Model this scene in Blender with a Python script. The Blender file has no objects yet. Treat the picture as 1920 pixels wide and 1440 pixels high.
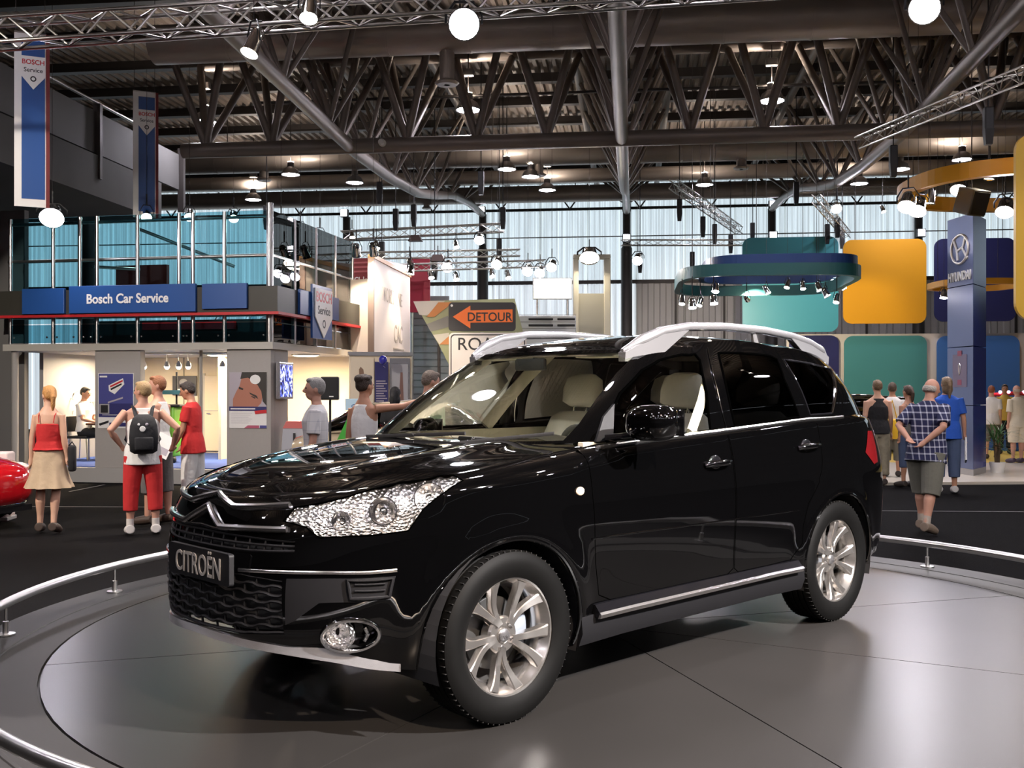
import bpy, bmesh, math, random, bisect
from mathutils import Vector, Matrix, Quaternion
from mathutils.geometry import delaunay_2d_cdt
from mathutils.bvhtree import BVHTree
random.seed(7)
scene = bpy.context.scene
COL = scene.collection
PI = math.pi
# ---------------------------------------------------------------- camera
# photograph treated as 1920x1440; focal length 1928 px, eye 1.65 m above the hall floor, horizon at row 730
FPX, HROW, EYE = 1928.0, 730.0, 1.65
cam_data = bpy.data.cameras.new('camera')
cam_data.sensor_width = 36.0
cam_data.lens = FPX / 1920 * 36.0
cam_data.shift_y = (HROW - 720) / 1920
cam_data.clip_end = 300
cam = bpy.data.objects.new('camera', cam_data)
cam.location = (0, 0, EYE); cam.rotation_euler = (PI / 2, 0, 0)
COL.objects.link(cam); scene.camera = cam
# ---------------------------------------------------------------- world, exposure
world = bpy.data.worlds.new('world'); scene.world = world; world.use_nodes = True
world.node_tree.nodes['Background'].inputs[0].default_value = (.62, .66, .72, 1)
world.node_tree.nodes['Background'].inputs[1].default_value = .5
vs = scene.view_settings
vs.view_transform = 'Standard'; vs.look = 'None'; vs.gamma = 1; vs.use_curve_mapping = False
vs.exposure = 1.35
scene.cycles.use_denoising = True
scene.cycles.max_bounces = 7
scene.cycles.transparent_max_bounces = 16
scene.cycles.sample_clamp_indirect = 6
scene.cycles.caustics_reflective = False; scene.cycles.caustics_refractive = False
scene.cycles.use_adaptive_sampling = True; scene.cycles.adaptive_threshold = .03
# ---------------------------------------------------------------- pixel helpers (a pixel is a direction; the distance comes from the thing touched)
def at_depth(px, py, d): return Vector(((px - 960) / FPX * d, d, EYE + (HROW - py) / FPX * d))
def on_z(px, py, z):
    d = (EYE - z) * FPX / (py - HROW); return Vector(((px - 960) / FPX * d, d, z))
HALL = math.radians(6.66)          # the hall is turned a little against the camera
def hall_at(px, py, v):
    d = Vector(((px - 960) / FPX, 1, (HROW - py) / FPX)); dv = d.x * math.sin(HALL) + d.y * math.cos(HALL)
    t = v / dv; return Vector(((d.x * math.cos(HALL) - d.y * math.sin(HALL)) * t, v, EYE + d.z * t))
def hall_to_world(p): return Matrix.Rotation(-HALL, 3, 'Z') @ Vector(p)
# ---------------------------------------------------------------- materials
MATS = {}
def nodes_of(m):
    m.use_nodes = True; nt = m.node_tree; b = nt.nodes.get('Principled BSDF'); return nt, b
def mat(name, col, rough=.5, metal=0., spec=.5, noise=0., nscale=20., bump=0., bscale=60., coat=0., emit=None, estr=0., aniso=0.):
    if name in MATS: return MATS[name]
    m = bpy.data.materials.new(name); nt, b = nodes_of(m)
    c = tuple(col) + (1,) if len(col) == 3 else col
    b.inputs['Base Color'].default_value = c; b.inputs['Roughness'].default_value = rough
    b.inputs['Metallic'].default_value = metal; b.inputs['Specular IOR Level'].default_value = spec
    if coat: b.inputs['Coat Weight'].default_value = coat; b.inputs['Coat Roughness'].default_value = .02
    if emit: b.inputs['Emission Color'].default_value = tuple(emit) + (1,); b.inputs['Emission Strength'].default_value = estr
    if noise or bump:
        tc = nt.nodes.new('ShaderNodeTexCoord')
    if noise:
        n = nt.nodes.new('ShaderNodeTexNoise'); n.inputs['Scale'].default_value = nscale; n.inputs['Detail'].default_value = 5
        nt.links.new(tc.outputs['Object'], n.inputs['Vector'])
        mx = nt.nodes.new('ShaderNodeMix'); mx.data_type = 'RGBA'
        mx.inputs[6].default_value = tuple(max(0, x * (1 - noise)) for x in c[:3]) + (1,)
        mx.inputs[7].default_value = tuple(min(1, x * (1 + noise)) for x in c[:3]) + (1,)
        nt.links.new(n.outputs['Fac'], mx.inputs[0]); nt.links.new(mx.outputs[2], b.inputs['Base Color'])
    if bump:
        n = nt.nodes.new('ShaderNodeTexNoise'); n.inputs['Scale'].default_value = bscale; n.inputs['Detail'].default_value = 3
        nt.links.new(tc.outputs['Object'], n.inputs['Vector'])
        bp = nt.nodes.new('ShaderNodeBump'); bp.inputs['Strength'].default_value = bump; bp.inputs['Distance'].default_value = .02
        nt.links.new(n.outputs['Fac'], bp.inputs['Height']); nt.links.new(bp.outputs['Normal'], b.inputs['Normal'])
    MATS[name] = m; return m
def emat(name, col, strength):
    if name in MATS: return MATS[name]
    m = bpy.data.materials.new(name); m.use_nodes = True; nt = m.node_tree; nt.nodes.clear()
    e = nt.nodes.new('ShaderNodeEmission'); e.inputs[0].default_value = tuple(col) + (1,); e.inputs[1].default_value = strength
    o = nt.nodes.new('ShaderNodeOutputMaterial'); nt.links.new(e.outputs[0], o.inputs[0]); MATS[name] = m; return m
def glass_mat(name, tint, ior=1.45, rough=0.):
    """thin sheet of glass: tinted see-through plus a mirror coat that grows at grazing angles"""
    if name in MATS: return MATS[name]
    m = bpy.data.materials.new(name); m.use_nodes = True; nt = m.node_tree; nt.nodes.clear()
    t = nt.nodes.new('ShaderNodeBsdfTransparent'); t.inputs[0].default_value = tuple(tint) + (1,)
    g = nt.nodes.new('ShaderNodeBsdfGlossy'); g.inputs['Roughness'].default_value = rough; g.inputs[0].default_value = (1, 1, 1, 1)
    f = nt.nodes.new('ShaderNodeFresnel'); f.inputs[0].default_value = ior
    x = nt.nodes.new('ShaderNodeMixShader'); o = nt.nodes.new('ShaderNodeOutputMaterial')
    nt.links.new(f.outputs[0], x.inputs[0]); nt.links.new(t.outputs[0], x.inputs[1]); nt.links.new(g.outputs[0], x.inputs[2]); nt.links.new(x.outputs[0], o.inputs[0])
    MATS[name] = m; return m
def plaid_mat(name, base, stripe, sc, w=.28, dark=None):
    if name in MATS: return MATS[name]
    m = bpy.data.materials.new(name); nt, b = nodes_of(m); b.inputs['Roughness'].default_value = .85
    tc = nt.nodes.new('ShaderNodeTexCoord'); sep = nt.nodes.new('ShaderNodeSeparateXYZ'); nt.links.new(tc.outputs['Object'], sep.inputs[0])
    outs = []
    ad = nt.nodes.new('ShaderNodeMath'); ad.operation = 'SUBTRACT'; nt.links.new(sep.outputs[1], ad.inputs[0]); nt.links.new(sep.outputs[0], ad.inputs[1])
    for src in (ad.outputs[0], sep.outputs[2]):
        mu = nt.nodes.new('ShaderNodeMath'); mu.operation = 'MULTIPLY'; mu.inputs[1].default_value = sc; nt.links.new(src, mu.inputs[0])
        fr = nt.nodes.new('ShaderNodeMath'); fr.operation = 'FRACT'; nt.links.new(mu.outputs[0], fr.inputs[0])
        lt = nt.nodes.new('ShaderNodeMath'); lt.operation = 'LESS_THAN'; lt.inputs[1].default_value = w; nt.links.new(fr.outputs[0], lt.inputs[0]); outs.append(lt)
    su = nt.nodes.new('ShaderNodeMath'); su.operation = 'ADD'; nt.links.new(outs[0].outputs[0], su.inputs[0]); nt.links.new(outs[1].outputs[0], su.inputs[1])
    r = nt.nodes.new('ShaderNodeValToRGB'); r.color_ramp.interpolation = 'CONSTANT'
    mid = tuple((a * .55 + c * .45) for a, c in zip(base, stripe))
    e = r.color_ramp.elements; e[0].position = 0; e[0].color = tuple(base) + (1,); e[1].position = .4; e[1].color = mid + (1,)
    k = e.new(.8); k.color = tuple(stripe) + (1,)
    dv = nt.nodes.new('ShaderNodeMath'); dv.operation = 'MULTIPLY'; dv.inputs[1].default_value = .5; nt.links.new(su.outputs[0], dv.inputs[0])
    nt.links.new(dv.outputs[0], r.inputs[0]); nt.links.new(r.outputs[0], b.inputs['Base Color'])
    MATS[name] = m; return m
# ---------------------------------------------------------------- mesh builder
class MB:
    def __init__(self): self.v = []; self.f = []
    def add(self, vs, fs, M=None):
        o = len(self.v)
        self.v += [tuple(M @ Vector(p)) if M else tuple(p) for p in vs]
        self.f += [tuple(i + o for i in f) for f in fs]; return self
    def box(self, lo, hi, M=None):
        x0, y0, z0 = lo; x1, y1, z1 = hi
        return self.add([(x0,y0,z0),(x1,y0,z0),(x1,y1,z0),(x0,y1,z0),(x0,y0,z1),(x1,y0,z1),(x1,y1,z1),(x0,y1,z1)],
                        [(3,2,1,0),(4,5,6,7),(0,1,5,4),(1,2,6,5),(2,3,7,6),(3,0,4,7)], M)
    def bevbox(self, lo, hi, r=.01, M=None):
        """box with chamfered edges"""
        bm = bmesh.new(); bmesh.ops.create_cube(bm, size=1)
        for v in bm.verts: v.co = Vector([lo[i] + (v.co[i] + .5) * (hi[i] - lo[i]) for i in range(3)])
        bmesh.ops.bevel(bm, geom=bm.edges[:], offset=r, segments=2, affect='EDGES', profile=.5)
        bm.verts.index_update(); self.add([v.co[:] for v in bm.verts], [[v.index for v in f.verts] for f in bm.faces], M); bm.free(); return self
    def tube(self, pts, r, n=10, cap=True, closed=False, M=None, flat=None):
        """round bar along a path; r a number or a list; flat=(a,b) squashes the section"""
        P = [Vector(p) for p in pts]; N = len(P); R = r if isinstance(r, (list, tuple)) else [r] * N
        T = []
        for i in range(N):
            a = P[(i - 1) % N] if closed or i > 0 else P[i]; b = P[(i + 1) % N] if closed or i < N - 1 else P[i]
            t = (b - a); T.append(t.normalized() if t.length > 1e-9 else Vector((0, 0, 1)))
        u = T[0].orthogonal().normalized()
        if flat: 
            u = Vector((0, 0, 1)) - T[0] * T[0].z
            u = u.normalized() if u.length > 1e-4 else T[0].orthogonal().normalized()
        vs, fs = [], []
        for i in range(N):
            u = (u - T[i] * u.dot(T[i])); u = u.normalized() if u.length > 1e-6 else T[i].orthogonal().normalized()
            w = T[i].cross(u); fa, fb = flat if flat else (1, 1)
            for k in range(n):
                a = 2 * PI * (k + .5) / n; vs.append(P[i] + (u * math.cos(a) * fa + w * math.sin(a) * fb) * R[i])
        for i in range(N if closed else N - 1):
            j = (i + 1) % N
            for k in range(n): fs.append((i*n+k, i*n+(k+1)%n, j*n+(k+1)%n, j*n+k))
        if cap and not closed: fs.append(tuple(range(n))[::-1]); fs.append(tuple(range((N-1)*n, N*n)))
        return self.add(vs, fs, M)
    def loft(self, rings, cap=True, closed=False, M=None):
        n = len(rings[0]); vs = [p for r in rings for p in r]; fs = []; N = len(rings)
        for i in range(N if closed else N - 1):
            j = (i + 1) % N
            for k in range(n): fs.append((i*n+k, i*n+(k+1)%n, j*n+(k+1)%n, j*n+k))
        if cap and not closed: fs.append(tuple(range(n))[::-1]); fs.append(tuple(range((N-1)*n, N*n)))
        return self.add(vs, fs, M)
    def lathe(self, prof, n=32, M=None, cap=False):
        """profile of (radius, height) turned about z"""
        vs, fs = [], []; m = len(prof)
        for k in range(n):
            a = 2 * PI * k / n
            for r, z in prof: vs.append((r * math.cos(a), r * math.sin(a), z))
        for k in range(n):
            j = (k + 1) % n
            for i in range(m - 1): fs.append((k*m+i, j*m+i, j*m+i+1, k*m+i+1))
        if cap: fs.append(tuple(k*m for k in range(n))[::-1]); fs.append(tuple(k*m+m-1 for k in range(n)))
        return self.add(vs, fs, M)
    def prism(self, poly, h0, h1, M=None):
        """2-D polygon (x,y) pulled up from h0 to h1"""
        n = len(poly); vs = [(x, y, h0) for x, y in poly] + [(x, y, h1) for x, y in poly]
        fs = [tuple(range(n))[::-1], tuple(range(n, 2*n))] + [(i, (i+1)%n, n+(i+1)%n, n+i) for i in range(n)]
        return self.add(vs, fs, M)
    def ball(self, c, r, n=16, m=10, M=None):
        rx, ry, rz = (r, r, r) if not isinstance(r, (tuple, list)) else r
        vs = [(c[0], c[1], c[2] - rz)]; fs = []
        for i in range(1, m):
            a = -PI/2 + PI * i / m
            for k in range(n):
                b = 2*PI*k/n; vs.append((c[0]+rx*math.cos(a)*math.cos(b), c[1]+ry*math.cos(a)*math.sin(b), c[2]+rz*math.sin(a)))
        vs.append((c[0], c[1], c[2] + rz)); L = len(vs) - 1
        for k in range(n): fs.append((0, 1+(k+1)%n, 1+k)); fs.append((L, 1+(m-2)*n+k, 1+(m-2)*n+(k+1)%n))
        for i in range(m - 2):
            for k in range(n): fs.append((1+i*n+k, 1+i*n+(k+1)%n, 1+(i+1)*n+(k+1)%n, 1+(i+1)*n+k))
        return self.add(vs, fs, M)
    def mesh(self, name, m, smooth=False, angle=None):
        me = bpy.data.meshes.new(name); me.from_pydata(self.v, [], self.f); me.update()
        if m: me.materials.append(m)
        if smooth:
            me.polygons.foreach_set('use_smooth', [True] * len(me.polygons))
            if angle: me.set_sharp_from_angle(angle=math.radians(angle))
        return me
    def build(self, name, m, parent=None, smooth=False, angle=40, **kw):
        o = bpy.data.objects.new(name, self.mesh(name, m, smooth, angle)); COL.objects.link(o)
        if parent: o.parent = parent
        for k, v in kw.items(): o[k] = v
        return o
def thing(name, label, cat, loc=(0,0,0), rz=0., group=None, kind=None):
    o = bpy.data.objects.new(name, None); COL.objects.link(o); o.location = loc; o.rotation_euler = (0, 0, rz)
    o.empty_display_size = .1
    tag(o, label, cat, group, kind); return o
def tag(o, label=None, cat=None, group=None, kind=None):
    if label: o['label'] = label
    if cat: o['category'] = cat
    if group: o['group'] = group
    if kind: o['kind'] = kind
    return o
def copy_tree(o, parent=None):
    c = o.copy(); COL.objects.link(c); c.parent = parent
    for ch in list(o.children): copy_tree(ch, c)
    return c
def share(name, me, parent, M=None):
    o = bpy.data.objects.new(name, me); COL.objects.link(o); o.parent = parent
    if M is not None: o.matrix_local = M
    return o
_font_cache = {}
def text_obj(name, s, size, m, parent, M, depth=.004, bold=0., sx=1., align='CENTER', label=None):
    cu = bpy.data.curves.new(name, 'FONT'); cu.body = s; cu.size = size; cu.align_x = align; cu.align_y = 'CENTER'; cu.extrude = depth / 2; cu.offset = bold; cu.resolution_u = 4
    tmp = bpy.data.objects.new(name, cu); COL.objects.link(tmp)
    dg = bpy.context.evaluated_depsgraph_get(); me = bpy.data.meshes.new_from_object(tmp.evaluated_get(dg))
    bpy.data.objects.remove(tmp); bpy.data.curves.remove(cu)
    me.name = name; me.materials.clear(); me.materials.append(m)
    o = bpy.data.objects.new(name, me); COL.objects.link(o); o.parent = parent
    o.matrix_local = M @ Matrix.Diagonal((sx, 1, 1, 1))
    if label: o['label'] = label
    return o
def rrect(w, h, r, n=6, cx=0., cy=0.):
    out = []
    for (sx, sy, a0) in ((1, 1, 0), (-1, 1, 90), (-1, -1, 180), (1, -1, 270)):
        for i in range(n + 1):
            a = math.radians(a0 + 90 * i / n); out.append((cx + sx * (w/2 - r) + r * math.cos(a), cy + sy * (h/2 - r) + r * math.sin(a)))
    return out
def face_m(origin, right, up=(0, 0, 1)):
    """matrix whose x runs along `right`, y along `up`, z out of the face"""
    x = Vector(right).normalized(); y = Vector(up).normalized(); z = x.cross(y)
    M = Matrix((x, y, z)).transposed().to_4x4(); M.translation = Vector(origin); return M
def rod(a, b, r, n=8): return MB().tube([a, b], r, n)
# common materials
M_BLACK = mat('black matt', (.012, .012, .013), .55)
M_DARKST = mat('dark painted steel', (.052, .045, .042), .5, .3, noise=.2, nscale=3)
M_STEEL = mat('brushed steel', (.62, .61, .60), .28, 1.)
M_ALU = mat('truss aluminium', (.55, .53, .50), .32, .9)
M_CHROME = mat('chrome', (.86, .86, .87), .06, 1.)
M_WHITE = mat('white paint', (.80, .79, .76), .5, noise=.03)
M_GREY = mat('grey paint', (.34, .33, .33), .55, noise=.05, nscale=2)
M_RED = mat('red', (.55, .02, .025), .45)
M_BLUE = mat('sign blue', (.015, .075, .27), .4)
M_GLASS = glass_mat('clear glass', (.70, .86, .90))
M_LAMP = emat('lamp lens', (.93, .88, 1.), 80.)
M_WARM = emat('warm lamp lens', (1., .86, .66), 40.)
# ================================================================ lights of the hall and the stand
# stage spotlights, each a lamp with its housing; some unseen ones are added
TT = Vector((.5, 5.93)); DECK = .29; ZR = 9.7                     # centre of the turntable and height of its top
DUCTS = ((19.0, 8.32, .37), (29.5, 8.45, .36), (32.3, 8.36, .22), (36.6, 8.62, .30))
def roof_under(p):
    """height of what a wire going straight up from p meets first: a duct, a purlin or the roof sheet"""
    h_ = Matrix.Rotation(HALL, 3, 'Z') @ Vector(p); v = h_.y; top = ZR + (.068 if .125 < (h_.x + 31) % .24 < .205 else -.006)      # valley or crown of the ribbed sheet
    for k in range(13):
        if abs(v - 13.5 - 2.1 * k) < .12: top = ZR - .241
    for dv_, dz_, dr_ in DUCTS:
        if abs(v - dv_) < dr_ and dz_ > p[2]: top = dz_ - math.sqrt(dr_ * dr_ - (v - dv_) ** 2) - .002
    return top
_unit = {}
def bar(parent, name, a, b, r, m, n=10):
    """straight round bar as an object of its own; alike bars share one unit mesh"""
    key = (m.name, n)
    if key not in _unit: _unit[key] = MB().tube([(0,0,0),(0,0,1)], 1, n).mesh(name, m, True, 50)
    a, b = Vector(a), Vector(b); d = b - a
    q = Vector((0,0,1)).rotation_difference(d)
    return share(name, _unit[key], parent, Matrix.Translation(a) @ q.to_matrix().to_4x4() @ Matrix.Diagonal((r, r, d.length, 1)))
def aim_matrix(p, target):
    d = (Vector(target) - Vector(p)).normalized(); q = d.to_track_quat('-Z', 'Y'); M = q.to_matrix().to_4x4(); M.translation = Vector(p); return M
_can = {}
def par_can(pos, target, label, group, lens=M_LAMP, r=.10, L=.34, metal=M_CHROME, hook=None, power=0., cone=50, col=(1, .93, .88), rs=.09):
    """theatre spotlight: can, lens, yoke; hook = point of the truss it hangs from"""
    t = thing('stage_spotlight', label, 'spotlight', pos, 0, group)
    key = (lens.name, r, L, metal.name)
    if key not in _can:
        can = MB().lathe([(.0, L*.55), (r*.55, L*.55), (r*.75, L*.45), (r*.8, L*.2), (r*.95, -L*.3), (r*1.05, -L*.45), (r*.98, -L*.45), (r*.9, -L*.3)], 20).mesh('can', metal, True, 50)
        le = MB().lathe([(0, -L*.36), (r*.5, -L*.38), (r*.92, -L*.36)], 20).mesh('lens', lens, True)
        yo = MB().tube([(r*1.2, 0, 0), (r*1.2, 0, L*.3), (r*.6, 0, L*.75), (-r*.6, 0, L*.75), (-r*1.2, 0, L*.3), (-r*1.2, 0, 0)], r*.12, 6, flat=(1, .5)).mesh('yoke', M_BLACK, True)
        _can[key] = (can, le, yo)
    can, le, yo = _can[key]
    M = aim_matrix((0, 0, 0), Vector(target) - Vector(pos))
    share('can', can, t, M); share('lens', le, t, M)
    Y = Matrix.Rotation(math.atan2(target[1] - pos[1], target[0] - pos[0]) - PI/2, 4, 'Z'); share('yoke', yo, t, Y)
    if hook is not None: bar(t, 'hanger', (0, 0, L*.74), Vector(hook) - Vector(pos), .012, M_BLACK, 6)
    else: bar(t, 'hanger', (0, 0, L*.74), (0, 0, L*.74 + .22), .014, M_BLACK, 6)
    bar(t, 'safety_wire', (0, 0, L*.74), (0, 0, roof_under(pos) - pos[2]), .004, M_DARKST, 5)
    if power:
        ld = bpy.data.lights.new('spot_beam', 'SPOT'); ld.energy = power; ld.spot_size = math.radians(cone); ld.spot_blend = .35; ld.shadow_soft_size = rs; ld.color = col
        lo = bpy.data.objects.new('spot_beam', ld); COL.objects.link(lo); lo.parent = t; lo.matrix_local = M @ Matrix.Translation((0, 0, -L*.5))
    return t
def box_truss(A, B, s, label, r=None, step=None, lat_parts=True, m=M_ALU, group=None, cat='truss', tri=False, name='lighting_truss'):
    A, B = Vector(A), Vector(B); d = B - A; L = d.length; d.normalize(); r = r or s * .085; step = step or s * 1.15
    t = thing(name, label, cat, A, 0, group)
    side = d.cross(Vector((0, 0, 1))).normalized(); up = side.cross(d)
    offs = [side*s/2 + up*s/2, -side*s/2 + up*s/2, -side*s/2 - up*s/2, side*s/2 - up*s/2] if not tri else [side*s/2 + up*s/2, -side*s/2 + up*s/2, -up*s/2]
    for o in offs: bar(t, 'chord', o, d*L + o, r, m)
    n = max(2, int(L / step)); mb = MB()
    for k in range(n):
        for i in range(len(offs)):
            o, p = offs[i], offs[(i + 1) % len(offs)]
            a, b = (o, p) if (k + i) % 2 == 0 else (p, o)
            a, b = a + d * (k * L / n), b + d * ((k + 1) * L / n)
            if lat_parts: bar(t, 'brace', a, b, r*.55, m, 6)
            else: mb.tube([a, b], r*.55, 5)
    if not lat_parts: mb.build('lattice', m, t, True, kind='stuff')
    return t
# ================================================================ the hall shell (turned by HALL against the camera)
HZ = -HALL
M_CARPET = mat('black hall carpet', (.0042, .0036, .0037), .95, spec=.08, noise=.45, nscale=60, bump=.5, bscale=500)
def struct(name, mb, m, rz=0., smooth=False, label=None):
    o = mb.build(name, m, None, smooth); o.rotation_euler = (0, 0, rz); o['kind'] = 'structure'
    if label: o['label'] = label
    return o
struct('floor', MB().box((-32, -26, -.3), (34, 40.6, 0)), M_CARPET, HZ)
M_SEAM = mat('carpet tape', (.16, .155, .15), .7)
for (p, q) in (((50, 950), (310, 951)), ((1650, 958), (1920, 960)), ((130, 922), (196, 909))):     # joints of the carpet
    a, b = on_z(*p, 0), on_z(*q, 0); d = (b - a).normalized(); n = Vector((-d.y, d.x, 0)) * .02
    struct('floor_seam', MB().add([a - n + Vector((0,0,.003)), b - n + Vector((0,0,.003)), b + n + Vector((0,0,.003)), a + n + Vector((0,0,.003))], [(0,1,2,3)]), M_SEAM)
# roof deck: trapezoidal sheet, ribs running away from the camera
M_ROOF = mat('roof sheet', (.20, .165, .14), .55, .2, noise=.25, nscale=.8)
ZR = 9.7
mb = MB(); pitch = .24; n = int(64 / pitch); prof = []
for k in range(n):
    u = -31 + k * pitch; prof += [(u, ZR), (u + .09, ZR), (u + .12, ZR + .075), (u + .21, ZR + .075)]
vsx = [(u, v, z) for v in (-26, 40.4) for u, z in prof]; m_ = len(prof)
mb.add(vsx, [(i, i + 1, m_ + i + 1, m_ + i) for i in range(m_ - 1)]); mb.box((-31, -26, ZR + .1), (33, 40.4, ZR + .3))
struct('ceiling', mb, M_ROOF, HZ)
for k in range(13):
    v = 13.5 + k * 2.1
    pu = thing('ceiling_purlin', 'dark steel purlin under the roof sheet', 'beam', (0, 0, 0), HZ, None, 'structure')
    MB().box((-31, v - .05, ZR - .22), (33, v + .05, ZR)).build('web', M_DARKST, pu)
    MB().box((-31, v - .11, ZR - .24), (33, v + .11, ZR - .21)).build('flange', M_DARKST, pu)
# side and rear walls
M_WALLD = mat('dark hall wall', (.13, .125, .12), .8, noise=.2, nscale=1)
struct('wall_left', MB().box((-31.3, -26, 0), (-31, 40.4, ZR)), M_WALLD, HZ)
struct('wall_right', MB().box((33, -26, 0), (33.3, 40.4, ZR)), M_WALLD, HZ)
struct('wall_rear', MB().box((-31, -26.3, 0), (33, -26, ZR)), M_WALLD, HZ)
# back wall: translucent ribbed daylight sheets over grey sheet
def daylight_sheet(name, base, strength):
    m = bpy.data.materials.new(name); nt, b = nodes_of(m); b.inputs['Base Color'].default_value = (.55, .58, .6, 1); b.inputs['Roughness'].default_value = .4
    b.inputs['Emission Color'].default_value = base + (1,)
    tc = nt.nodes.new('ShaderNodeTexCoord'); n = nt.nodes.new('ShaderNodeTexNoise'); n.inputs['Scale'].default_value = 1.; n.inputs['Detail'].default_value = 6
    mp = nt.nodes.new('ShaderNodeMapping'); mp.inputs['Scale'].default_value = (9, 1, .12); nt.links.new(tc.outputs['Object'], mp.inputs[0]); nt.links.new(mp.outputs[0], n.inputs['Vector'])
    r = nt.nodes.new('ShaderNodeMapRange'); r.inputs[1].default_value = .3; r.inputs[2].default_value = .7; r.inputs[3].default_value = strength * .55; r.inputs[4].default_value = strength * 1.3
    nt.links.new(n.outputs['Fac'], r.inputs[0]); nt.links.new(r.outputs[0], b.inputs['Emission Strength']); return m
M_DAY = daylight_sheet('daylight sheet', (.78, .92, 1.), .29)
M_DAYL = daylight_sheet('daylight sheet lower', (.84, .93, 1.), .28)
M_GREYSH = mat('grey ribbed sheet', (.55, .53, .51), .55, .1, noise=.08, nscale=.7)
VW = 40.0
wb = thing('wall_back', 'far hall wall of translucent ribbed daylight sheets above grey sheets', 'wall', (0, 0, 0), HZ, None, 'structure')
def ribbed(u0, u1, z0, z1, v, name, m, parent, pitch=.2, dep=.05):
    mb = MB(); n = max(1, round((u1 - u0) / pitch)); p = (u1 - u0) / n; pr = []
    for k in range(n): u = u0 + k*p; pr += [(u, v), (u + .4*p, v), (u + .5*p, v + dep), (u + .9*p, v + dep)]
    pr.append((u1, v)); m_ = len(pr)
    mb.add([(u, w, z) for z in (z0, z1) for u, w in pr], [(i, i+1, m_+i+1, m_+i) for i in range(m_-1)]); return mb.build(name, m, parent)
u = -26.
while u < 30:
    ribbed(u, u + 1.82, 5.86, 9.65, VW, 'daylight_panel', M_DAY, wb)
    left = u < hall_at(1190, 600, VW).x - .5
    ribbed(u, u + 1.82, 0, 5.76, VW, 'lower_daylight_panel' if left else 'grey_panel', M_DAYL if left else M_GREYSH, wb, .2 if left else .45)
    u += 1.87
MB().box((-31, VW - .05, 5.74), (33, VW + .2, 5.88)).build('girt', M_DARKST, wb)
MB().box((-31, VW - .06, 8.6), (33, VW + .02, 8.7)).build('girt', M_DARKST, wb)
MB().box((-31, VW - .03, 7.55), (33, VW + .02, 7.59)).build('girt', M_GREY, wb)
MB().box((-31, VW + .1, 0), (33, VW + .2, 9.7)).build('backing_sheet', M_WHITE, wb)
for k in range(20):
    u = -24 + k * 2.7
    for s in (-1, 1): bar(wb, 'diagonal', (u, VW - .1, 8.65), (u + s * .7, VW - .1, 9.6), .03, M_DARKST, 6)
# mullions seen as dark vertical joints in the grey lower wall
for px in (1267, 1358, 1440, 1625, 1905):
    p = hall_at(px, 600, VW - .05); MB().box((p.x - .04, VW - .08, 0), (p.x + .04, VW - .02, 5.75)).build('mullion', M_DARKST, wb)
# columns and the fish-bellied roof trusses that land on them
COLU = [hall_at(px, 500, 39.3).x for px in (650, 905, 1175, 1447, 1722)]
M_UP = emat('column uplight', (.86, .84, 1.), 14.)
for i, cu in enumerate(COLU):
    t = thing('hall_column', 'dark round steel column against the daylight wall', 'column', hall_to_world((cu, 39.3, 0)), HZ, 'hall columns', 'structure')
    MB().lathe([(.21, 0), (.21, 7.0), (.15, 7.1), (.15, 8.4)], 20).build('shaft', M_DARKST, t, True)
    MB().box((-.3, -.3, 0), (.3, .3, .03)).build('base_plate', M_DARKST, t)
    for dz in (7.2, 8.35):
        MB().bevbox((-.16, -.42, dz), (.16, -.22, dz + .3), .02).build('uplight_housing', M_BLACK, t)
        MB().box((-.12, -.435, dz + .03), (.12, -.425, dz + .27)).build('uplight_lens', M_UP, t)
M_TUBE = mat('brown grey girder tube', (.19, .16, .14), .45, .25, noise=.15, nscale=2)
def belly(v):      # height of the sagging lower chord
    P = [(-12, 7.9), (4, 7.3), (10, 6.95), (14.7, 6.75), (20.7, 6.6), (24, 6.7), (27.3, 6.95), (30, 7.4), (32.6, 7.9), (36, 8.25), (39.3, 8.4)]
    for (a, za), (b, zb) in zip(P, P[1:]):
        if v <= b: return za + (zb - za) * max(0, (v - a)) / (b - a)
    return 8.4
for i, cu in enumerate(COLU[1:4]):
    t = thing('fish_belly_truss', 'long roof truss with sagging tube chord and fanned struts', 'truss', (0, 0, 0), HZ, 'fish-bellied roof trusses', 'structure')
    path = [Vector((cu, v, belly(v))) for v in [x * .8 for x in range(-12, 50)] + [39.3]]
    MB().tube(path, .13, 12).build('lower_chord', M_TUBE, t, True)
    for s in (-1, 1): bar(t, 'upper_chord', (cu + s * 1.1, -12, 9.25), (cu + s * 1.1, 39.8, 9.25), .10, M_TUBE)
    v = 6.
    while v < 39.2:
        for s in (-1, 1):
            for dv in (-.95, .95): bar(t, 'strut', (cu, v, belly(v)), (cu + s * 1.1, v + dv * 1.2, 9.25), .048, M_TUBE, 8)
        v += 2.6
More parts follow.
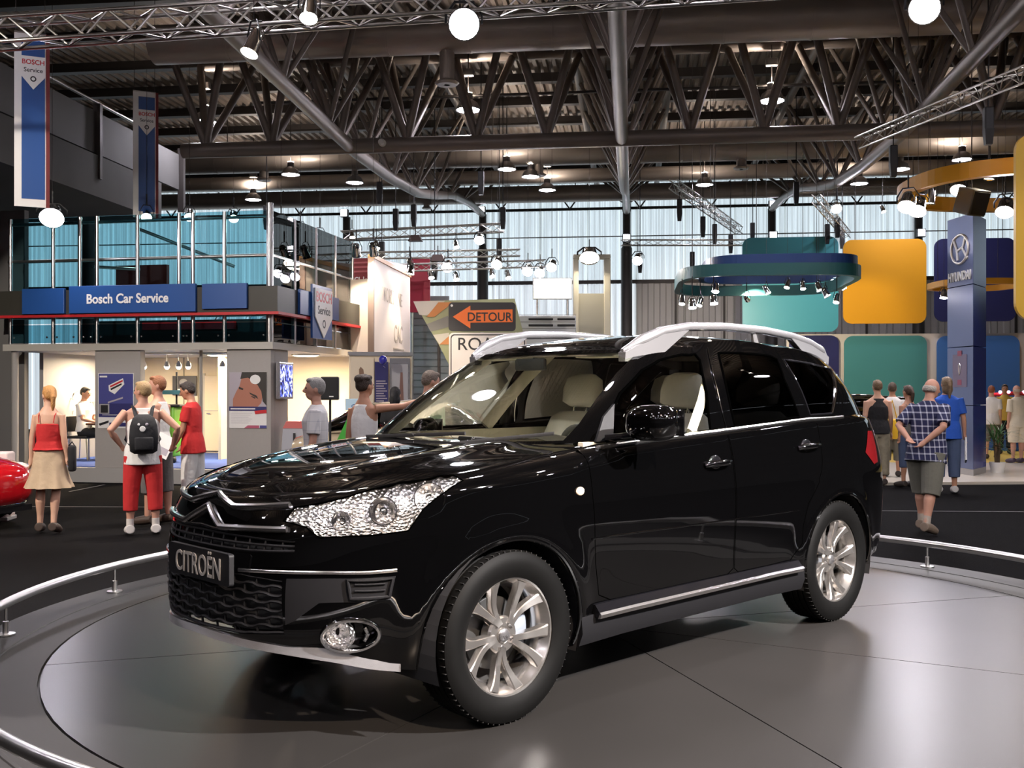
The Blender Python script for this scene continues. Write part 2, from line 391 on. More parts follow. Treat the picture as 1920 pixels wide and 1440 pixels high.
# cross girder in front, with its big air duct
VG = 20.5
t = thing('cross_girder', 'heavy cross girder with paired V struts under the roof', 'girder', (0, 0, 0), HZ, None, 'structure')
bar(t, 'lower_chord', (-9.3, VG, 6.62), (26, VG, 6.62), .155, M_TUBE, 16)
for dv, zz in ((-.55, 8.75), (1.15, 8.75)): bar(t, 'upper_chord', (-9.3, VG + dv, zz), (26, VG + dv, zz), .13, M_TUBE, 12)
u0 = hall_at(893, 248, VG).x
for k in range(-7, 15):
    u = u0 + k * 1.42
    if u < -9.2: continue
    for dv in (-.55, 1.15):
        for s in (-1, 1): bar(t, 'strut', (u, VG, 6.70), (u + s * .62, VG + dv, 8.75), .078, M_TUBE, 10)
    bar(t, 'tie', (u - .71, VG - .55, 8.75), (u + .71, VG + 1.15, 8.75), .04, M_TUBE, 6)
for k in range(-7, 15):
    u = u0 + k * 1.42 + .7
    if u > -9.2: bar(t, 'batten', (u, VG + 1.15, 7.9), (u + 1.42, VG + 1.15, 7.9), .03, M_DARKST, 6)
M_DUCT = mat('galvanised duct', (.42, .37, .33), .42, .3, noise=.18, nscale=1.5)
def duct(name, label, v, z, r, ua, ub, seam, drops=()):
    t = thing(name, label, 'duct', (0, 0, 0), HZ, 'ventilation ducts')
    u = ua
    while u < ub:
        e = min(u + seam, ub); bar(t, 'duct_section', (u + .004, v, z), (e - .004, v, z), r, M_DUCT, 36)
        bar(t, 'joint_ring', (e - .018, v, z), (e + .018, v, z), r * 1.025, M_DUCT, 36); u = e
    for du, L in drops:
        d_ = bar(t, 'outlet', (du, v, z - r * .6), (du, v, z - r - L), r * .38, M_DUCT, 24)
        MB().lathe([(r*.15, 0), (r*.5, .0), (r*.62, .04), (r*.38, .10)], 24, Matrix.Translation((du, v, z - r - L - .05))).build('diffuser', M_DUCT, t, True)
    for k in range(int((ub - ua) / 4)): bar(t, 'hanger', (ua + 2 + k*4, v, z + r*.9), (ua + 2 + k*4, v, ZR), .015, M_DARKST, 6)
    return t
duct('ventilation_duct', 'widest round air duct in front of the cross girder', 19.0, 8.32, .37, -9.2, 26, 1.55, [(hall_at(838, 120, 19).x, .55)])
duct('ventilation_duct', 'round air duct beyond the cross girder with hanging outlets', 29.5, 8.45, .36, -18, 26, 1.9, [(hall_at(1010, 330, 29.5).x, .25), (hall_at(1390, 290, 29.5).x, .2), (hall_at(495, 310, 29.5).x, .2)])
duct('ventilation_duct', 'slimmer air duct directly behind the one with outlets', 32.3, 8.36, .22, -18, 26, 2.2)
duct('ventilation_duct', 'farthest air duct running along the daylight wall', 36.6, 8.62, .30, -20, 26, 2.2, [(hall_at(160+640, 360, 36.6).x, .1)])
# ---------------------------------------------------------------- high-bay lamps
M_BAY = mat('lamp housing', (.20, .19, .19), .4, .6)
bay_h = MB().lathe([(0, .36), (.09, .36), (.10, .22), (.20, .15), (.27, .0), (.25, .0), (.18, .12)], 24).mesh('housing', M_BAY, True, 50)
bay_u = MB().lathe([(0, .372), (.085, .368)], 24).mesh('added_top_glow', emat('added roof glow', (1., .85, .72), 330.), True)  # glow disc added above the housing, hidden from below, to brighten the roof
bay_l = MB().lathe([(0, -.03), (.12, -.02), (.235, .02)], 24).mesh('lens', M_LAMP, True)
bay_box = MB().bevbox((-.12, -.06, .72), (.12, .06, .88), .02).mesh('ballast_box', M_BAY)
def high_bay(p, label, group='high bay lamps under the roof'):
    top = roof_under(p)
    t = thing('high_bay_lamp', label, 'lamp', p, HZ, group)
    share('housing', bay_h, t); share('lens', bay_l, t); share('added_top_glow', bay_u, t)
    if top > ZR - .3: share('ballast_box', bay_box, t)
    bar(t, 'suspension', (0, 0, .36), (0, 0, top - p[2]), .012, M_DARKST, 6); return t
for px, py, lb in ((384, 229, 'high bay lamp before the cross girder beside the second blue banner'), (878, 207, 'high bay lamp lighting up the middle of the cross girder chord'), (1447, 190, 'high bay lamp before the cross girder above the teal panel'),
        (545, 328, 'high bay lamp under the outlet duct above the glazed deck'), (950, 318, 'high bay lamp paired beside a hanging duct outlet'), (995, 332, 'high bay lamp paired beside a hanging duct outlet'), (1688, 318, 'high bay lamp beyond the tip of the yellow ring'), (1804, 300, 'high bay lamp above the big yellow ring'),
        (665, 343, 'high bay lamp under the sagging chord above the glazed side'), (1026, 357, 'high bay lamp near the farthest duct above the cream portal'), (1611, 345, 'high bay lamp between the short truss and the yellow ring'), (1321, 347, 'high bay lamp above the slanting slim truss'), (475, 375, 'high bay lamp low over the corner of the glazed deck')):
    zl = 7.55 if py < 250 else 7.75
    high_bay(at_depth(px, py, (zl - EYE) * FPX / (HROW - py)), lb)
for u in (-12, -6, 0, 6, 12):
    for v in (-18, -12, -6, 0, 6, 12):
        high_bay(hall_to_world((u + 1.3, v + .4, 7.9)), 'round high bay lamp hanging by a rod under the dark roof')
# smoke detector on the girder chord
p = hall_to_world(hall_at(715, 266, VG - .27)); t = thing('smoke_detector', 'small white round detector on the cross girder chord', 'detector', p, HZ)
MB().lathe([(0, -.06), (.05, -.06), (.07, 0), (.05, .05), (0, .05)], 16, Matrix.Rotation(PI/2, 4, 'X')).build('cap', M_WHITE, t, True)
MB().lathe([(0, .05), (.075, .05), (.075, .12)], 16, Matrix.Rotation(PI/2, 4, 'X') @ Matrix.Rotation(PI, 4, 'X')).build('base', M_WHITE, t, True)
# ---------------------------------------------------------------- concrete gallery on the left
M_CONC = mat('gallery concrete', (.07, .067, .064), .8, noise=.2, nscale=1.2)
g = thing('gallery', 'raised concrete gallery with panelled parapet at the left', 'gallery', (0, 0, 0), HZ, None, 'structure')
gu = -10.2
MB().box((gu - 8, 2, 5.35), (gu, 21.4, 6.15)).build('slab', M_CONC, g)
MB().box((gu - 8, 2, 6.15), (gu - .35, 21.4, 6.25)).build('walkway', M_CONC, g)
v = 2.2
while v < 21:
    MB().box((gu - .12, v, 6.2), (gu - .06, v + 1.7, 7.0)).build('parapet_panel', mat('parapet grey', (.10, .098, .094), .7), g)
    MB().box((gu - .1, v + 1.72, 5.7), (gu + .04, v + 1.82, 7.15)).build('parapet_post', M_DARKST, g); v += 1.85
bar(g, 'handrail', (gu - .05, 2, 7.18), (gu - .05, 21.3, 7.18), .03, M_STEEL)
sc_ = hall_at(165, 400, 24.5); bar(g, 'support_column', (sc_.x, 24.5, 0), (sc_.x, 24.5, 6.2), .24, M_DARKST, 20); MB().box((sc_.x - .3, 21.4, 5.9), (sc_.x + .3, 24.9, 6.2)).build('support_beam', M_CONC, g)
# ---------------------------------------------------------------- turntable with its low steel rail
M_TT = bpy.data.materials.new('turntable laminate'); nt, b = nodes_of(M_TT)
tc = nt.nodes.new('ShaderNodeTexCoord'); n1 = nt.nodes.new('ShaderNodeTexNoise'); n1.inputs['Scale'].default_value = .7; n1.inputs['Detail'].default_value = 2
nt.links.new(tc.outputs['Object'], n1.inputs['Vector'])
cr_ = nt.nodes.new('ShaderNodeValToRGB'); cr_.color_ramp.elements[0].position = .3; cr_.color_ramp.elements[0].color = (.015, .0142, .0138, 1); cr_.color_ramp.elements[1].position = .7; cr_.color_ramp.elements[1].color = (.020, .0188, .0183, 1)
nt.links.new(n1.outputs['Fac'], cr_.inputs[0]); nt.links.new(cr_.outputs[0], b.inputs['Base Color'])
mr = nt.nodes.new('ShaderNodeMapRange'); mr.inputs[3].default_value = .27; mr.inputs[4].default_value = .33; nt.links.new(n1.outputs['Fac'], mr.inputs[0]); nt.links.new(mr.outputs[0], b.inputs['Roughness'])
b.inputs['Specular IOR Level'].default_value = .10
M_TTR = mat('turntable ring laminate', (.022, .021, .0205), .5, spec=.12, noise=.1, nscale=2)
tt = thing('turntable', 'round dark grey turntable platform carrying the black car', 'platform', (TT.x, TT.y, 0))
NW = 8; R1 = 2.93
for k in range(NW):
    a0 = math.radians(17 + 360 / NW * k); a1 = math.radians(17 + 360 / NW * (k + 1)); g_ = .0035
    poly = []
    d0 = Vector((math.cos(a0), math.sin(a0))); n0 = Vector((-d0.y, d0.x)); d1 = Vector((math.cos(a1), math.sin(a1))); n1_ = Vector((d1.y, -d1.x))
    mid = (d0 + d1).normalized()
    poly.append(tuple(mid * g_ / math.sin(PI / NW)))
    for j in range(13):
        a = a0 + (a1 - a0) * j / 12; e = g_ / R1 * (1 - 2 * j / 12); poly.append((R1 * math.cos(a + e), R1 * math.sin(a + e)))
    MB().prism(poly, DECK - .02, DECK).build('deck_panel', M_TT, tt)
MB().lathe([(0, 0), (3.42, 0), (3.42, DECK - .02), (0, DECK - .02)], 120).build('base', M_BLACK, tt)
MB().lathe([(R1 + .012, DECK - .03), (R1 + .012, DECK), (3.45, DECK), (3.45, DECK - .03), (R1 + .012, DECK - .03)], 120).build('outer_ring', M_TTR, tt)
MB().lathe([(3.18, DECK + .0005), (3.185, DECK + .004), (3.20, DECK + .004), (3.205, DECK + .0005)], 120).build('edge_bead', M_TTR, tt)
rl = thing('turntable_guard_rail', 'low brushed steel rail ringing the turntable on short posts', 'rail', (TT.x, TT.y, DECK + .0015))
RR = 3.31
MB().tube([(RR * math.cos(2*PI*k/144), RR * math.sin(2*PI*k/144), .175) for k in range(144)], .026, 14, closed=True).build('rail_tube', M_STEEL, rl, True)
post = MB().lathe([(0, 0), (.05, 0), (.05, .008), (.016, .010), (.016, .075), (.008, .078), (.008, .155), (0, .155)], 16).mesh('post', M_STEEL, True, 40)
for k in range(17):
    a = math.radians(163 + 360 / 17 * k); share('post', post, rl, Matrix.Translation((RR * math.cos(a), RR * math.sin(a), 0)))
# ---------------------------------------------------------------- lighting trusses and stage spots
A = at_depth(-260, 80, 12.6); B = at_depth(1500, -36, 13.4)
box_truss(A, B, .30, 'near silver box truss crossing above the turntable with bright spotlights', .027, .30)
SPG = 'spotlights on the near silver truss'
par_can(at_depth(476, 80, 12.6), (-4.7, 10.9, .9), 'chrome spotlight hanging below the near silver truss beside the roof duct', SPG, lens=M_WARM, r=.11, L=.36, power=380, cone=62, col=(1, .90, .80), hook=at_depth(490, 40, 12.7))
par_can(at_depth(580, 16, 12.7), (-2.4, 10.2, .9), 'chrome spotlight clamped high on the near silver truss', SPG, lens=M_WARM, r=.11, L=.36, power=260, cone=60, col=(1, .90, .80), hook=at_depth(590, 18, 12.8))
# key spots lighting the car; last three are unseen, added to brighten bonnet and visitors
stage = [((7.0, 1.0, 6.3), (2.9, 3.9, .3), 7600, 58, (1, .95, .93)), ((3.4, -1.6, 6.2), (1.3, 3.6, .3), 2600, 44, (1, .78, .60)),
         ((6.0, 9.4, 6.3), (2.2, 6.4, .4), 600, 60, (1, .95, .94)), ((-5.2, 10.2, 6.3), (-.3, 6.2, .4), 130, 60, (1, .93, .88)), ((-4.6, -1.5, 6.2), (-.2, 5.0, .8), 330, 36, (1, .93, .90)), ((-8.6, 6.6, 6.2), (-6.0, 15.5, .9), 1100, 62, (1, .90, .80)), ((7.4, 4.4, 6.2), (7.0, 12.5, .8), 450, 56, (1, .92, .84))]
STL = ['stage spotlight trained on the near rear wheel of the black car', 'warm stage spotlight trained on the near front wheel of the black car', 'stage spotlight behind the tail of the black car', 'stage spotlight beyond the far side of the black car', 'added unseen spotlight brightening the bonnet of the black car', 'added unseen spotlight brightening the visitors before the two-storey stand', 'added unseen spotlight brightening the visitors by the blue pylon']
for (p, q, w, cone, c), sl_ in zip(stage, STL):
    par_can(p, q, sl_, 'key spotlights over the turntable', lens=M_WARM, power=w, cone=cone, col=c)
par_can(at_depth(870, 44, 13.0), (.0, 2.0, 1.6), 'dazzling spotlight on the near truss shining towards the camera', SPG, lens=emat('dazzling lens', (.95, .92, 1.), 160.), r=.19, L=.36)
par_can(at_depth(1733, 14, 13.2), (1.0, 2.0, 1.2), 'dazzling spotlight high at the right above the yellow canopy', SPG, lens=emat('dazzling lens', (.95, .92, 1.), 160.), r=.19, L=.36)
# ================================================================ the black car
# Skin in car space: x forward, y left, z up, origin on the deck midway between the axles.
# The lower body is a wrap round the car (s along the outline, t up), the hood and roof are height fields, the cabin a second wrap.
def pchip(xs,ys):
    n=len(xs); h=[xs[i+1]-xs[i] for i in range(n-1)]; d=[(ys[i+1]-ys[i])/h[i] for i in range(n-1)]
    m=[0.]*n; m[0]=d[0]; m[-1]=d[-1]
    for i in range(1,n-1):
        if d[i-1]*d[i]>0:
            w1=2*h[i]+h[i-1]; w2=h[i]+2*h[i-1]; m[i]=(w1+w2)/(w1/d[i-1]+w2/d[i])
    def f(x):
        if x<=xs[0]: return ys[0]+m[0]*(x-xs[0])
        if x>=xs[-1]: return ys[-1]+m[-1]*(x-xs[-1])
        lo=0
        while xs[lo+1]<x: lo+=1
        t=(x-xs[lo])/h[lo]; t2=t*t;t3=t2*t
        return (2*t3-3*t2+1)*ys[lo]+(t3-2*t2+t)*h[lo]*m[lo]+(-2*t3+3*t2)*ys[lo+1]+(t3-t2)*h[lo]*m[lo+1]
    return f
# ---- lower wrap
Fz=pchip([.18,.27,.36,.46,.56,.66,.76,.84,.90,.96,1.02],[2.13,2.20,2.245,2.265,2.27,2.265,2.25,2.225,2.19,2.15,2.10])
Yz=pchip([.18,.28,.40,.55,.70,.80,.92,1.02,1.12,1.22],[.80,.845,.872,.880,.888,.892,.886,.872,.850,.825])
Rz=pchip([.2,.35,.5,.65,.8,.95,1.1,1.22],[-2.22,-2.31,-2.345,-2.35,-2.34,-2.31,-2.26,-2.2])
XS,XR=1.0,-1.1; PF,PR=2.5,4.0
def outq(q,F,Y,R):
    if q<=1:
        a=q*math.pi/2; return XS+(F-XS)*max(0,math.cos(a))**(2/PF), Y*math.sin(a)**(2/PF)
    if q<=2:
        return XS+(XR-XS)*(q-1), Y
    a=(q-2)*math.pi/2
    return XR+(R-XR)*math.sin(a)**(2/PR), Y*max(0,math.cos(a))**(2/PR)
# arc table
def mk():
    qs=[i/600 for i in range(1801)]; S=[0.]; p=outq(0,2.27,.885,-2.33)
    for q in qs[1:]:
        n=outq(q,2.27,.885,-2.33); S.append(S[-1]+math.hypot(n[0]-p[0],n[1]-p[1])); p=n
    return qs,S
QS,SS=mk(); LT=SS[-1]
def s2q(s):
    s=min(max(s,0),LT); i=min(max(bisect.bisect_left(SS,s)-1,0),len(SS)-2)
    return QS[i]+(QS[i+1]-QS[i])*(s-SS[i])/max(1e-9,SS[i+1]-SS[i])
def q2s(q): 
    i=min(max(bisect.bisect_left(QS,q)-1,0),len(QS)-2); return SS[i]+(SS[i+1]-SS[i])*(q-QS[i])/(QS[i+1]-QS[i])
# top edge / bottom edge height as function of q
ZT=pchip([0,.25,.5,.7,.85,1.0,1.1,1.25,1.5,1.75,2.0,2.2,2.5,3.0],[.945,.955,.985,1.02,1.05,1.085,1.105,1.125,1.15,1.175,1.20,1.21,1.20,1.19])
ZB=pchip([0,.25,.42,.55,.7,.85,1.0,2.0,2.3,3.0],[.385,.365,.335,.29,.262,.25,.24,.26,.33,.34])
RS=pchip([0,.4,.8,1.0,1.15,1.4,3.0],[.05,.06,.085,.10,.07,.04,.04])
def A(s,t):
    q=s2q(s); zt=ZT(q); zb=ZB(q); z=zb+(zt-zb)*t; r=RS(q); h=zt-z; ins=0.
    if h<r: ins=r-math.sqrt(max(0,r*r-(r-h)**2))
    x,y=outq(q,Fz(z)-ins,Yz(z)-ins,Rz(z)+ins)
    # flares
    for ax_ in (1.335,-1.335):
        d=math.hypot(x-ax_,z-.352)
        if .2<d<.75 and abs(x-ax_)<.8:
            y+= .022*math.exp(-((d-.415)/.075)**2)*min(1,max(0,(y-.5)/.3))
    return x,y,z
# ---- cabin wrap
CB_Z=pchip([0,.4,.8,1.0,1.2,1.5,1.75,2.0,2.3,3.0],[1.105,1.11,1.12,1.125,1.13,1.15,1.17,1.195,1.20,1.19])
CT_Z=pchip([0,.5,.8,1.0,1.25,1.5,1.75,2.0,2.4,3.0],[1.56,1.56,1.565,1.585,1.625,1.635,1.63,1.61,1.59,1.59])
def sup(q,xs,F,Y,xr,R,pf,pr):
    if q<=1:
        a=q*PI/2; return xs+(F-xs)*max(0,math.cos(a))**(2/pf), Y*math.sin(a)**(2/pf)
    if q<=2: return xs+(xr-xs)*(q-1), Y
    a=(q-2)*PI/2
    return xr+(R-xr)*math.sin(a)**(2/pr), Y*max(0,math.cos(a))**(2/pr)
def Cq(q,t):
    b=.028*math.sin(PI*min(1,max(0,t)))
    l=lambda a,c: a+(c-a)*t
    Y=l(.795,.615)+b; 
    x,y=sup(q,l(.40,-.25),l(1.04,.30)+b,Y,l(-1.15,-1.05),l(-2.16,-1.86)-b,l(3.,4.2),4.)
    return x,y,l(CB_Z(q),CT_Z(q))
CQ=[i/300 for i in range(901)]; CS=[0.]
for i in range(1,901):
    a=Cq(CQ[i-1],.4); c=Cq(CQ[i],.4); CS.append(CS[-1]+math.dist(a,c))
def cs2q(s):
    i=min(max(bisect.bisect_left(CS,s)-1,0),899); return CQ[i]+(CQ[i+1]-CQ[i])*(s-CS[i])/max(1e-9,CS[i+1]-CS[i])
def C(s,t): return Cq(cs2q(s),t)
# ---- hood and roof height fields, hung from the wraps' upper edges
def edge_table(fn,L,n):
    T=[fn(L*i/n) for i in range(n+1)]; T.sort(key=lambda p:p[0]); return T
HE=edge_table(lambda s:A(s,1.),q2s(1.22),240); HX=[p[0] for p in HE]
RE=edge_table(lambda s:C(s,1.),CS[-1],500); RX=[p[0] for p in RE]
def lookup(T,X,x):
    i=min(max(bisect.bisect_left(X,x)-1,0),len(X)-2); f=min(1,max(0,(x-X[i])/max(1e-9,X[i+1]-X[i])))
    return T[i][1]+(T[i+1][1]-T[i][1])*f, T[i][2]+(T[i+1][2]-T[i][2])*f
HC=pchip([.62,.9,1.2,1.5,1.75,1.95,2.06,HX[-1]],[1.125,1.125,1.108,1.078,1.045,1.005,.974,HE[-1][2]])
def HOOD(x,v):
    ye,ze=lookup(HE,HX,x); zc=HC(x); k=.010*math.exp(-((abs(v)-.62)/.10)**2)*min(1,max(0,(HX[-1]-x)/.25))
    return x,ye*v,zc+(ze-zc)*abs(v)**3.2+k
RC=pchip([-1.86,-1.6,-1.0,-.4,0,.2,.30],[1.59,1.625,1.665,1.67,1.635,1.60,1.56])
def ROOF(x,v):
    ye,ze=lookup(RE,RX,x); zc=max(RC(x),ze+.0); return x,ye*v,zc+(ze-zc)*abs(v)**3.
# ---- car placement and the ray tool
CAR_YAW=math.radians(-135.81); CAR_M=Matrix.Translation((.3469,5.7358,DECK))@Matrix.Rotation(CAR_YAW,4,'Z'); CAR_I=CAR_M.inverted()
EYE_C=CAR_I@Vector((0,0,EYE))
def px_ray(px,py): return EYE_C,(CAR_I.to_3x3()@Vector(((px-960)/FPX,1,(HROW-py)/FPX))).normalized()
class Patch:
    """a smooth half of the skin with parameters (a,b); regions traced on it become panels of their own"""
    def __init__(s,fn,a0,a1,na,b0,b1,nb,ks=1.,out=None):
        s.fn=fn; s.r=(a0,a1,b0,b1); s.ks=ks; s.V=[];s.P=[]
        for j in range(nb+1):
            for i in range(na+1):
                a=a0+(a1-a0)*i/na; b=b0+(b1-b0)*j/nb; s.P.append((a,b)); s.V.append(Vector(fn(a,b)))
        s.T=[]
        for j in range(nb):
            for i in range(na):
                p=j*(na+1)+i; s.T+=[(p,p+1,p+na+2),(p,p+na+2,p+na+1)]
        s.bvh=BVHTree.FromPolygons(s.V,s.T); s.sgn=1.; s.loops={}
        a,b=(a0+a1)/2,(b0+b1)/2; s.sgn=1. if s.normal(a,b).dot(out or (Vector(fn(a,b))-Vector((0,0,.8))))>0 else -1.
    def pt(s,a,b): return Vector(s.fn(a,b))
    def normal(s,a,b,e=2e-3):
        a0,a1,b0,b1=s.r; a=min(max(a,a0+2*e),a1-2*e); b=min(max(b,b0+e),b1-e)
        n=(s.pt(a+e,b)-s.pt(a-e,b)).cross(s.pt(a,b+e)-s.pt(a,b-e))
        return n.normalized()*s.sgn if n.length>1e-12 else Vector((0,0,1))
    def _st(s,loc,idx):
        i,j,k=s.T[idx]; A_,B_,C_=s.V[i],s.V[j],s.V[k]
        v0,v1,v2=B_-A_,C_-A_,loc-A_; d00,d01,d11,d20,d21=v0.dot(v0),v0.dot(v1),v1.dot(v1),v2.dot(v0),v2.dot(v1); den=d00*d11-d01*d01
        if abs(den)<1e-14: return s.P[i]
        v=(d11*d20-d01*d21)/den; w=(d00*d21-d01*d20)/den; u=1-v-w
        return (u*s.P[i][0]+v*s.P[j][0]+w*s.P[k][0],u*s.P[i][1]+v*s.P[j][1]+w*s.P[k][1])
    def cast(s,o,d):
        loc,n,idx,dist=s.bvh.ray_cast(Vector(o),Vector(d))
        if loc is None:
            best=None; o=Vector(o); d=Vector(d)
            for k in range(200):
                p=o+d*(k*.05); r=s.bvh.find_nearest(p)
                if r[0] is not None and (best is None or r[3]<best[3]): best=r
            loc,n,idx,dist=best
        return s._st(loc,idx)
    def px(s,*pts): return [s.cast(*px_ray(x,y)) for x,y in pts]
    def side(s,*pts): return [s.cast((x,3,z),(0,-1,0)) for x,z in pts]
    def front(s,*pts): return [s.cast((4,y,z),(-1,0,0)) for y,z in pts]
    def line(s,st,off=0.,step=.03):
        """3-D points along a traced line, lifted off the skin"""
        out=[]
        for (a,b),(c,d) in zip(st,st[1:]):
            n=max(1,int((s.pt(a,b)-s.pt(c,d)).length/step))
            for i in range(n): f=i/n; out.append((a+(c-a)*f,b+(d-b)*f))
        out.append(st[-1]); return [s.pt(a,b)+s.normal(a,b)*off for a,b in out]
    def regions(s,loops,spacing=.03,hole=()):
        """triangulate the domain with the loops as sharp borders; returns {name:(verts,normals,faces)}; name '' is the rest"""
        a0,a1,b0,b1=s.r; ks=s.ks; V=[];E=[]
        def addpoly(poly):
            den=[]
            for p,q in zip(poly,poly[1:]+poly[:1]):
                n=max(1,int(math.hypot(q[0]-p[0],(q[1]-p[1])*ks)/(spacing*.7)))
                for i in range(n): den.append((p[0]+(q[0]-p[0])*i/n,p[1]+(q[1]-p[1])*i/n))
            o=len(V)
            for p in den: V.append(Vector((p[0],p[1]*ks)))
            for i in range(len(den)): E.append((o+i,o+(i+1)%len(den)))
        clamp=lambda p:(min(max(p[0],a0),a1),min(max(p[1],b0),b1))
        addpoly([(a0,b0),(a1,b0),(a1,b1),(a0,b1)])
        L={k:[clamp(p) for p in v] for k,v in loops.items()}
        for v in L.values(): addpoly(v)
        from mathutils.kdtree import KDTree
        kd=KDTree(len(V))
        for i,p in enumerate(V): kd.insert((p.x,p.y,0),i)
        kd.balance(); na=max(2,int((a1-a0)/spacing)); nb=max(2,int((b1-b0)*ks/spacing))
        for j in range(1,nb):
            for i in range(1,na):
                x=a0+(a1-a0)*i/na; y=(b0+(b1-b0)*j/nb)*ks
                if kd.find((x,y,0))[2]>spacing*.45: V.append(Vector((x,y)))
        vs_,es_,fs_,*_=delaunay_2d_cdt(V,E,[],0,1e-7)
        pts=[(p.x,p.y/ks) for p in vs_]; pos=[s.pt(*p) for p in pts]; nor=[s.normal(*p) for p in pts]
        def inside(p,poly):
            c=False; x,y=p; n=len(poly); j=n-1
            for i in range(n):
                xi,yi=poly[i]; xj,yj=poly[j]
                if (yi>y)!=(yj>y) and x<(xj-xi)*(y-yi)/(yj-yi)+xi: c=not c
                j=i
            return c
        out={}
        for f in fs_:
            if len(f)<3: continue
            c=(sum(pts[i][0] for i in f)/len(f),sum(pts[i][1] for i in f)/len(f))
            if not(a0-1e-6<=c[0]<=a1+1e-6 and b0-1e-6<=c[1]<=b1+1e-6): continue
            nm=''
            for k,v in L.items():
                if inside(c,v): nm=k; break
            if nm in hole: continue
            g=(pos[f[1]]-pos[f[0]]).cross(pos[f[2]]-pos[f[0]])
            f=tuple(f) if g.dot(nor[f[0]])>0 else tuple(f)[::-1]
            out.setdefault(nm,[]).append(f)
        res={}
        for k,F in out.items():
            idx={};vv=[];nn=[];ff=[]
            for f in F:
                t=[]
                for i in f:
                    if i not in idx: idx[i]=len(vv); vv.append(pos[i]); nn.append(nor[i])
                    t.append(idx[i])
                ff.append(t)
            res[k]=(vv,nn,ff)
        return res
class Skin:
    """collects panels with exact normals"""
    def __init__(s): s.v=[];s.n=[];s.f=[]
    def add(s,part,mirror=True,plain=True,off=0.):
        v,n,f=part
        for sg in ((1,-1) if plain and mirror else (1,) if plain else (-1,)):
            o=len(s.v); s.v+=[(p+q*off)*1 if sg==1 else Vector(((p+q*off).x,-(p+q*off).y,(p+q*off).z)) for p,q in zip(v,n)]
            s.n+=[q if sg==1 else Vector((q.x,-q.y,q.z)) for q in n]
            s.f+=[[i+o for i in (t if sg==1 else t[::-1])] for t in f]
        return s
    def build(s,name,m,parent,**kw):
        me=bpy.data.meshes.new(name); me.from_pydata([tuple(p) for p in s.v],[],s.f); me.update(); me.materials.append(m)
        me.polygons.foreach_set('use_smooth',[True]*len(me.polygons)); me.normals_split_custom_set_from_vertices([tuple(q) for q in s.n])
        o=bpy.data.objects.new(name,me); COL.objects.link(o); o.parent=parent
        for k,v in kw.items(): o[k]=v
        return o
# ---- car materials
M_PAINT=mat('black car paint',(.0007,.0007,.0008),.035,0.,.12,coat=1.)
M_GAP=mat('shut line',(.0003,.0003,.0003),.9,0.,0.)
M_PLAST=mat('black moulded plastic',(.005,.005,.006),.5,spec=.2,noise=.1,bump=.15,bscale=900)
M_GLOSSB=mat('gloss black trim',(.004,.004,.005),.06)
M_BRIGHT=mat('bright trim',(.92,.90,.88),.20,1.)
M_SATIN=mat('satin silver trim',(.60,.60,.63),.22,.85)
M_RUBBER=mat('tyre rubber',(.0022,.0022,.0022),.6,spec=.08,noise=.2)
M_ALLOY=mat('alloy wheel silver',(.56,.54,.52),.20,.95)
M_BEIGE=mat('light interior trim',(.72,.68,.56),.75,noise=.06,nscale=30,bump=.1,bscale=300)
M_SEAT=mat('light grey seat cloth',(.62,.59,.54),.85,noise=.06,nscale=40,bump=.15,bscale=350)
M_DASH=mat('dark dashboard',(.05,.05,.05),.6)
M_WS=glass_mat('windscreen glass',(.95,.98,.90),1.42)
M_SIDEG=glass_mat('side window glass',(.92,.95,.92),1.42)
M_PRIV=glass_mat('privacy glass',(.035,.036,.038),1.48)
M_LENS=glass_mat('lamp cover glass',(.97,.97,.97),1.35)
M_REDL=mat('red tail lamp',(.07,.003,.004),.08,coat=1.)
m=bpy.data.materials.new('lamp reflector'); nt,b=nodes_of(m); b.inputs['Metallic'].default_value=1; b.inputs['Base Color'].default_value=(.97,.97,.98,1); b.inputs['Roughness'].default_value=.26
tc=nt.nodes.new('ShaderNodeTexCoord'); vo=nt.nodes.new('ShaderNodeTexVoronoi'); vo.inputs['Scale'].default_value=75; nt.links.new(tc.outputs['Object'],vo.inputs['Vector'])
bp=nt.nodes.new('ShaderNodeBump'); bp.inputs['Strength'].default_value=1.; bp.inputs['Distance'].default_value=.007; nt.links.new(vo.outputs['Distance'],bp.inputs['Height']); nt.links.new(bp.outputs['Normal'],b.inputs['Normal']); M_REFL=m
suv=thing('suv','glossy black sport utility car with silver roof rails on the turntable','car',(0,0,0))
suv.matrix_world=CAR_M
pa=Patch(A,0,LT,260,0,1,60,.8)
pc=Patch(C,0,CS[-1],260,0,1,30,.5)
AX=1.335; WR=.3535; AR=.400
def arch(cx):
    st=[]
    for k in range(-14,195,4):
        a=math.radians(k); x=cx+AR*math.cos(a); z=WR+AR*math.sin(a)
        if z<.255: continue
        st.append(pa.side((x,z))[0])
    lo=min(p[0] for p in st); hi=max(p[0] for p in st)
    return st
archF=arch(AX); archR=arch(-AX)
def close_down(st): return [(st[0][0],-.02)]+st+[(st[-1][0],-.02)]
hl=pa.px((531,977),(554,951),(592,945),(645,933),(697,917),(749,900),(794,889),(822,886),(849,890),(868,901),(849,912),(818,934),(794,955),(776,981),(766,995),(731,1000),(679,1005),(599,1008),(586,999),(575,989),(551,982))
ins=pa.px((537,1085),(742,1080),(733,1122),(598,1131),(551,1165),(535,1172))
gl=pa.front((0,.655),(.30,.65),(.47,.635),(.47,.43),(.30,.415),(0,.41)); gl[0]=(0.,gl[0][1]); gl[-1]=(0.,gl[-1][1])
gu=pa.front((0,.80),(.30,.795),(.50,.785),(.505,.742),(.30,.735),(0,.735)); gu[0]=(0.,gu[0][1]); gu[-1]=(0.,gu[-1][1])
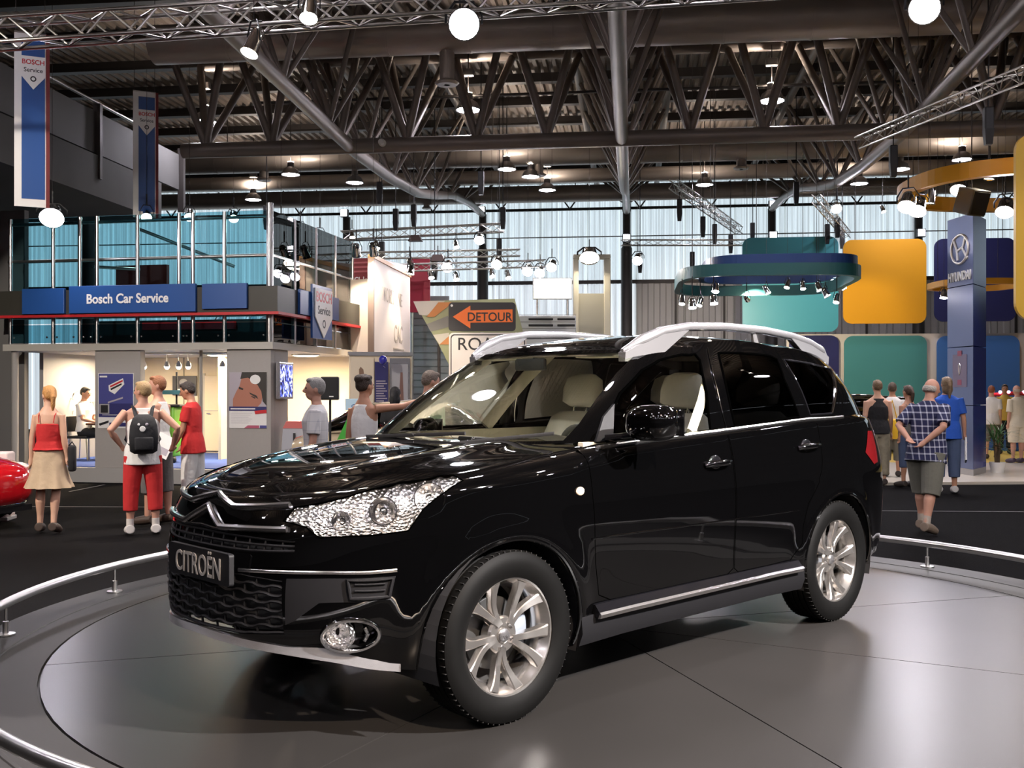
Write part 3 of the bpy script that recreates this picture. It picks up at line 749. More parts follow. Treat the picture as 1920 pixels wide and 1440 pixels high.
fog=[pa.cast(*px_ray(657+54*math.cos(a),1191+29*math.sin(a)-3*math.cos(a))) for a in [2*PI*k/28 for k in range(28)]]
dF=pa.side((.86,1.08),(.855,.9),(.83,.60),(.80,.45),(.70,.41),(-.20,.415),(-.25,.44),(-.248,.8),(-.235,1.2)); dF[0]=(dF[0][0],.992); dF[-1]=(dF[-1][0],.992)
dR=pa.side((-.245,1.2),(-.258,.8),(-.26,.44),(-.30,.415),(-.80,.415),(-.90,.50),(-.915,.60),(-.97,.72),(-1.09,.83),(-1.14,.95),(-1.16,1.2)); dR[0]=(dR[0][0],.992); dR[-1]=(dR[-1][0],.992)
tlp=pa.px((1626,808),(1634,808),(1645,866),(1638,870),(1622,848))
ra=pa.regions({'archF':close_down(archF),'archR':close_down(archR),'headlamp':hl,'insert':ins,'grille':gl,'upper_grille':gu,'fog':fog,'front_door':dF,'rear_door':dR,'tail':tlp},.028,('archF','archR'))
# lower plastic skirt: faces of the rest below the door line become plastic by a region split on height
sk=Skin().add(ra[''])
PX_WS=pc.px((1056,826),(1085,795),(1120,745),(1155,700),(1190,666)); 
ws=[(0,.03)]+[(p[0],max(.03,p[1])) for p in PX_WS]+[(PX_WS[-1][0]*.92,.965),(PX_WS[-1][0]*.5,.97),(0,.97)]
wF=pc.px((1150,812),(1147,772),(1162,738),(1204,694),(1237,675),(1279,665),(1303,664),(1312,675),(1325,738),(1334,800)); wF=[(wF[0][0],.02)]+wF[1:-1]+[(wF[-1][0],.02)]
wR=pc.px((1347,662),(1400,663),(1445,668),(1456,674),(1470,712),(1498,782),(1378,797)); wR=wR[:-2]+[(wR[-2][0],.03),(wR[-1][0],.03)]
wQ=pc.px((1468,674),(1515,681),(1556,692),(1560,776),(1519,783)); wQ=wQ[:-2]+[(wQ[-2][0],.05),(wQ[-1][0],.04)]
L3=CS[-1]; wB=[(L3,.06),(L3-.55,.08),(L3-.50,.86),(L3,.90)]
rc=pc.regions({'ws':ws,'wF':wF,'wR':wR,'wQ':wQ,'wB':wB},.028)
sk.add(rc[''])
pr=Patch(ROOF,RX[0]+.002,RX[-1]-.002,90,0,1,24,.6,Vector((0,0,1)))
sk.add(pr.regions({},.035)[''])
body=sk.build('body_shell',M_PAINT,suv)
# extra closing strip where hood and cabin meet (cowl)
ph=Patch(HOOD,.80,HX[-1]-.001,70,0,1,40,.75,Vector((0,0,1)))
Skin().add(ph.regions({},.03)['']).build('hood',M_PAINT,suv)
Skin().add(rc['ws']).build('windscreen',M_WS,suv)
Skin().add(rc['wB']).build('rear_window',M_PRIV,suv)
for sg,pl in ((1,True),(-1,False)):
    d1=Skin().add(ra['front_door'],False,pl).build('front_door',M_PAINT,suv); d2=Skin().add(ra['rear_door'],False,pl).build('rear_door',M_PAINT,suv)
    Skin().add(rc['wF'],False,pl).build('front_side_window',M_SIDEG,suv); Skin().add(rc['wR'],False,pl).build('rear_side_window',M_PRIV,suv); Skin().add(rc['wQ'],False,pl).build('quarter_window',M_PRIV,suv)
    Fm=Matrix.Identity(4) if sg==1 else Matrix.Diagonal((1,-1,1,1))
    def tb(name,st,r,m,parent=suv,patch=pa,off=0.,flat=None,n=8,closed=False):
        pts=patch.line(st+([st[0]] if closed else []),off)
        if closed: pts=pts[:-1]
        mb=MB().tube(pts,r,n,closed=closed,M=Fm,flat=flat)
        return mb.build(name,m,parent,True)
    # window frames and shut lines
    tb('window_seal',wF,.007,M_GAP,patch=pc,closed=True); tb('window_seal',wR,.007,M_GAP,patch=pc,closed=True); tb('quarter_window_frame',wQ,.006,M_GLOSSB,patch=pc,closed=True)
    cq=[wQ[2],(wQ[2][0]+(wQ[3][0]-wQ[2][0])*.5,(wQ[2][1]+wQ[3][1])/2),wQ[3]]; tb('quarter_window_chrome',cq,.008,M_CHROME,patch=pc,off=.004)
    tb('door_gap',dF,.003,M_GAP,d1,off=-.0015); tb('door_gap',dR,.003,M_GAP,d2,off=-.0015)
    bs=[(q2s(q),.985) for q in [1.12+.03*i for i in range(33)]]; tb('belt_moulding',bs,.011,M_BRIGHT,off=.003)
    # B pillar strip
    bp_=pc.px((1326,652),(1345,735),(1361,806)); tb('pillar_trim',[(p[0],max(.02,p[1])) for p in bp_],.006,M_CHROME,patch=pc,off=.002,flat=(1,.5))
    # headlamp: clear cover, faceted reflector set back, two lamp bowls
    lamp=bpy.data.objects.new('headlamp',None); COL.objects.link(lamp); lamp.parent=suv
    Skin().add(ra['headlamp'],False,pl).build('cover',M_LENS,lamp)
    v,nn,ff=ra['headlamp']; cen=sum(v,Vector())/len(v); dmax=max((p-cen).length for p in v)
    dep=[]
    edge=pa.line(hl+[hl[0]],0,.02)
    for p in v: dep.append(min(.055,min((p-e).length for e in edge)*.8))
    Skin().add(([p-q*(.004+d) for p,q,d in zip(v,nn,dep)],nn,ff),False,pl).build('reflector',M_REFL,lamp)
    for bx,by,br in ((812,930,.058),(722,955,.052),(640,972,.036)):
        a_=pa.px((bx,by))[0]; p=pa.pt(*a_); q=pa.normal(*a_); M=Fm@(Matrix.Translation(p-q*.052)@(Vector((.75,.55,.05)).lerp(q,.5)).to_track_quat('Z','Y').to_matrix().to_4x4())
        bowl=MB().lathe([(.008,-.02),(br*.5,-.012),(br*.85,.012),(br,.038),(br*1.06,.038),(br*1.06,.0)],28,M).build('lamp_bowl',M_CHROME,lamp,True)
        MB().ball((0,0,.012),br*.34,14,8,M).build('bulb',M_LENS if br<.05 else M_CHROME,bowl,True)
    tb('headlamp_gap',hl,.003,M_GAP,off=0,closed=True)
    # side intake frame and fins in the bumper insert
    Skin().add(ra['insert'],False,pl).build('bumper_insert',M_PLAST,suv)
    fr=pa.px((652,1088),(736,1084),(729,1118),(657,1122)); tb('intake_frame',fr,.008,M_PLAST,off=.004,closed=True)
    for yy in (1096,1108): tb('intake_fin',pa.px((665,yy),(722,yy-2)),.004,M_PLAST,off=.004)
    tb('bumper_chrome_strip',pa.px((448,1068),(520,1072),(640,1074),(744,1069)),.007,M_BRIGHT,off=.003,flat=(1,.6))
    # fog lamp
    fl=bpy.data.objects.new('fog_lamp',None); COL.objects.link(fl); fl.parent=suv
    v,nn,ff=ra['fog']; fcen=pa.px((640,1193))[0]; p0=pa.pt(*fcen)
    Skin().add(([p-q*.045 for p,q in zip(v,nn)],nn,ff),False,pl).build('housing',M_GLOSSB,fl)
    tb('bezel',fog,.017,M_CHROME,fl,off=.002,closed=True,flat=(1,.6))
    q=pa.normal(*fcen); M=Fm@(Matrix.Translation(p0-q*.03)@q.lerp(Vector((1,0,0)),.5).to_track_quat('Z','Y').to_matrix().to_4x4())
    MB().lathe([(.0,-.012),(.025,-.008),(.045,.012),(.052,.03),(.058,.03),(.058,.0)],28,M).build('reflector',M_REFL,fl,True)
    MB().lathe([(.0,.038),(.03,.036),(.054,.03)],28,M).build('lens',M_LENS,fl,True)
    tb('bezel_tail',pa.px((684,1178),(690,1190),(684,1204)),.009,M_CHROME,fl,off=-.012)
    # wheel arch edge, liner
    for nm,st,cx in (('front',archF,AX),('rear',archR,-AX)):
        tb('arch_lip',st,.010,M_PAINT,off=-.004)
        mb=MB(); n=26; pts=[]
        for k in range(n+1):
            a=math.radians(-18+216*k/n); pts.append((cx+(AR+.004)*math.cos(a),WR+(AR+.004)*math.sin(a)))
        vs2=[(x,.875,z) for x,z in pts]+[(x,.50,z) for x,z in pts]; mb.add(vs2,[(i,i+1,n+2+i,n+1+i) for i in range(n)]+[tuple(range(n+1,2*n+2))],Fm)
        mb.build('wheel_well',M_BLACK,suv)
    # door handles: recess cup and pull
    for (hx,hz) in ((-.10,.985),(-1.0,1.035)):
        c_=pa.side((hx,hz))[0]; p=pa.pt(*c_); q=pa.normal(*c_)
        h=MB().tube([p+q*.004+Vector((.105,0,-.004)),p+q*.03+Vector((.07,0,0)),p+q*.036,p+q*.03+Vector((-.07,0,.004)),p+q*.004+Vector((-.105,0,.006))],[.013,.017,.017,.017,.013],10,M=Fm).build('door_handle',M_PAINT,d1 if hx>-.5 else d2,True)
        MB().ball((0,0,0),(.055,.012,.040),16,10,Fm@Matrix.Translation(p-q*.004+Vector((.01,0,.005)))).build('handle_recess',M_GLOSSB,d1 if hx>-.5 else d2,True)
    # sill step strip and lower skirt
    mb=MB(); P=[pa.pt(*pa.side((x,.40))[0]) for x in (.84,.6,.2,-.2,-.6,-.86)]
    rings=[]
    for p in P: rings.append([p+Vector((0,-.02,-.045)),p+Vector((0,.030,-.04)),p+Vector((0,.040,-.022)),p+Vector((0,.012,.014)),p+Vector((0,-.02,.018))])
    mb.loft(rings,M=Fm); ss=mb.build('sill_step',M_GLOSSB,suv,True,30)
    MB().loft([[p+Vector((0,.028,-.046)),p+Vector((0,.042,-.043)),p+Vector((0,.048,-.026)),p+Vector((0,.040,-.016))] for p in P],M=Fm).build('chrome_edge',M_BRIGHT,ss,True,30)
    rings=[]
    for p in [pa.pt(*pa.side((x,.36))[0]) for x in (.93,.6,.2,-.2,-.6,-.92)]: rings.append([(p.x,p.y-.10,.235),(p.x,p.y-.012,.245),(p.x,p.y+.010,.30),(p.x,p.y+.004,.372),(p.x,p.y-.10,.372)])
    MB().loft(rings,M=Fm).build('sill_skirt',M_PLAST,suv,True,30)
    # mirror (the far one is folded in)
    mi=bpy.data.objects.new('door_mirror',None); COL.objects.link(mi); mi.parent=suv
    c_=Vector((.585,1.005,1.205)) if sg==1 else Vector((.42,.86,1.12)); mb=MB(); rings=[]
    for k in range(11):
        f=k/10; yy=-.125+.25*f; w=(1-abs(2*f-1)**3.2)**.5*.98+.02
        rings.append([c_+Vector((.075*w*math.cos(a)+( -.03 if math.cos(a)<0 else .02)*w,yy,.082*w*math.copysign(abs(math.sin(a))**.8,math.sin(a))+.01*f)) for a in [2*PI*j/20 for j in range(20)]])
    mb.loft(rings,M=Fm); mb.build('mirror_housing',M_PAINT,mi,True,80)
    MB().tube([(.66,.80,1.135),(.62,.87,1.145),(.60,.93,1.155)],[.03,.026,.03],12,M=Fm,flat=(.7,1.4)).build('mirror_arm',M_GLOSSB,mi,True)
    p1,p2,p3=[pc.pt(*a)+pc.normal(*a)*.004 for a in pc.px((1118,838),(1128,782),(1148,758))]; p4=pc.pt(*pc.px((1146,826))[0])
    MB().add([p1,p2,p3,p4,p1+Vector((0,.012,0)),p2+Vector((0,.012,0)),p3+Vector((0,.012,0)),p4+Vector((0,.012,0))],[(3,2,1,0),(4,5,6,7),(0,1,5,4),(1,2,6,5),(2,3,7,6),(3,0,4,7)],Fm).build('mirror_sail',M_PLAST,mi)
    MB().box((c_.x-.106,c_.y-.10,c_.z-.055),(c_.x-.098,c_.y+.10,c_.z+.065),Fm).build('mirror_glass',M_CHROME,mi)
    # roof rail
    rp=[(.26,.560,1.556),(.14,.59,1.612),(0,.605,1.66),(-.22,.607,1.692),(-.55,.607,1.706),(-.95,.605,1.702),(-1.25,.60,1.682),(-1.48,.592,1.65),(-1.66,.58,1.605),(-1.74,.572,1.575)]
    rr=bpy.data.objects.new('roof_rail',None); COL.objects.link(rr); rr.parent=suv
    rings=[]
    for i,p in enumerate(rp):
        w=.032 if 0<i<9 else .012; h=.024 if 1<i<8 else (.028 if 0<i<9 else .008)
        rings.append([Vector(p)+Vector((0,w*math.cos(a),h*math.sin(a))) for a in [2*PI*j/12 for j in range(12)]])
    MB().loft(rings,M=Fm).build('bar',M_SATIN,rr,True)
    for seq in ((0,1,2,3),(6,7,8,9)):                       # the solid feet that blend into the roof
        rings=[]
        for j,i0 in enumerate(seq):
            p=rp[i0]; thin=.004 if (i0==3 or i0==6) else .10
            rings.append([(p[0],p[1]-.024,p[2]-.010),(p[0],p[1]+.024,p[2]-.010),(p[0],p[1]+.020,max(p[2]-.012-thin,1.50)),(p[0],p[1]-.020,max(p[2]-.012-thin,1.50))])
        MB().loft(rings,M=Fm).build('foot',M_SATIN,rr,True,40)
    MB().tube([(-.86,.60,1.70),(-.90,.59,1.62)],[.02,.03],10,M=Fm,flat=(1,.7)).build('stanchion',M_SATIN,rr,True)
    # tail lamp, side indicator
    Skin().add(ra['tail'],False,pl,.003).build('tail_lamp',M_REDL,suv)
    c_=pa.px((1087,921))[0]; p=pa.pt(*c_); q=pa.normal(*c_)
    MB().ball((0,0,0),(.026,.010,.019),16,10,Fm@Matrix.Translation(p+q*.003)).build('side_indicator',mat('indicator lens',(.75,.55,.40),.1,coat=1.),suv,True)
    tb('side_crease',pa.side((.86,.705),(.3,.70),(-.25,.695),(-.88,.69)),.004,M_PAINT,off=.001)
# central front parts
for nm,key,mm in (('lower_grille','grille',M_BLACK),('upper_grille','upper_grille',M_BLACK)):
    g_=bpy.data.objects.new(nm,None); COL.objects.link(g_); g_.parent=suv
    v,nn,ff=ra[key]; Skin().add(([p-q*.05 for p,q in zip(v,nn)],nn,ff)).build('backing',mm,g_)
    lp=gl if key=='grille' else gu
    smax=max(p[0] for p in lp); 
    rows=7 if key=='grille' else 2
    def P_(s,t,off): 
        p=pa.pt(abs(s),t); q=pa.normal(max(abs(s),.01),t); v_=p+q*off; return Vector((v_.x,v_.y if s>=0 else -v_.y,v_.z))
    t0=[p[1] for p in lp]; 
    def tr(s,f):     # row height between the lower and upper border of the opening
        n_=len(lp)//2; up=lp[:n_]; lo=lp[n_:][::-1]
        def at(L,s):
            for (a,b),(c,d) in zip(L,L[1:]):
                if abs(s)<=c: return b+(d-b)*(abs(s)-a)/max(1e-6,c-a)
            return L[-1][1]
        return at(lo,s)+(at(up,s)-at(lo,s))*f
    if key=='grille':
        cell=.115
        for r_ in range(rows+1):
            pts=[]; n=96
            for k in range(n+1):
                s=-smax+2*smax*k/n; ph_=(s/cell+.5*(r_%2))%1.; w=max(-1,min(1,(abs(ph_-.5)*4-1)*2.2))
                f=min(.985,max(.015,r_/rows+.14/rows*w)); pts.append(P_(s,tr(s,f),-.010))
            MB().tube(pts,.0065,6,flat=(1,1.5)).build('grille_bar',M_PLAST,g_,True)
        for k in range(-8,9):
            for r_ in range(rows):
                s=(k+.5*(r_%2)+.25)*cell
                if abs(s)<smax-.01:
                    MB().tube([P_(s,tr(s,(r_+.12)/rows),-.010),P_(s,tr(s,(r_+.88)/rows),-.010)],.005,5).build('grille_link',M_PLAST,g_,True)
    else:
        for f in (.08,.5,.94): MB().tube([P_(-smax+2*smax*k/40,tr(-smax+2*smax*k/40,f),-.008) for k in range(41)],.006,6).build('grille_bar',M_PLAST,g_,True)
        for k in range(-6,7): s=k*.078; MB().tube([P_(s,tr(s,.05),-.012),P_(s,tr(s,.95),-.012)],.005,5).build('grille_rib',M_PLAST,g_,True)
def both(name,st,r,m,parent,off=0.,flat=None):
    h=pa.line(st,off,.02); pts=[Vector((p.x,-p.y,p.z)) for p in h[::-1]]+h[1:]
    return MB().tube(pts,r,8,flat=flat).build(name,m,parent,True)
em=bpy.data.objects.new('chevron_emblem',None); COL.objects.link(em); em.parent=suv
u1=pa.px((441,950),(480,951),(545,948)); u0=pa.cast((4,0,.93),(-1,0,0)); both('chevron_bar',[(0,u0[1])]+[(u1[0][0],u1[0][1])]+u1[1:],.012,M_BRIGHT,em,.008)
l1=pa.px((416,988),(470,991),(540,993)); l0=pa.front((0.0,.885))[0]; both('chevron_bar',[(0,l0[1])]+l1,.012,M_BRIGHT,em,.010)
both('grille_chrome_strip',pa.front((0,.812),(.10,.806),(.2,.805)),.006,M_CHROME,suv,.004)
# number plate with the maker's name
pl_=bpy.data.objects.new('name_plate',None); COL.objects.link(pl_); pl_.parent=suv
mb=MB().prism(rrect(.50,.125,.012),-.010,.010,face_m((2.281,.065,.668),(0,1,0))); mb.build('plate',M_PLAST,pl_)
text_obj('lettering','CITROËN',.118,mat('plate letters',(.20,.19,.18),.45),pl_,face_m((2.2925,.065,.660),(0,1,0)),.003,.001,.75)
# silver skid strip under the front bumper
zz=[(s,.005) for s in [q2s(.60)*i/24 for i in range(25)]]
rings=[]
hh=[]
for a,bb in zz:
    p=pa.pt(a,.0); q=pa.normal(max(a,.01),.03); q=Vector((q.x,q.y,0)).normalized(); f=min(1,max(0,(a/q2s(.6)-.55)/.4)); w=.024+.020*math.sin(PI*f)
    hh.append((p,q,w))
full=[(Vector((p.x,-p.y,p.z)),Vector((q.x,-q.y,0)),w) for p,q,w in hh[::-1]]+hh[1:]
MB().loft([[p+q*.012+Vector((0,0,w)),p+q*.014+Vector((0,0,-.006)),p-q*.03+Vector((0,0,-.014)),p-q*.03+Vector((0,0,w*.5))] for p,q,w in full]).build('skid_strip',M_SATIN,suv,True,30)
# underbody, cowl, wipers, antenna
MB().bevbox((-2.1,-.50,.27),(1.70,.50,.45),.03).build('underbody',M_BLACK,suv)
MB().add([(.80,-.76,1.085),(1.06,-.55,1.098),(1.11,0,1.10),(1.06,.55,1.098),(.80,.76,1.085),(.70,.74,1.10),(.98,.55,1.10),(1.03,0,1.10),(.98,-.55,1.10),(.70,-.74,1.10)],[(0,1,8,9),(1,2,7,8),(2,3,6,7),(3,4,5,6)]).build('cowl_panel',M_PLAST,suv)
for (a,b_,c_) in (((.98,.15,1.125),(1.0,.42,1.13),(.86,.66,1.16)),((1.06,-.38,1.12),(1.06,-.1,1.135),(.99,.20,1.15))):
    wi=bpy.data.objects.new('wiper',None); COL.objects.link(wi); wi.parent=suv
    MB().tube([a,b_],[.011,.007],8).build('arm',M_BLACK,wi,True); MB().tube([Vector(b_)*2-Vector(c_),b_,c_],.006,6,flat=(1.6,.8)).build('blade',M_BLACK,wi,True)
MB().tube([(-1.62,.0,1.62),(-1.72,0,1.70)],[.008,.003],8).build('antenna',M_BLACK,suv,True)
MB().lathe([(0,.0),(.012,.0),(.010,.012),(0,.016)],12,Matrix.Translation(HOOD(1.0,.35))).build('washer_jet',M_CHROME,suv,True)
# ---- cabin
MB().bevbox((-2.0,-.74,.42),(.95,.74,.50),.02).build('cabin_floor',M_DASH,suv)
mb=MB(); 
dash=[]
for k in range(13):
    y=-.72+1.44*k/12; e=(1-(abs(y)/.74)**3)*.13
    dash.append([(.62+e*.9,y,1.09),(.74+e,y,1.085),(.74+e,y,.6),(.40,y,.6),(.36,y,.85),(.42,y,1.02),(.50,y,1.085)])
mb.loft(dash).build('dashboard',M_BEIGE,suv,True,50)
MB().loft([[(.46,y0+.5*(1-f)*0,1.075+.045*math.sin(PI*f)),(.62,y0,1.09+.055*math.sin(PI*f)),(.62,y0,1.05),(.44,y0,1.04)] for f,y0 in [(i/8,.16+.46*i/8) for i in range(9)]]).build('instrument_hood',M_DASH,suv,True)
sw=bpy.data.objects.new('steering_wheel',None); COL.objects.link(sw); sw.parent=suv
SM=Matrix.Translation((.30,.38,1.0))@Matrix.Rotation(math.radians(-68),4,'Y')
MB().tube([(.185*math.cos(2*PI*k/36),.185*math.sin(2*PI*k/36),0) for k in range(36)],.016,10,closed=True,M=SM).build('rim',M_DASH,sw,True)
MB().ball((0,0,0),(.07,.065,.03),14,8,SM).build('hub',M_DASH,sw,True)
for a in (0,PI,PI/2*3): MB().tube([(0,0,0),(.18*math.cos(a+PI/2),.18*math.sin(a+PI/2),0)],.014,8,M=SM).build('spoke',M_DASH,sw,True)
def seat(x,y,w,name='car_seat',hr=True,zb=.62):
    t=bpy.data.objects.new(name,None); COL.objects.link(t); t.parent=suv; t.location=(x,y,0)
    MB().bevbox((-.02,-w/2,zb-.12),(.50,w/2,zb+.06),.05).build('cushion',M_SEAT,t,True,60)
    Mb=Matrix.Translation((.0,0,zb+.02))@Matrix.Rotation(math.radians(-14),4,'Y')
    rings=[]
    for f,wf,d in ((0,.92,.07),(.15,1.,.085),(.45,1.,.08),(.75,.92,.065),(.93,.80,.05),(1.,.60,.02)):
        rings.append([(d*math.copysign(abs(math.cos(a))**.6,math.cos(a)),w/2*wf*math.copysign(abs(math.sin(a))**.55,math.sin(a)),.60*f) for a in [2*PI*k/24 for k in range(24)]])
    MB().loft(rings,M=Mb).build('backrest',M_SEAT,t,True,60)
    if hr:
        rings=[]
        for f,wf,d in ((0,.6,.03),(.12,.95,.055),(.5,1.,.06),(.85,.9,.05),(1.,.55,.02)):
            rings.append([(d*math.copysign(abs(math.cos(a))**.7,math.cos(a)),.145*wf*math.copysign(abs(math.sin(a))**.6,math.sin(a)),.635+.20*f) for a in [2*PI*k/20 for k in range(20)]])
        MB().loft(rings,M=Mb).build('headrest',M_SEAT,t,True,60)
        for s in (-1,1): MB().tube([(0,s*.05,.56),(0,s*.05,.66)],.007,8,M=Mb).build('headrest_post',M_CHROME,t,True)
    return t
seat(-.32,.38,.54); seat(-.32,-.38,.54); seat(-1.15,.34,.60,'rear_seat'); seat(-1.15,-.34,.60,'rear_seat')
for s in (-1,1):
    MB().loft([[(x,s*.775,.45),(x,s*.80,.80),(x,s*.765,1.12),(x,s*.735,1.12),(x,s*.72,.80),(x,s*.73,.45)] for x in (.78,.2,-.3,-1.1)]).build('door_lining',M_BEIGE,suv,True,40)
    MB().tube([Vector(Cq(1.28,t))*1.-Vector((0,.03,0)) if s>0 else Vector((Cq(1.28,t)[0],-Cq(1.28,t)[1]+.03,Cq(1.28,t)[2])) for t in (0,.3,.6,.95)],.035,10,flat=(1.2,.5)).build('pillar_lining',M_BEIGE,suv,True)
    MB().tube([(p[0]-.02,s*(p[1]-.025),p[2]-.012) for p in [pc.pt(PX_WS[-1][0]+.03+.0*t,t) for t in (.0,.3,.6,.97)]],.028,10).build('screen_pillar_lining',M_BEIGE,suv,True)
    MB().bevbox((.10,s*.38-.16,1.525),(.24,s*.38+.16,1.545),.008).build('sun_visor',M_BEIGE,suv,True)
lin=Skin(); rr_=pr.regions({},.06)['']; lin.add(([p-Vector((0,0,.03)) for p in rr_[0]],[-n for n in rr_[1]],[f[::-1] for f in rr_[2]])).build('headliner',M_BEIGE,suv)
MB().bevbox((.33,-.11,1.46),(.36,.11,1.525),.012).build('rear_view_mirror',M_DASH,suv,True)
# ---- wheels
tyre_prof=[(.240,-.095),(.262,-.108),(.300,-.1135),(.328,-.108),(.345,-.096),(.3515,-.075)]
def groove(c,w,d): return [(.3525,c-w/2-.002),(.3525-d,c-w/2),(.3525-d,c+w/2),(.3525,c+w/2+.002)]
for c_ in (-.052,-.018,.018,.052): tyre_prof+=groove(c_,.009,.008)
tyre_prof+=[(.3515,.075),(.345,.096),(.328,.108),(.300,.1135),(.262,.108),(.240,.095)]
me_tyre=MB().lathe(tyre_prof,96).mesh('tyre',M_RUBBER,True,35)
blk=MB()
for k in range(72):                                          # sipes across the shoulders
    a=2*PI*k/72
    for s in (-1,1): blk.box((.3440,-.0016,.060*s if s>0 else -.094),(.3518,.0016,.094*s if s>0 else -.060),Matrix.Rotation(a,4,'Z'))
me_sipe=blk.mesh('tread_sipes',mat('sipe shadow rubber',(.004,.004,.004),.8))
me_rim=MB().lathe([(.205,-.10),(.238,-.098),(.238,-.088),(.222,-.07),(.200,-.04),(.198,.03),(.215,.060),(.228,.078),(.234,.088),(.2465,.092),(.2465,.082),(.24,.08)],96).mesh('rim_barrel',M_ALLOY,True,35)
def spoke_mesh(sg):
    rings=[]; n=14
    for k in range(n+1):
        f=k/n; r=.050+(.226-.050)*f
        off=sg*(.10+.20*f**1.1)+.16*f*(1-f)+.10*f; w=(.021+.013*f+.014*f**6); z=.062-.022*math.sin(PI*f*.9)*(1-f)+.020*f**2; d=.034-.012*f
        c,s_=math.cos(off),math.sin(off); t_=Vector((-s_,c,0)); o=Vector((r*c,r*s_,0))
        rings.append([o-t_*w*.75+Vector((0,0,z-d)),o+t_*w*.75+Vector((0,0,z-d)),o+t_*w*.55+Vector((0,0,z-.004)),o+t_*w*.42+Vector((0,0,z)),o-t_*w*.42+Vector((0,0,z)),o-t_*w*.55+Vector((0,0,z-.004))])
    return MB().loft(rings).mesh('spoke',M_ALLOY,True,25)
me_sp=[spoke_mesh(1),spoke_mesh(-1)]
me_hub=MB().lathe([(0,.058),(.027,.058),(.030,.055),(.031,.046),(.036,.050),(.070,.050),(.078,.040),(.078,.0),(.05,-.02)],48).mesh('hub',M_ALLOY,True,30)
me_cap=MB().lathe([(0,.066),(.022,.065),(.028,.060)],24).mesh('centre_cap',mat('cap grey',(.20,.20,.21),.25,.8),True,40)
me_nut=MB().lathe([(0,.058),(.008,.058),(.0105,.050),(.0105,.03)],8).mesh('wheel_nut',M_CHROME,True,30)
me_disc=MB().lathe([(.06,-.03),(.06,-.018),(.148,-.018),(.150,-.02),(.150,-.04),(.148,-.042),(.06,-.042)],48).mesh('brake_disc',mat('brake disc iron',(.10,.10,.10),.35,.8),True,30)
mbc=MB(); mbc.loft([[(r*math.cos(a),r*math.sin(a),z) for r,z in ((.100,.006),(.150,.010),(.176,.0),(.176,-.06),(.100,-.06))] for a in [math.radians(150+50*k/8) for k in range(9)]]); me_cal=mbc.mesh('brake_caliper',mat('caliper blue grey',(.35,.40,.48),.3,.6),True,40)
for wx,sy,turn,phase in ((AX,1,-1.5,.18),(-AX,1,0,.42),(AX,-1,-1.5,.1),(-AX,-1,0,.3)):
    w=bpy.data.objects.new('wheel',None); COL.objects.link(w); w.parent=suv
    w.matrix_local=Matrix.Translation((wx,sy*.775,WR))@Matrix.Rotation(math.radians(turn),4,'Z')@Matrix.Rotation(-sy*PI/2,4,'X')
    share('tyre',me_tyre,w); share('tread_sipes',me_sipe,w)['kind']='stuff'; share('rim_barrel',me_rim,w); share('hub',me_hub,w); share('centre_cap',me_cap,w); share('brake_disc',me_disc,w)
    share('brake_caliper',me_cal,w,Matrix.Rotation(math.radians(0 if wx>0 else 180),4,'Z'))
    for k in range(5):
        for j in (0,1): share('spoke',me_sp[j],w,Matrix.Rotation(phase+2*PI*k/5,4,'Z'))
        share('wheel_nut',me_nut,w,Matrix.Rotation(phase+2*PI*k/5,4,'Z')@Matrix.Translation((.052,0,0)))
    text_obj('cap_chevrons','^^',.03,M_CHROME,w,Matrix.Translation((0,0,.0665)),.001)
def gp0(px, d, z=0.): return Vector(((px - 960) / FPX * d, d, z))
# ================================================================ two-storey service stand at the left
BR = math.radians(-11.3); BO = Vector((-4.126, 17.6, 0)); BM = Matrix.Translation(BO) @ Matrix.Rotation(BR, 4, 'Z'); BI = BM.inverted()
def booth_at(px, py, yl):
    o = BI @ Vector((0, 0, EYE)); d = BI.to_3x3() @ Vector(((px - 960) / FPX, 1, (HROW - py) / FPX)); t = (yl - o.y) / d.y; return o + d * t
def booth_side(px, py, xl):
    o = BI @ Vector((0, 0, EYE)); d = BI.to_3x3() @ Vector(((px - 960) / FPX, 1, (HROW - py) / FPX)); t = (xl - o.x) / d.x; return o + d * t
M_PIER = mat('booth grey panel', (.36, .34, .315), .6, noise=.04)
M_CREAM = mat('booth cream wall', (.72, .62, .46), .7, noise=.03)
M_BCARP = mat('booth blue carpet', (.03, .07, .28), .9, noise=.2, nscale=80)
M_OLIVE = mat('fascia dark olive', (.035, .033, .025), .5)
M_PLINTH = mat('booth plinth', (.36, .35, .33), .6)
M_TGLASS = glass_mat('blue tinted glass', (.52, .74, .80), 1.5)
M_TGLASS2 = glass_mat('balustrade glass', (.34, .58, .66), 1.5)
M_SLAB = mat('booth ceiling edge', (.46, .44, .39), .55)
W = 5.1; D = 4.2
booth = thing('exhibition_stand', 'two-storey exhibition stand with lit ground floor and glazed upper deck', 'stand', BO, BR)
MB().box((-W, -.02, 0), (0, D, .26)).build('plinth', M_PLINTH, booth)
MB().box((-W + .05, .08, .26), (-.05, D, .275)).build('carpet', M_BCARP, booth)
def xs(px): return booth_at(px, 750, 0).x
for a, b_ in ((178, 263), (425, 511)): MB().bevbox((xs(a), 0, .26), (xs(b_) if b_ < 505 else 0, .16, 2.34), .008).build('front_pier', M_PIER, booth)
MB().bevbox((-.16, .16, .26), (0, booth_side(540, 750, 0).y, 2.34), .006).build('side_pier', M_PIER, booth)
bar(booth, 'corner_post', (xs(24), .06, .26), (xs(24), .06, 2.34), .06, M_PIER, 14)
MB().box((-W, D - .1, .26), (0, D, 2.34)).build('back_wall', M_CREAM, booth)
MB().box((-W, .9, .26), (-W + .08, D, 2.34)).build('end_wall', M_GREY, booth)
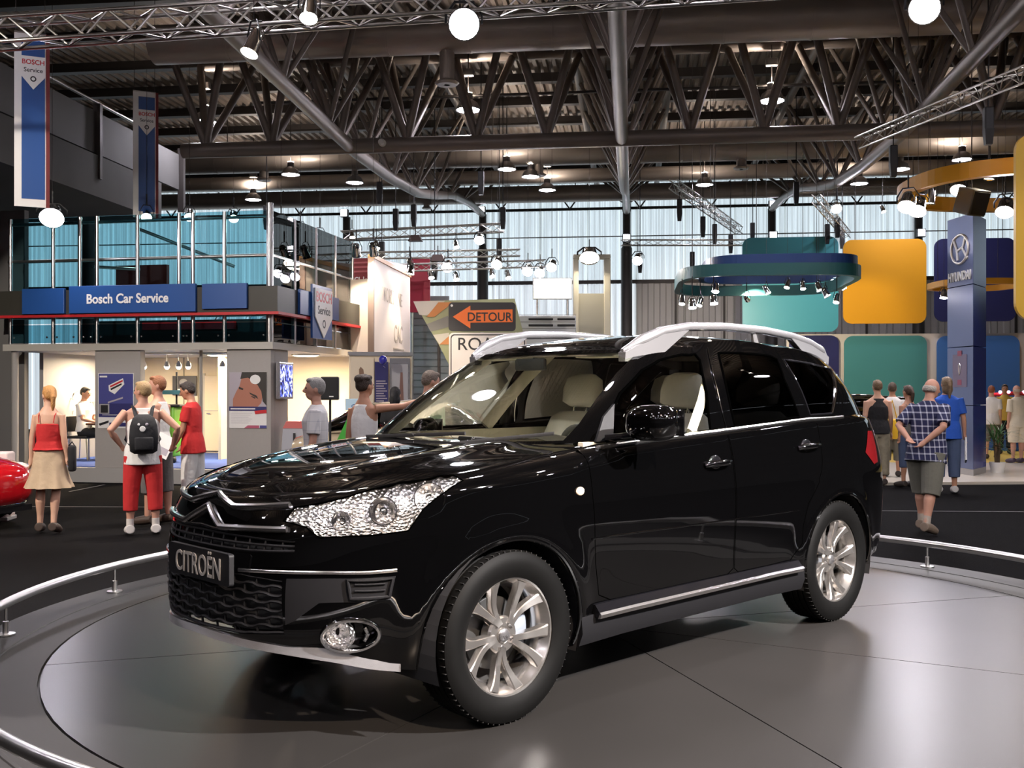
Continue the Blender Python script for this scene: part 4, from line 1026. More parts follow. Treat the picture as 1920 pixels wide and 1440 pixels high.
lw_ = thing('side_partition', 'plain grey partition beside the far end of the stand', 'wall', BM @ Vector((-W - .35, .6, 0)), BR); MB().box((-2.6, 0, 0), (.25, .12, 5.0)).build('panel', mat('partition grey', (.16, .155, .15), .7), lw_); MB().box((-2.6, -.02, 0), (.25, 0, .1)).build('skirting', M_DARKST, lw_)
MB().box((xs(300) - .03, 2.2, .26), (xs(300) + .03, D, 2.34)).build('partition', M_CREAM, booth)
for px in (110, 152, 345, 372): x = booth_at(px, 750, D - .1).x; MB().box((x - .012, D - .112, .26), (x + .012, D - .098, 2.34)).build('wall_joint', mat('joint shade', (.30, .26, .19), .7), booth)
MB().box((-W - .05, -.06, 2.34), (.06, D + .05, 2.46)).build('ceiling_slab', M_SLAB, booth)
# cabinet door in the back wall
x0, x1 = booth_at(385, 750, D - .1).x, booth_at(423, 750, D - .1).x
dr = MB().bevbox((x0, D - .14, .32), (x1 + .05, D - .10, 1.95), .01).build('door', M_CREAM, booth)
MB().box((x0 - .05, D - .125, .28), (x0, D - .1, 2.0)).build('door_frame', M_SLAB, booth); MB().box((x0, D - .148, 1.18), (x1 + .05, D - .138, 1.20)).build('rail', M_SLAB, dr)
MB().tube([(x0 + .07, D - .14, 1.13), (x0 + .07, D - .17, 1.13), (x0 + .15, D - .17, 1.13)], .01, 8).build('handle', M_CHROME, dr, True)
# window post in the second opening
bar(booth, 'slim_post', (xs(361), .3, .26), (xs(361), .3, 2.34), .03, M_PIER, 10)
# upper deck: posts, rails, panes
ZG0, ZG1 = 2.46, 4.72
pf = [xs(p) for p in (20, 100, 150, 182, 258, 336, 362, 421)] + [-.02]
for x in pf: bar(booth, 'deck_post', (x, 0, ZG0), (x, 0, ZG1 + (.12 if x > -.1 else 0)), .035 if x < -.1 else .06, M_STEEL, 10)
for z in (3.95, 4.62): bar(booth, 'deck_rail', (-W, .03, z), (0, .03, z), .03, M_STEEL, 10)
bar(booth, 'deck_rail', (-W, .04, 2.92), (0, .04, 2.92), .015, M_STEEL, 8)
for a, b_ in zip(pf, pf[1:]):
    for z0, z1 in ((ZG0 + .36, 3.93), (3.98, ZG1)): MB().box((a + .03, -.012, z0), (b_ - .03, .0, z1)).build('pane', M_TGLASS, booth)
    MB().box((a + .03, -.03, ZG0 + .02), (b_ - .03, -.015, ZG0 + .34)).build('balustrade_pane', M_TGLASS2, booth)
    for z in (ZG0 + .12,): MB().ball((a + .1, -.04, z), .018, 8, 6).build('glass_fitting', M_CHROME, booth, True); MB().ball((b_ - .1, -.04, z), .018, 8, 6).build('glass_fitting', M_CHROME, booth, True)
sy = [0.05, 1.0, 2.0, 3.0, 4.0]
for y in sy[1:]: bar(booth, 'deck_post', (0, y, ZG0), (0, y, ZG1), .03, M_STEEL, 10)
for a, b_ in zip(sy, sy[1:]):
    for z0, z1 in ((ZG0 + .36, 3.93), (3.98, ZG1)): MB().box((-.006, a + .03, z0), (.006, b_ - .03, z1)).build('pane', M_TGLASS, booth)
    MB().box((.0, a + .03, ZG0 + .02), (.012, b_ - .03, ZG0 + .34)).build('balustrade_pane', M_TGLASS2, booth)
for z in (3.95, 4.62): bar(booth, 'deck_rail', (-.03, 0, z), (-.03, 4.1, z), .025, M_STEEL, 10)
for (p, q) in (((262, 430), (440, 500)), ((175, 500), (262, 505))):
    a, b_ = booth_at(*p, .5), booth_at(*q, 1.2); bar(booth, 'roof_brace', a, b_, .03, M_STEEL, 8)
MB().box((-W, 2.6, 2.46), (-.3, 2.7, 3.05)).build('deck_back_panel', M_DARKST, booth)
MB().box((-3.9, 2.45, 2.85), (-1.9, 2.55, 3.0)).build('deck_bench', M_RED, booth)
MB().box((-4.2, 2.0, 3.5), (-3.1, 2.1, 4.1)).build('deck_red_panel', mat('dull red', (.22, .03, .025), .6), booth)
# fascia ring with red edge
for nm, lo, hi, mm in (('fascia', (-W - .3, -.22, 2.97), (.22, -.12, 3.40), M_OLIVE), ('fascia_edge', (-W - .3, -.25, 2.92), (.25, -.11, 2.965), M_RED), ('fascia', (.12, -.12, 2.97), (.22, 4.2, 3.40), M_OLIVE), ('fascia_edge', (.11, -.11, 2.92), (.25, 4.2, 2.965), M_RED)):
    MB().box(lo, hi).build(nm, mm, booth)
def sign_panel(x0, x1, z0, z1, label, txt=None):
    t = thing('fascia_sign', label, 'sign', BM @ Vector(((x0 + x1) / 2, -.22, (z0 + z1) / 2)), BR, 'blue signs on the stand fascia')
    w, h = x1 - x0, z1 - z0; MB().bevbox((-w/2, -.06, -h/2), (w/2, 0, h/2), .006).build('panel', M_BLUE, t)
    if txt: text_obj('lettering', txt, .23, M_WHITE, t, face_m((-.08, -.063, 0), (1, 0, 0)), .006, .006, .92)
    return t
fx = lambda p: booth_at(p, 560, -.25).x
sign_panel(fx(43), fx(122), 2.98, 3.43, 'blank blue sign at the far end of the stand fascia')
sign_panel(fx(131), fx(368), 2.98, 3.46, 'long blue fascia sign with white lettering', 'Bosch Car Service')
sign_panel(fx(380), fx(464), 3.02, 3.45, 'blank blue fascia sign beside the lettered one')
t = thing('fascia_sign', 'blue sign with white shield on the short side of the fascia', 'sign', BM @ Vector((.22, 2.1, 3.2)), BR, 'blue signs on the stand fascia')
ya, yb = booth_side(561, 580, .25).y - 2.1, booth_side(634, 600, .25).y - 2.1
MB().bevbox((0, ya, -.22), (.05, yb, .22), .006).build('panel', M_BLUE, t)
ym = booth_side(600, 590, .25).y - 2.1
MB().box((.05, ym - .5, -.62), (.09, ym + .45, .36)).build('shield_board', M_BLUE, t)
SF = face_m((.092, ym, 0), (0, 1, 0))
MB().prism([(-.42, -.22), (0, -.60), (.42, -.22), (.42, .30), (-.42, .30)], 0, .02, SF).build('shield', M_WHITE, t)
text_obj('lettering', 'BOSCH', .26, M_RED, t, SF @ Matrix.Translation((0, .14, .022)), .003, .004, .9); text_obj('lettering', 'Service', .22, M_BLACK, t, SF @ Matrix.Translation((0, -.10, .022)), .003, .002, .95)
MB().lathe([(.05, .022), (.07, .024), (.08, .022)], 20, SF @ Matrix.Translation((0, -.34, 0))).build('emblem', M_BLACK, t)
# hanging banners
def banner(px, py, d, w, h, label, ry):
    p = at_depth(px, py, d); t = thing('hanging_banner', label, 'banner', p, ry, 'tall blue hanging banners')
    MB().box((-w/2, 0, -h), (w/2, .02, 0)).build('cloth', M_WHITE, t)
    MB().box((-w/2 + .10, -.006, -h + .12), (w/2 - .02, 0, -.10)).build('blue_field', M_BLUE, t)
    MB().box((w/2 - .005, -.01, -h), (w/2 + .045, .03, -.0)).build('red_edge', mat('banner red', (.16, .02, .02), .7), t)
    F = face_m((.04, -.008, -.55), (1, 0, 0)); s = w / .5
    MB().prism([(-.19*s, -.10), (0, -.30), (.19*s, -.10), (.19*s, .20), (-.19*s, .20)], 0, .003, F).build('shield', M_WHITE, t)
    text_obj('lettering', 'BOSCH', .115*s, M_RED, t, F @ Matrix.Translation((0, .11, .004)), .001, .002, .95); text_obj('lettering', 'Service', .105*s, M_BLACK, t, F @ Matrix.Translation((0, -.01, .004)), .001, .001, .98)
    MB().lathe([(.025, .004), (.034, .005), (.042, .004)], 16, F @ Matrix.Translation((0, -.14, 0))).build('emblem', M_BLACK, t)
    bar(t, 'top_bar', (-w/2, .01, 0), (w/2, .01, 0), .018, M_STEEL, 8)
    for s_ in (-1, 1): bar(t, 'wire', (s_*w/2*.9, .01, 0), (s_*w/2*.9, .01, ZR - p.z), .005, M_DARKST, 4)
banner(57, 62, 15.5, .44, 2.62, 'tall blue banner with white shield hanging in front of the near silver truss end', math.radians(24))
banner(271, 172, 20.0, .42, 2.45, 'tall blue banner with white shield hanging by the end of the concrete gallery', math.radians(24))
# posters on the piers
def poster(px0, px1, py0, py1, label):
    a = booth_at(px0, py0, -.01); b_ = booth_at(px1, py1, -.01)
    t = thing('poster', label, 'poster', BM @ Vector(((a.x + b_.x)/2, -.006, (a.z + b_.z)/2)), BR, 'posters on the stand piers')
    w, h = b_.x - a.x, a.z - b_.z; MB().box((-w/2, -.006, -h/2), (w/2, .006, h/2)).build('sheet', M_WHITE, t); return t, w, h
def flat(t, name, pts, m, w, h, lay=1, y=-.006):
    """printed shape on a sheet, coordinates as fractions of the sheet"""
    MB().prism([((x - .5) * w, (.5 - z) * h) for x, z in pts], 0, .0012, face_m((0, y - .0012 * lay, 0), (1, 0, 0)) ).build(name, m, t)
def rect(x0, y0, x1, y1): return [(x0, y0), (x0, y1), (x1, y1), (x1, y0)]
M_NAVY = mat('poster navy', (.035, .035, .14), .4); M_PBLUE = mat('poster violet blue', (.07, .075, .26), .4); M_PGREY = mat('poster lilac grey', (.42, .38, .42), .5); M_SKINP = mat('poster skin', (.42, .17, .11), .5); M_HAIRP = mat('poster hair', (.03, .025, .02), .5)
t, w, h = poster(184, 251, 700, 803, 'blue poster with tilted white shield on the grey pier behind the backpack man')
flat(t, 'picture', rect(.02, .01, .98, .80), M_PBLUE, w, h); flat(t, 'picture', rect(.02, .55, .98, .79), M_NAVY, w, h, 2)
flat(t, 'shield', [(.30, .22), (.70, .09), (.74, .20), (.47, .38), (.31, .32)], M_WHITE, w, h, 3); flat(t, 'shield_band', [(.34, .23), (.69, .12), (.70, .15), (.35, .26)], M_RED, w, h, 4); flat(t, 'shield_band', [(.35, .28), (.66, .18), (.67, .21), (.37, .31)], M_BLACK, w, h, 4)
flat(t, 'window_picture', rect(.04, .56, .32, .74), M_GREY, w, h, 3); flat(t, 'window_picture', rect(.08, .58, .28, .72), M_BLACK, w, h, 4); flat(t, 'caption', rect(.12, .755, .66, .765), M_WHITE, w, h, 4); flat(t, 'caption', [(.28, .52), (.70, .43), (.70, .46), (.28, .55)], M_PGREY, w, h, 4)
flat(t, 'logo_mark', rect(.05, .045, .26, .075), M_WHITE, w, h, 4); flat(t, 'footer', rect(.32, .90, .98, .97), M_NAVY, w, h, 2); flat(t, 'footer', [(.02, .92), (.30, .86), (.30, .90), (.05, .96)], M_BLACK, w, h, 2)
t, w, h = poster(430, 500, 698, 803, 'poster with a large face above printed text on the corner pier')
flat(t, 'picture', rect(.0, .0, 1., .69), M_PGREY, w, h); flat(t, 'face', [(.10, .62), (.10, .48), (.18, .36), (.28, .24), (.34, .08), (.60, .07), (.82, .22), (.90, .40), (.86, .55), (.76, .62)], M_SKINP, w, h, 2)
flat(t, 'hair', [(.30, .12), (.34, .0), (1., 0), (1., .60), (.90, .52), (.86, .34), (.70, .16), (.5, .10)], M_HAIRP, w, h, 3); flat(t, 'eyebrow', [(.54, .36), (.74, .42), (.78, .48), (.56, .39)], M_HAIRP, w, h, 3); flat(t, 'eye', [(.58, .42), (.70, .45), (.70, .48), (.60, .44)], M_HAIRP, w, h, 3); flat(t, 'eyebrow', [(.26, .26), (.38, .29), (.37, .32), (.26, .30)], M_HAIRP, w, h, 3)
flat(t, 'round_badge', [(.70 + .14*math.cos(a), .13 + .085*math.sin(a)) for a in [2*PI*k/16 for k in range(16)]], M_WHITE, w, h, 4); flat(t, 'band', rect(0, .615, 1., .69), M_NAVY, w, h, 4); flat(t, 'caption', rect(.04, .645, .70, .665), M_WHITE, w, h, 5)
flat(t, 'red_tag', [(.68, .69), (1., .67), (1., .73), (.70, .75)], M_RED, w, h, 5); flat(t, 'footer', [(.40, 1.), (.50, .95), (.80, .95), (.80, 1.)], mat('poster magenta', (.45, .10, .16), .5), w, h, 2); flat(t, 'footer', rect(.82, .95, 1., 1.), M_PBLUE, w, h, 2)
for k in range(6): flat(t, 'text_line', rect(.05, .73 + k*.035, .62 - .05*(k % 3), .736 + k*.035), M_PGREY, w, h, 2)
# flat screen on the corner pier
a = booth_side(516, 700, .03); p = BM @ Vector((.03, .42, 1.80)); t = thing('wall_screen', 'upright silver framed screen showing a bright picture on the corner pier', 'screen', p, BR)
hW, hH = .30, .32
MB().bevbox((0, -hW, -hH), (.07, hW, hH), .012).build('frame', M_SATIN if 'M_SATIN' in globals() else M_STEEL, t)
MB().box((-.06, -.12, -.12), (0, .12, .12)).build('bracket', M_BLACK, t)
ms = bpy.data.materials.new('screen picture'); nt, b = nodes_of(ms); b.inputs['Base Color'].default_value = (.01, .01, .02, 1); b.inputs['Roughness'].default_value = .2
tc = nt.nodes.new('ShaderNodeTexCoord'); mp = nt.nodes.new('ShaderNodeMapping'); mp.inputs['Scale'].default_value = (1, 8, 5); n = nt.nodes.new('ShaderNodeTexNoise'); n.inputs['Scale'].default_value = 1.3; n.inputs['Detail'].default_value = 4; n.inputs['Distortion'].default_value = 1.5
cr = nt.nodes.new('ShaderNodeValToRGB'); e = cr.color_ramp.elements; e[0].position = .44; e[0].color = (.01, .01, .03, 1); e[1].position = .62; e[1].color = (.8, .85, 1, 1); k = e.new(.52); k.color = (.05, .08, .6, 1)
nt.links.new(tc.outputs['Object'], mp.inputs[0]); nt.links.new(mp.outputs[0], n.inputs['Vector']); nt.links.new(n.outputs['Fac'], cr.inputs[0]); nt.links.new(cr.outputs[0], b.inputs['Emission Color']); b.inputs['Emission Strength'].default_value = 1.
MB().box((.068, -hW + .05, -hH + .04), (.074, hW - .05, hH - .04)).build('display', ms, t)
# lamps of the ground floor: ceiling discs with soft light, and track spots
def disc_lamp(x, y, label, power):
    t = thing('ceiling_disc_lamp', label, 'lamp', BM @ Vector((x, y, 2.34)), BR, 'round ceiling lamps in the stand')
    MB().lathe([(0, -.05), (.20, -.045), (.26, -.02), (.26, 0)], 28).build('shade', emat('warm disc', (1., .80, .52), 6.), t, True); MB().lathe([(.26, -.03), (.28, -.03), (.28, 0)], 28).build('rim', M_STEEL, t)
    ld = bpy.data.lights.new('disc_glow', 'AREA'); ld.shape = 'DISK'; ld.size = .5; ld.energy = power; ld.color = (1., .80, .55)
    lo = bpy.data.objects.new('disc_glow', ld); COL.objects.link(lo); lo.parent = t; lo.location = (0, 0, -.07)
disc_lamp(-4.2, 2.0, 'round lit ceiling lamp above the seated man in the stand', 60); disc_lamp(-2.0, 2.1, 'round lit ceiling lamp over the green workshop trolley', 60); disc_lamp(-.45, 2.6, 'round lit ceiling lamp near the open side of the stand', 60)
tk = thing('track_light', 'ceiling track with five small warm spots in the stand', 'lamp', BM @ Vector((-2.2, .9, 2.31)), BR)
bar(tk, 'track', (-.75, 0, 0), (1.1, 0, 0), .02, M_STEEL, 8)
for px in (270, 313, 335, 353, 417):
    x = booth_at(px, 690, .9).x + 2.2
    bar(tk, 'stem', (x, 0, -.02), (x, 0, -.16), .008, M_STEEL, 6); hd = MB().lathe([(.02, .05), (.045, .0), (.055, -.06), (.05, -.06)], 14, Matrix.Translation((x, 0, -.19))).build('spot_head', M_STEEL, tk, True)
    MB().ball((x, 0, -.25), .042, 10, 6).build('spot_bulb', M_WARM, tk, True)
# yuccas, chair and table inside
M_LEAF = mat('dark green leaf', (.025, .055, .015), .5, noise=.3); M_LEAF2 = mat('palm green leaf', (.05, .16, .03), .45, noise=.3); M_TRUNK = mat('trunk', (.10, .065, .035), .85, noise=.3)
def leaf(base, d, L, w, droop, n=5):
    d = Vector(d).normalized(); s = d.cross(Vector((0, 0, 1))); s = s.normalized() if s.length > .05 else Vector((1, 0, 0)); vs_, fs_ = [], []
    for i in range(n + 1):
        f = i / n; c = Vector(base) + d * L * f + Vector((0, 0, -droop * L * f * f)); ww = w * (math.sin(PI * min(.98, .12 + .86 * f)) ** .8); vs_ += [c - s * ww, c + s * ww + Vector((0, 0, .002))]
        if i: k = 2 * i; fs_.append((k - 2, k - 1, k + 1, k))
    return vs_, fs_
def yucca(p, hs, label, group=None, pot=True, leaves=30, L=.42, m=M_LEAF, w=.014, pz=.28):
    t = thing('potted_yucca', label, 'plant', p, random.random() * 6, group)
    MB().lathe([(0, 0), (.11, 0), (.15, pz), (.135, pz), (.12, pz - .03), (0, pz - .03)], 24).build('pot', M_WHITE, t, True, 30)
    for h, dx in hs:
        MB().tube([(dx*.4, 0, pz - .05), (dx, .02, h)], [.024, .018], 8).build('stem', M_TRUNK, t, True)
        for k in range(leaves):
            a = random.random() * 2 * PI; el = random.uniform(-.25, 1.35)
            MB().add(*leaf((dx, .02, h - random.random()*.12), (math.cos(a)*math.cos(el), math.sin(a)*math.cos(el), math.sin(el)), L * random.uniform(.7, 1.1), w, random.uniform(.05, .5))).build('leaf', m, t, True)
    return t
yucca(BM @ Vector((booth_at(122, 800, 1.8).x, 1.8, .275)), [(1.25, 0), (.9, .12)], 'spiky yucca behind the woman in the red top')
yucca(BM @ Vector((booth_at(162, 800, 2.6).x, 2.6, .275)), [(1.12, 0)], 'spiky yucca behind the seated man')
ch = thing('office_chair', 'chrome legged chair under the seated man in the stand', 'chair', BM @ Vector((booth_at(156, 800, 1.6).x, 1.6, .275)), BR)
MB().bevbox((-.22, -.22, .42), (.22, .22, .47), .015).build('seat', M_BLACK, ch); MB().bevbox((-.24, -.2, .55), (-.20, .2, .85), .012).build('backrest', M_BLACK, ch)
for sx in (-1, 1):
    for s_ in (-1, 1): bar(ch, 'leg', (sx*.19, s_*.19, .44), (sx*.23, s_*.21, 0), .012, M_CHROME, 8)
bar(ch, 'back_post', (-.2, .15, .44), (-.22, .15, .6), .011, M_CHROME, 8); bar(ch, 'back_post', (-.2, -.15, .44), (-.22, -.15, .6), .011, M_CHROME, 8)
tb_ = thing('side_table', 'dark wooden table in front of the seated man', 'table', BM @ Vector((booth_at(206, 800, 1.8).x, 1.8, .275)), BR)
MB().bevbox((-.3, -.35, .68), (.3, .35, .72), .01).build('top', mat('dark wood', (.12, .05, .025), .4, noise=.3), tb_)
for sx in (-1, 1):
    for s_ in (-1, 1): bar(tb_, 'leg', (sx*.26, s_*.3, .69), (sx*.26, s_*.3, 0), .018, M_STEEL, 8)
bn = thing('small_roll_up_poster', 'narrow blue and orange print on the inner wall of the stand', 'poster', BM @ Vector((booth_at(88, 720, D - .13).x, D - .13, 1.5)), BR)
MB().box((-.16, -.01, -.3), (.16, .01, .3)).build('sheet', M_WHITE, bn); MB().box((-.15, -.013, -.29), (.15, -.009, .02)).build('blue_print', M_BLUE, bn); MB().box((-.13, -.013, .08), (.13, -.009, .27)).build('orange_print', mat('pale orange', (.75, .32, .12), .6), bn)
pc_ = thing('wall_picture', 'framed dark engine picture on the inner wall of the stand', 'picture', BM @ Vector((booth_at(346, 728, D - .13).x, D - .13, 1.72)), BR)
MB().box((-.28, -.012, -.2), (.28, .012, .22)).build('sheet', mat('picture dark', (.06, .06, .07), .4), pc_); MB().ball((-.02, -.012, .08), (.10, .012, .08), 16, 8).build('engine_print', M_GREY, pc_, True); MB().box((-.2, -.016, -.18), (.0, -.010, -.06)).build('text_block', M_WHITE, pc_)
tr = thing('diagnostic_trolley', 'bright green workshop tester trolley in the stand', 'machine', BM @ Vector((booth_at(326, 800, 1.3).x, 1.3, .275)), BR)
M_GREEN = mat('machine green', (.16, .45, .03), .35)
MB().bevbox((-.12, -.2, .12), (.12, .2, 1.05), .03).build('cabinet', M_GREEN, tr, True, 50); MB().bevbox((-.24, -.22, 1.05), (.24, .22, 1.09), .015).build('tray', M_BLACK, tr); MB().loft([[(-.26, y, 1.28), (.26, y, 1.28), (.22, y, 1.36), (-.22, y, 1.36)] for y in (-.15, .15)]).build('console', mat('console teal', (.03, .13, .17), .3), tr)
bar(tr, 'mast', (0, .1, 1.0), (0, .1, 1.70), .018, M_BLACK, 8)
for sx in (-1, 1):
    for s_ in (-1, 1): MB().ball((sx*.1, s_*.17, .06), (.04, .06, .06), 12, 8).build('castor', M_BLACK, tr, True)
# red and grey tool case by the corner
tcx = thing('tool_case', 'red topped grey tester case standing by the corner pier', 'case', BM @ Vector((.35, .25, 0)), BR + .2)
MB().loft([[(-.24, -.15, .26), (.24, -.15, .26), (.24, .15, .26), (-.24, .15, .26)], [(-.2, -.13, .98), (.2, -.13, .98), (.2, .13, .98), (-.2, .13, .98)]]).build('body', mat('case grey', (.42, .43, .47), .4), tcx); MB().loft([[(-.2, -.14, .98), (.2, -.14, .98), (.2, .14, .98), (-.2, .14, .98)], [(-.15, -.1, 1.10), (.15, -.1, 1.10), (.15, .1, 1.10), (-.15, .1, 1.10)]]).build('top', mat('case red', (.45, .04, .03), .4), tcx)
MB().box((-.02, -.155, .35), (.02, -.145, .9)).build('slot', M_BLACK, tcx); MB().box((-.24, -.2, 0), (.24, .2, .26)).build('base', M_GREY, tcx)
# loudspeaker on a pole
p = on_z(619, 905, 0) ; dsp = 15.5; p = Vector(((619 - 960) / FPX * dsp, dsp, 0))
sp = thing('loudspeaker', 'black loudspeaker on a thin tripod stand beside the grey-haired man', 'loudspeaker', p, .1)
MB().bevbox((-.13, -.13, 1.49), (.13, .13, 1.84), .015).build('cabinet', M_BLACK, sp); MB().box((-.115, -.136, 1.51), (.115, -.129, 1.82)).build('grille', mat('speaker cloth', (.02, .02, .02), .9), sp); MB().box((-.005, -.139, 1.535), (.06, -.135, 1.552)).build('badge', M_WHITE, sp)
bar(sp, 'pole', (0, 0, .3), (0, 0, 1.5), .018, M_BLACK, 10)
for k in range(3): a = 2*PI*k/3 + .5; bar(sp, 'leg', (0, 0, .6), (.35*math.cos(a), .35*math.sin(a), .012), .012, M_BLACK, 8)
# sign board on a stand
p = Vector(((661 - 960) / FPX * 14.2, 14.2, 0)); t = thing('stand_sign', 'pale blue maker sign on a thin post beside the green chair', 'sign', p, .05)
MB().bevbox((-.10, -.015, 1.36), (.10, .015, 1.52), .004).build('board', mat('pale sign blue', (.50, .68, .80), .4), t); bar(t, 'post', (0, 0, 0), (0, 0, 1.37), .012, M_STEEL, 8); MB().lathe([(0, 0), (.14, 0), (.14, .012), (0, .012)], 24).build('foot', M_STEEL, t)
MB().tube([(.04*math.cos(a), -.017, 1.42 + .022*math.sin(a)) for a in [2*PI*k/24 for k in range(24)]], .004, 6, closed=True, M=Matrix.Translation((.03, 0, 0))).build('oval_emblem', M_BLUE, t)
gc = thing('plastic_chair', 'bright green moulded chair behind the woman in the white top', 'chair', Vector(((640 - 960) / FPX * 14.8, 14.8, 0)), -.5)
M_GCH = mat('green plastic', (.05, .30, .04), .35)
MB().bevbox((-.28, -.28, .42), (.28, .28, .50), .03).build('seat', M_GCH, gc, True, 50); MB().loft([[(-.30, .20, .46), (.30, .20, .46), (.30, .28, .46), (-.30, .28, .46)], [(-.30, .28, .9), (.30, .28, .9), (.30, .34, .9), (-.30, .34, .9)], [(-.14, .32, 1.22), (.14, .32, 1.22), (.14, .36, 1.22), (-.14, .36, 1.22)]]).build('backrest', M_GCH, gc, True, 50)
for sx in (-1, 1):
    MB().bevbox((sx*.30 - .03, -.25, .62), (sx*.30 + .03, .28, .68), .012).build('armrest', M_GCH, gc)
    for s_ in (-1, 1): bar(gc, 'leg', (sx*.24, s_*.24, .44), (sx*.26, s_*.26, 0), .022, M_GCH, 8)
# ================================================================ white display walls, boards and signs in the middle
def wall_between(a, b_, th, z0, z1a, z1b, m, name, label, cat, parts=True):
    a, b_ = Vector((a[0], a[1], 0)), Vector((b_[0], b_[1], 0)); d = b_ - a; L = d.length; t = thing(name, label, cat, a, math.atan2(d.y, d.x))
    MB().add([(0, 0, z0), (L, 0, z0), (L, th, z0), (0, th, z0), (0, 0, z1a), (L, 0, z1b), (L, th, z1b), (0, th, z1a)], [(3,2,1,0),(4,5,6,7),(0,1,5,4),(1,2,6,5),(2,3,7,6),(3,0,4,7)]).build('panel', m, t); return t, L
M_PINKW = mat('warm white board', (.74, .64, .56), .55, noise=.02)
M_TAUPE = mat('pale lettering', (.40, .34, .28), .6)
pa_, pb_ = at_depth(700, 500, 20.5), at_depth(769, 530, 24.0)
t, L = wall_between(pa_, pb_, .08, 0, 1.65 + (730-482)/FPX*20.5, 1.65 + (730-478)/FPX*22, M_PINKW, 'display_wall', 'tall white display wall lit from its top edge', 'wall')
MB().box((-.05, -.02, 0), (0, .10, 4.30)).build('edge_post', mat('wall edge brown', (.16, .11, .09), .6), t); MB().box((-.05, -.03, 4.26), (L, .1, 4.34)).build('top_rail', mat('orange rail', (.62, .33, .12), .5), t)
text_obj('lettering', 'WORLDLINE', .42, M_TAUPE, t, face_m((L*.48, -.004, 3.62), (1, 0, 0)), .006, .0, .80)
text_obj('lettering', 'CAC', .55, M_TAUPE, t, face_m((L*.64, -.004, 2.85), (1, 0, 0)), .006, 0, .75); MB().box((L*.50, -.01, 2.52), (L*.80, 0, 2.55)).build('rule', M_TAUPE, t); MB().box((L*.52, -.006, 2.28), (L*.78, 0, 2.40)).build('small_print', mat('faint lettering', (.62, .52, .44), .6), t)
t, L = wall_between(at_depth(657, 500, 21.4), at_depth(697, 500, 21.2), .08, 0, 3.93, 3.93, M_PINKW, 'display_wall', 'narrow white display wall with a large letter beside the taller one', 'wall')
text_obj('lettering', 'U', .38, M_TAUPE, t, face_m((.13, -.004, 3.2), (1, 0, 0)), .006, 0, .9)
t, L = wall_between(at_depth(655, 500, 23.4), at_depth(698, 500, 23.2), .08, 3.95, 4.62, 4.62, mat('maroon board', (.22, .03, .035), .5), 'header_sign', 'maroon header board with white letters over the narrow white wall', 'sign')
text_obj('lettering', 'UCL.IoT', .20, M_WHITE, t, face_m((L/2, -.005, 4.12), (1, 0, 0)), .006, .004, .78)
for k in range(3): MB().box((0, -.006, 4.30 + k*.10), (L, 0, 4.34 + k*.10)).build('stripe', mat('pink stripe', (.45, .12, .13), .5), t)
for x in (.05, L - .05): bar(t, 'post', (x, .12, 0), (x, .12, 4.6), .03, M_STEEL, 8)
t, L = wall_between(at_depth(764, 500, 26.0), at_depth(806, 500, 26.0), .1, 3.6, 4.95, 4.95, mat('magenta panel', (.45, .02, .06), .5), 'header_sign', 'crimson slanted panel behind the tall white wall', 'sign')
bar(t, 'post', (.1, .15, 0), (.1, .15, 4.9), .04, M_STEEL, 8)
t, L = wall_between(at_depth(770, 600, 27.0), at_depth(842, 600, 27.0), .1, 0, 4.1, 4.1, mat('slate grey', (.26, .28, .30), .55), 'slatted_wall', 'grey slatted wall behind the road signs', 'wall')
for k in range(22): MB().box((0, -.03, .1 + k*.18), (L, .0, .24 + k*.18)).build('slat', mat('slate grey', (.26, .28, .30), .55), t)
def lit(p, q, power, label, group='wash lights on the display walls', r=.09):
    return par_can(p, q, label, group, lens=M_WARM, r=r, L=.26, power=power, cone=75, col=(1., .86, .68), rs=.06)
lit(at_depth(700, 468, 20.0), at_depth(730, 640, 21.5), 160, 'bright wash light at the top corner of the tall white wall'); lit(at_depth(770, 505, 22.6), at_depth(745, 640, 22.3), 90, 'bright wash light at the far end of the tall white wall')
lit(at_depth(668, 470, 20.2), at_depth(677, 640, 21.3), 90, 'added wash light brightening the narrow white wall')  # lamp added to lift the otherwise dark narrow wall
# posters under them
wl, L = wall_between(at_depth(655, 700, 18.6), at_depth(772, 700, 18.9), .08, 0, 2.30, 2.30, M_CREAM, 'low_display_wall', 'low cream display wall carrying three upright prints', 'wall')
MB().box((-.02, -.03, 2.26), (L + .02, .1, 2.33)).build('top_rail', M_STEEL, wl)
def print_on(name, x0, x1, z0, z1, m, label, y=-.02):
    ax_, ay = math.cos(wl.rotation_euler.z), math.sin(wl.rotation_euler.z); c = Vector(wl.location) + Vector((ax_, ay, 0)) * ((x0 + x1)/2) + Vector((-ay, ax_, 0)) * y
    t = thing(name, label, 'poster', (c.x, c.y, (z0+z1)/2), wl.rotation_euler.z, 'prints on the low cream wall'); MB().box((-(x1-x0)/2, -.012, -(z1-z0)/2), ((x1-x0)/2, .018, (z1-z0)/2)).build('sheet', m, t); return t
t = print_on('upright_print', .02, .44, 1.1, 2.22, mat('pale sand print', (.75, .66, .50), .5), 'sand coloured print with a brown tower shape'); MB().prism([(-.05, -.5), (.09, -.5), (.0, .35), (-.05, .40), (-.08, .35)], 0, .002, face_m((.02, -.0125, 0), (1, 0, 0))).build('tower_shape', mat('print brown', (.24, .15, .10), .6), t)
t = print_on('upright_print', .46, .70, 1.1, 2.15, M_NAVY, 'narrow navy print full of white text lines'); 
for k in range(14): MB().box((-.10, -.0145, -.42 + k*.045), (.10 - .03*(k % 3), -.012, -.40 + k*.045)).build('text_line', M_PGREY, t)
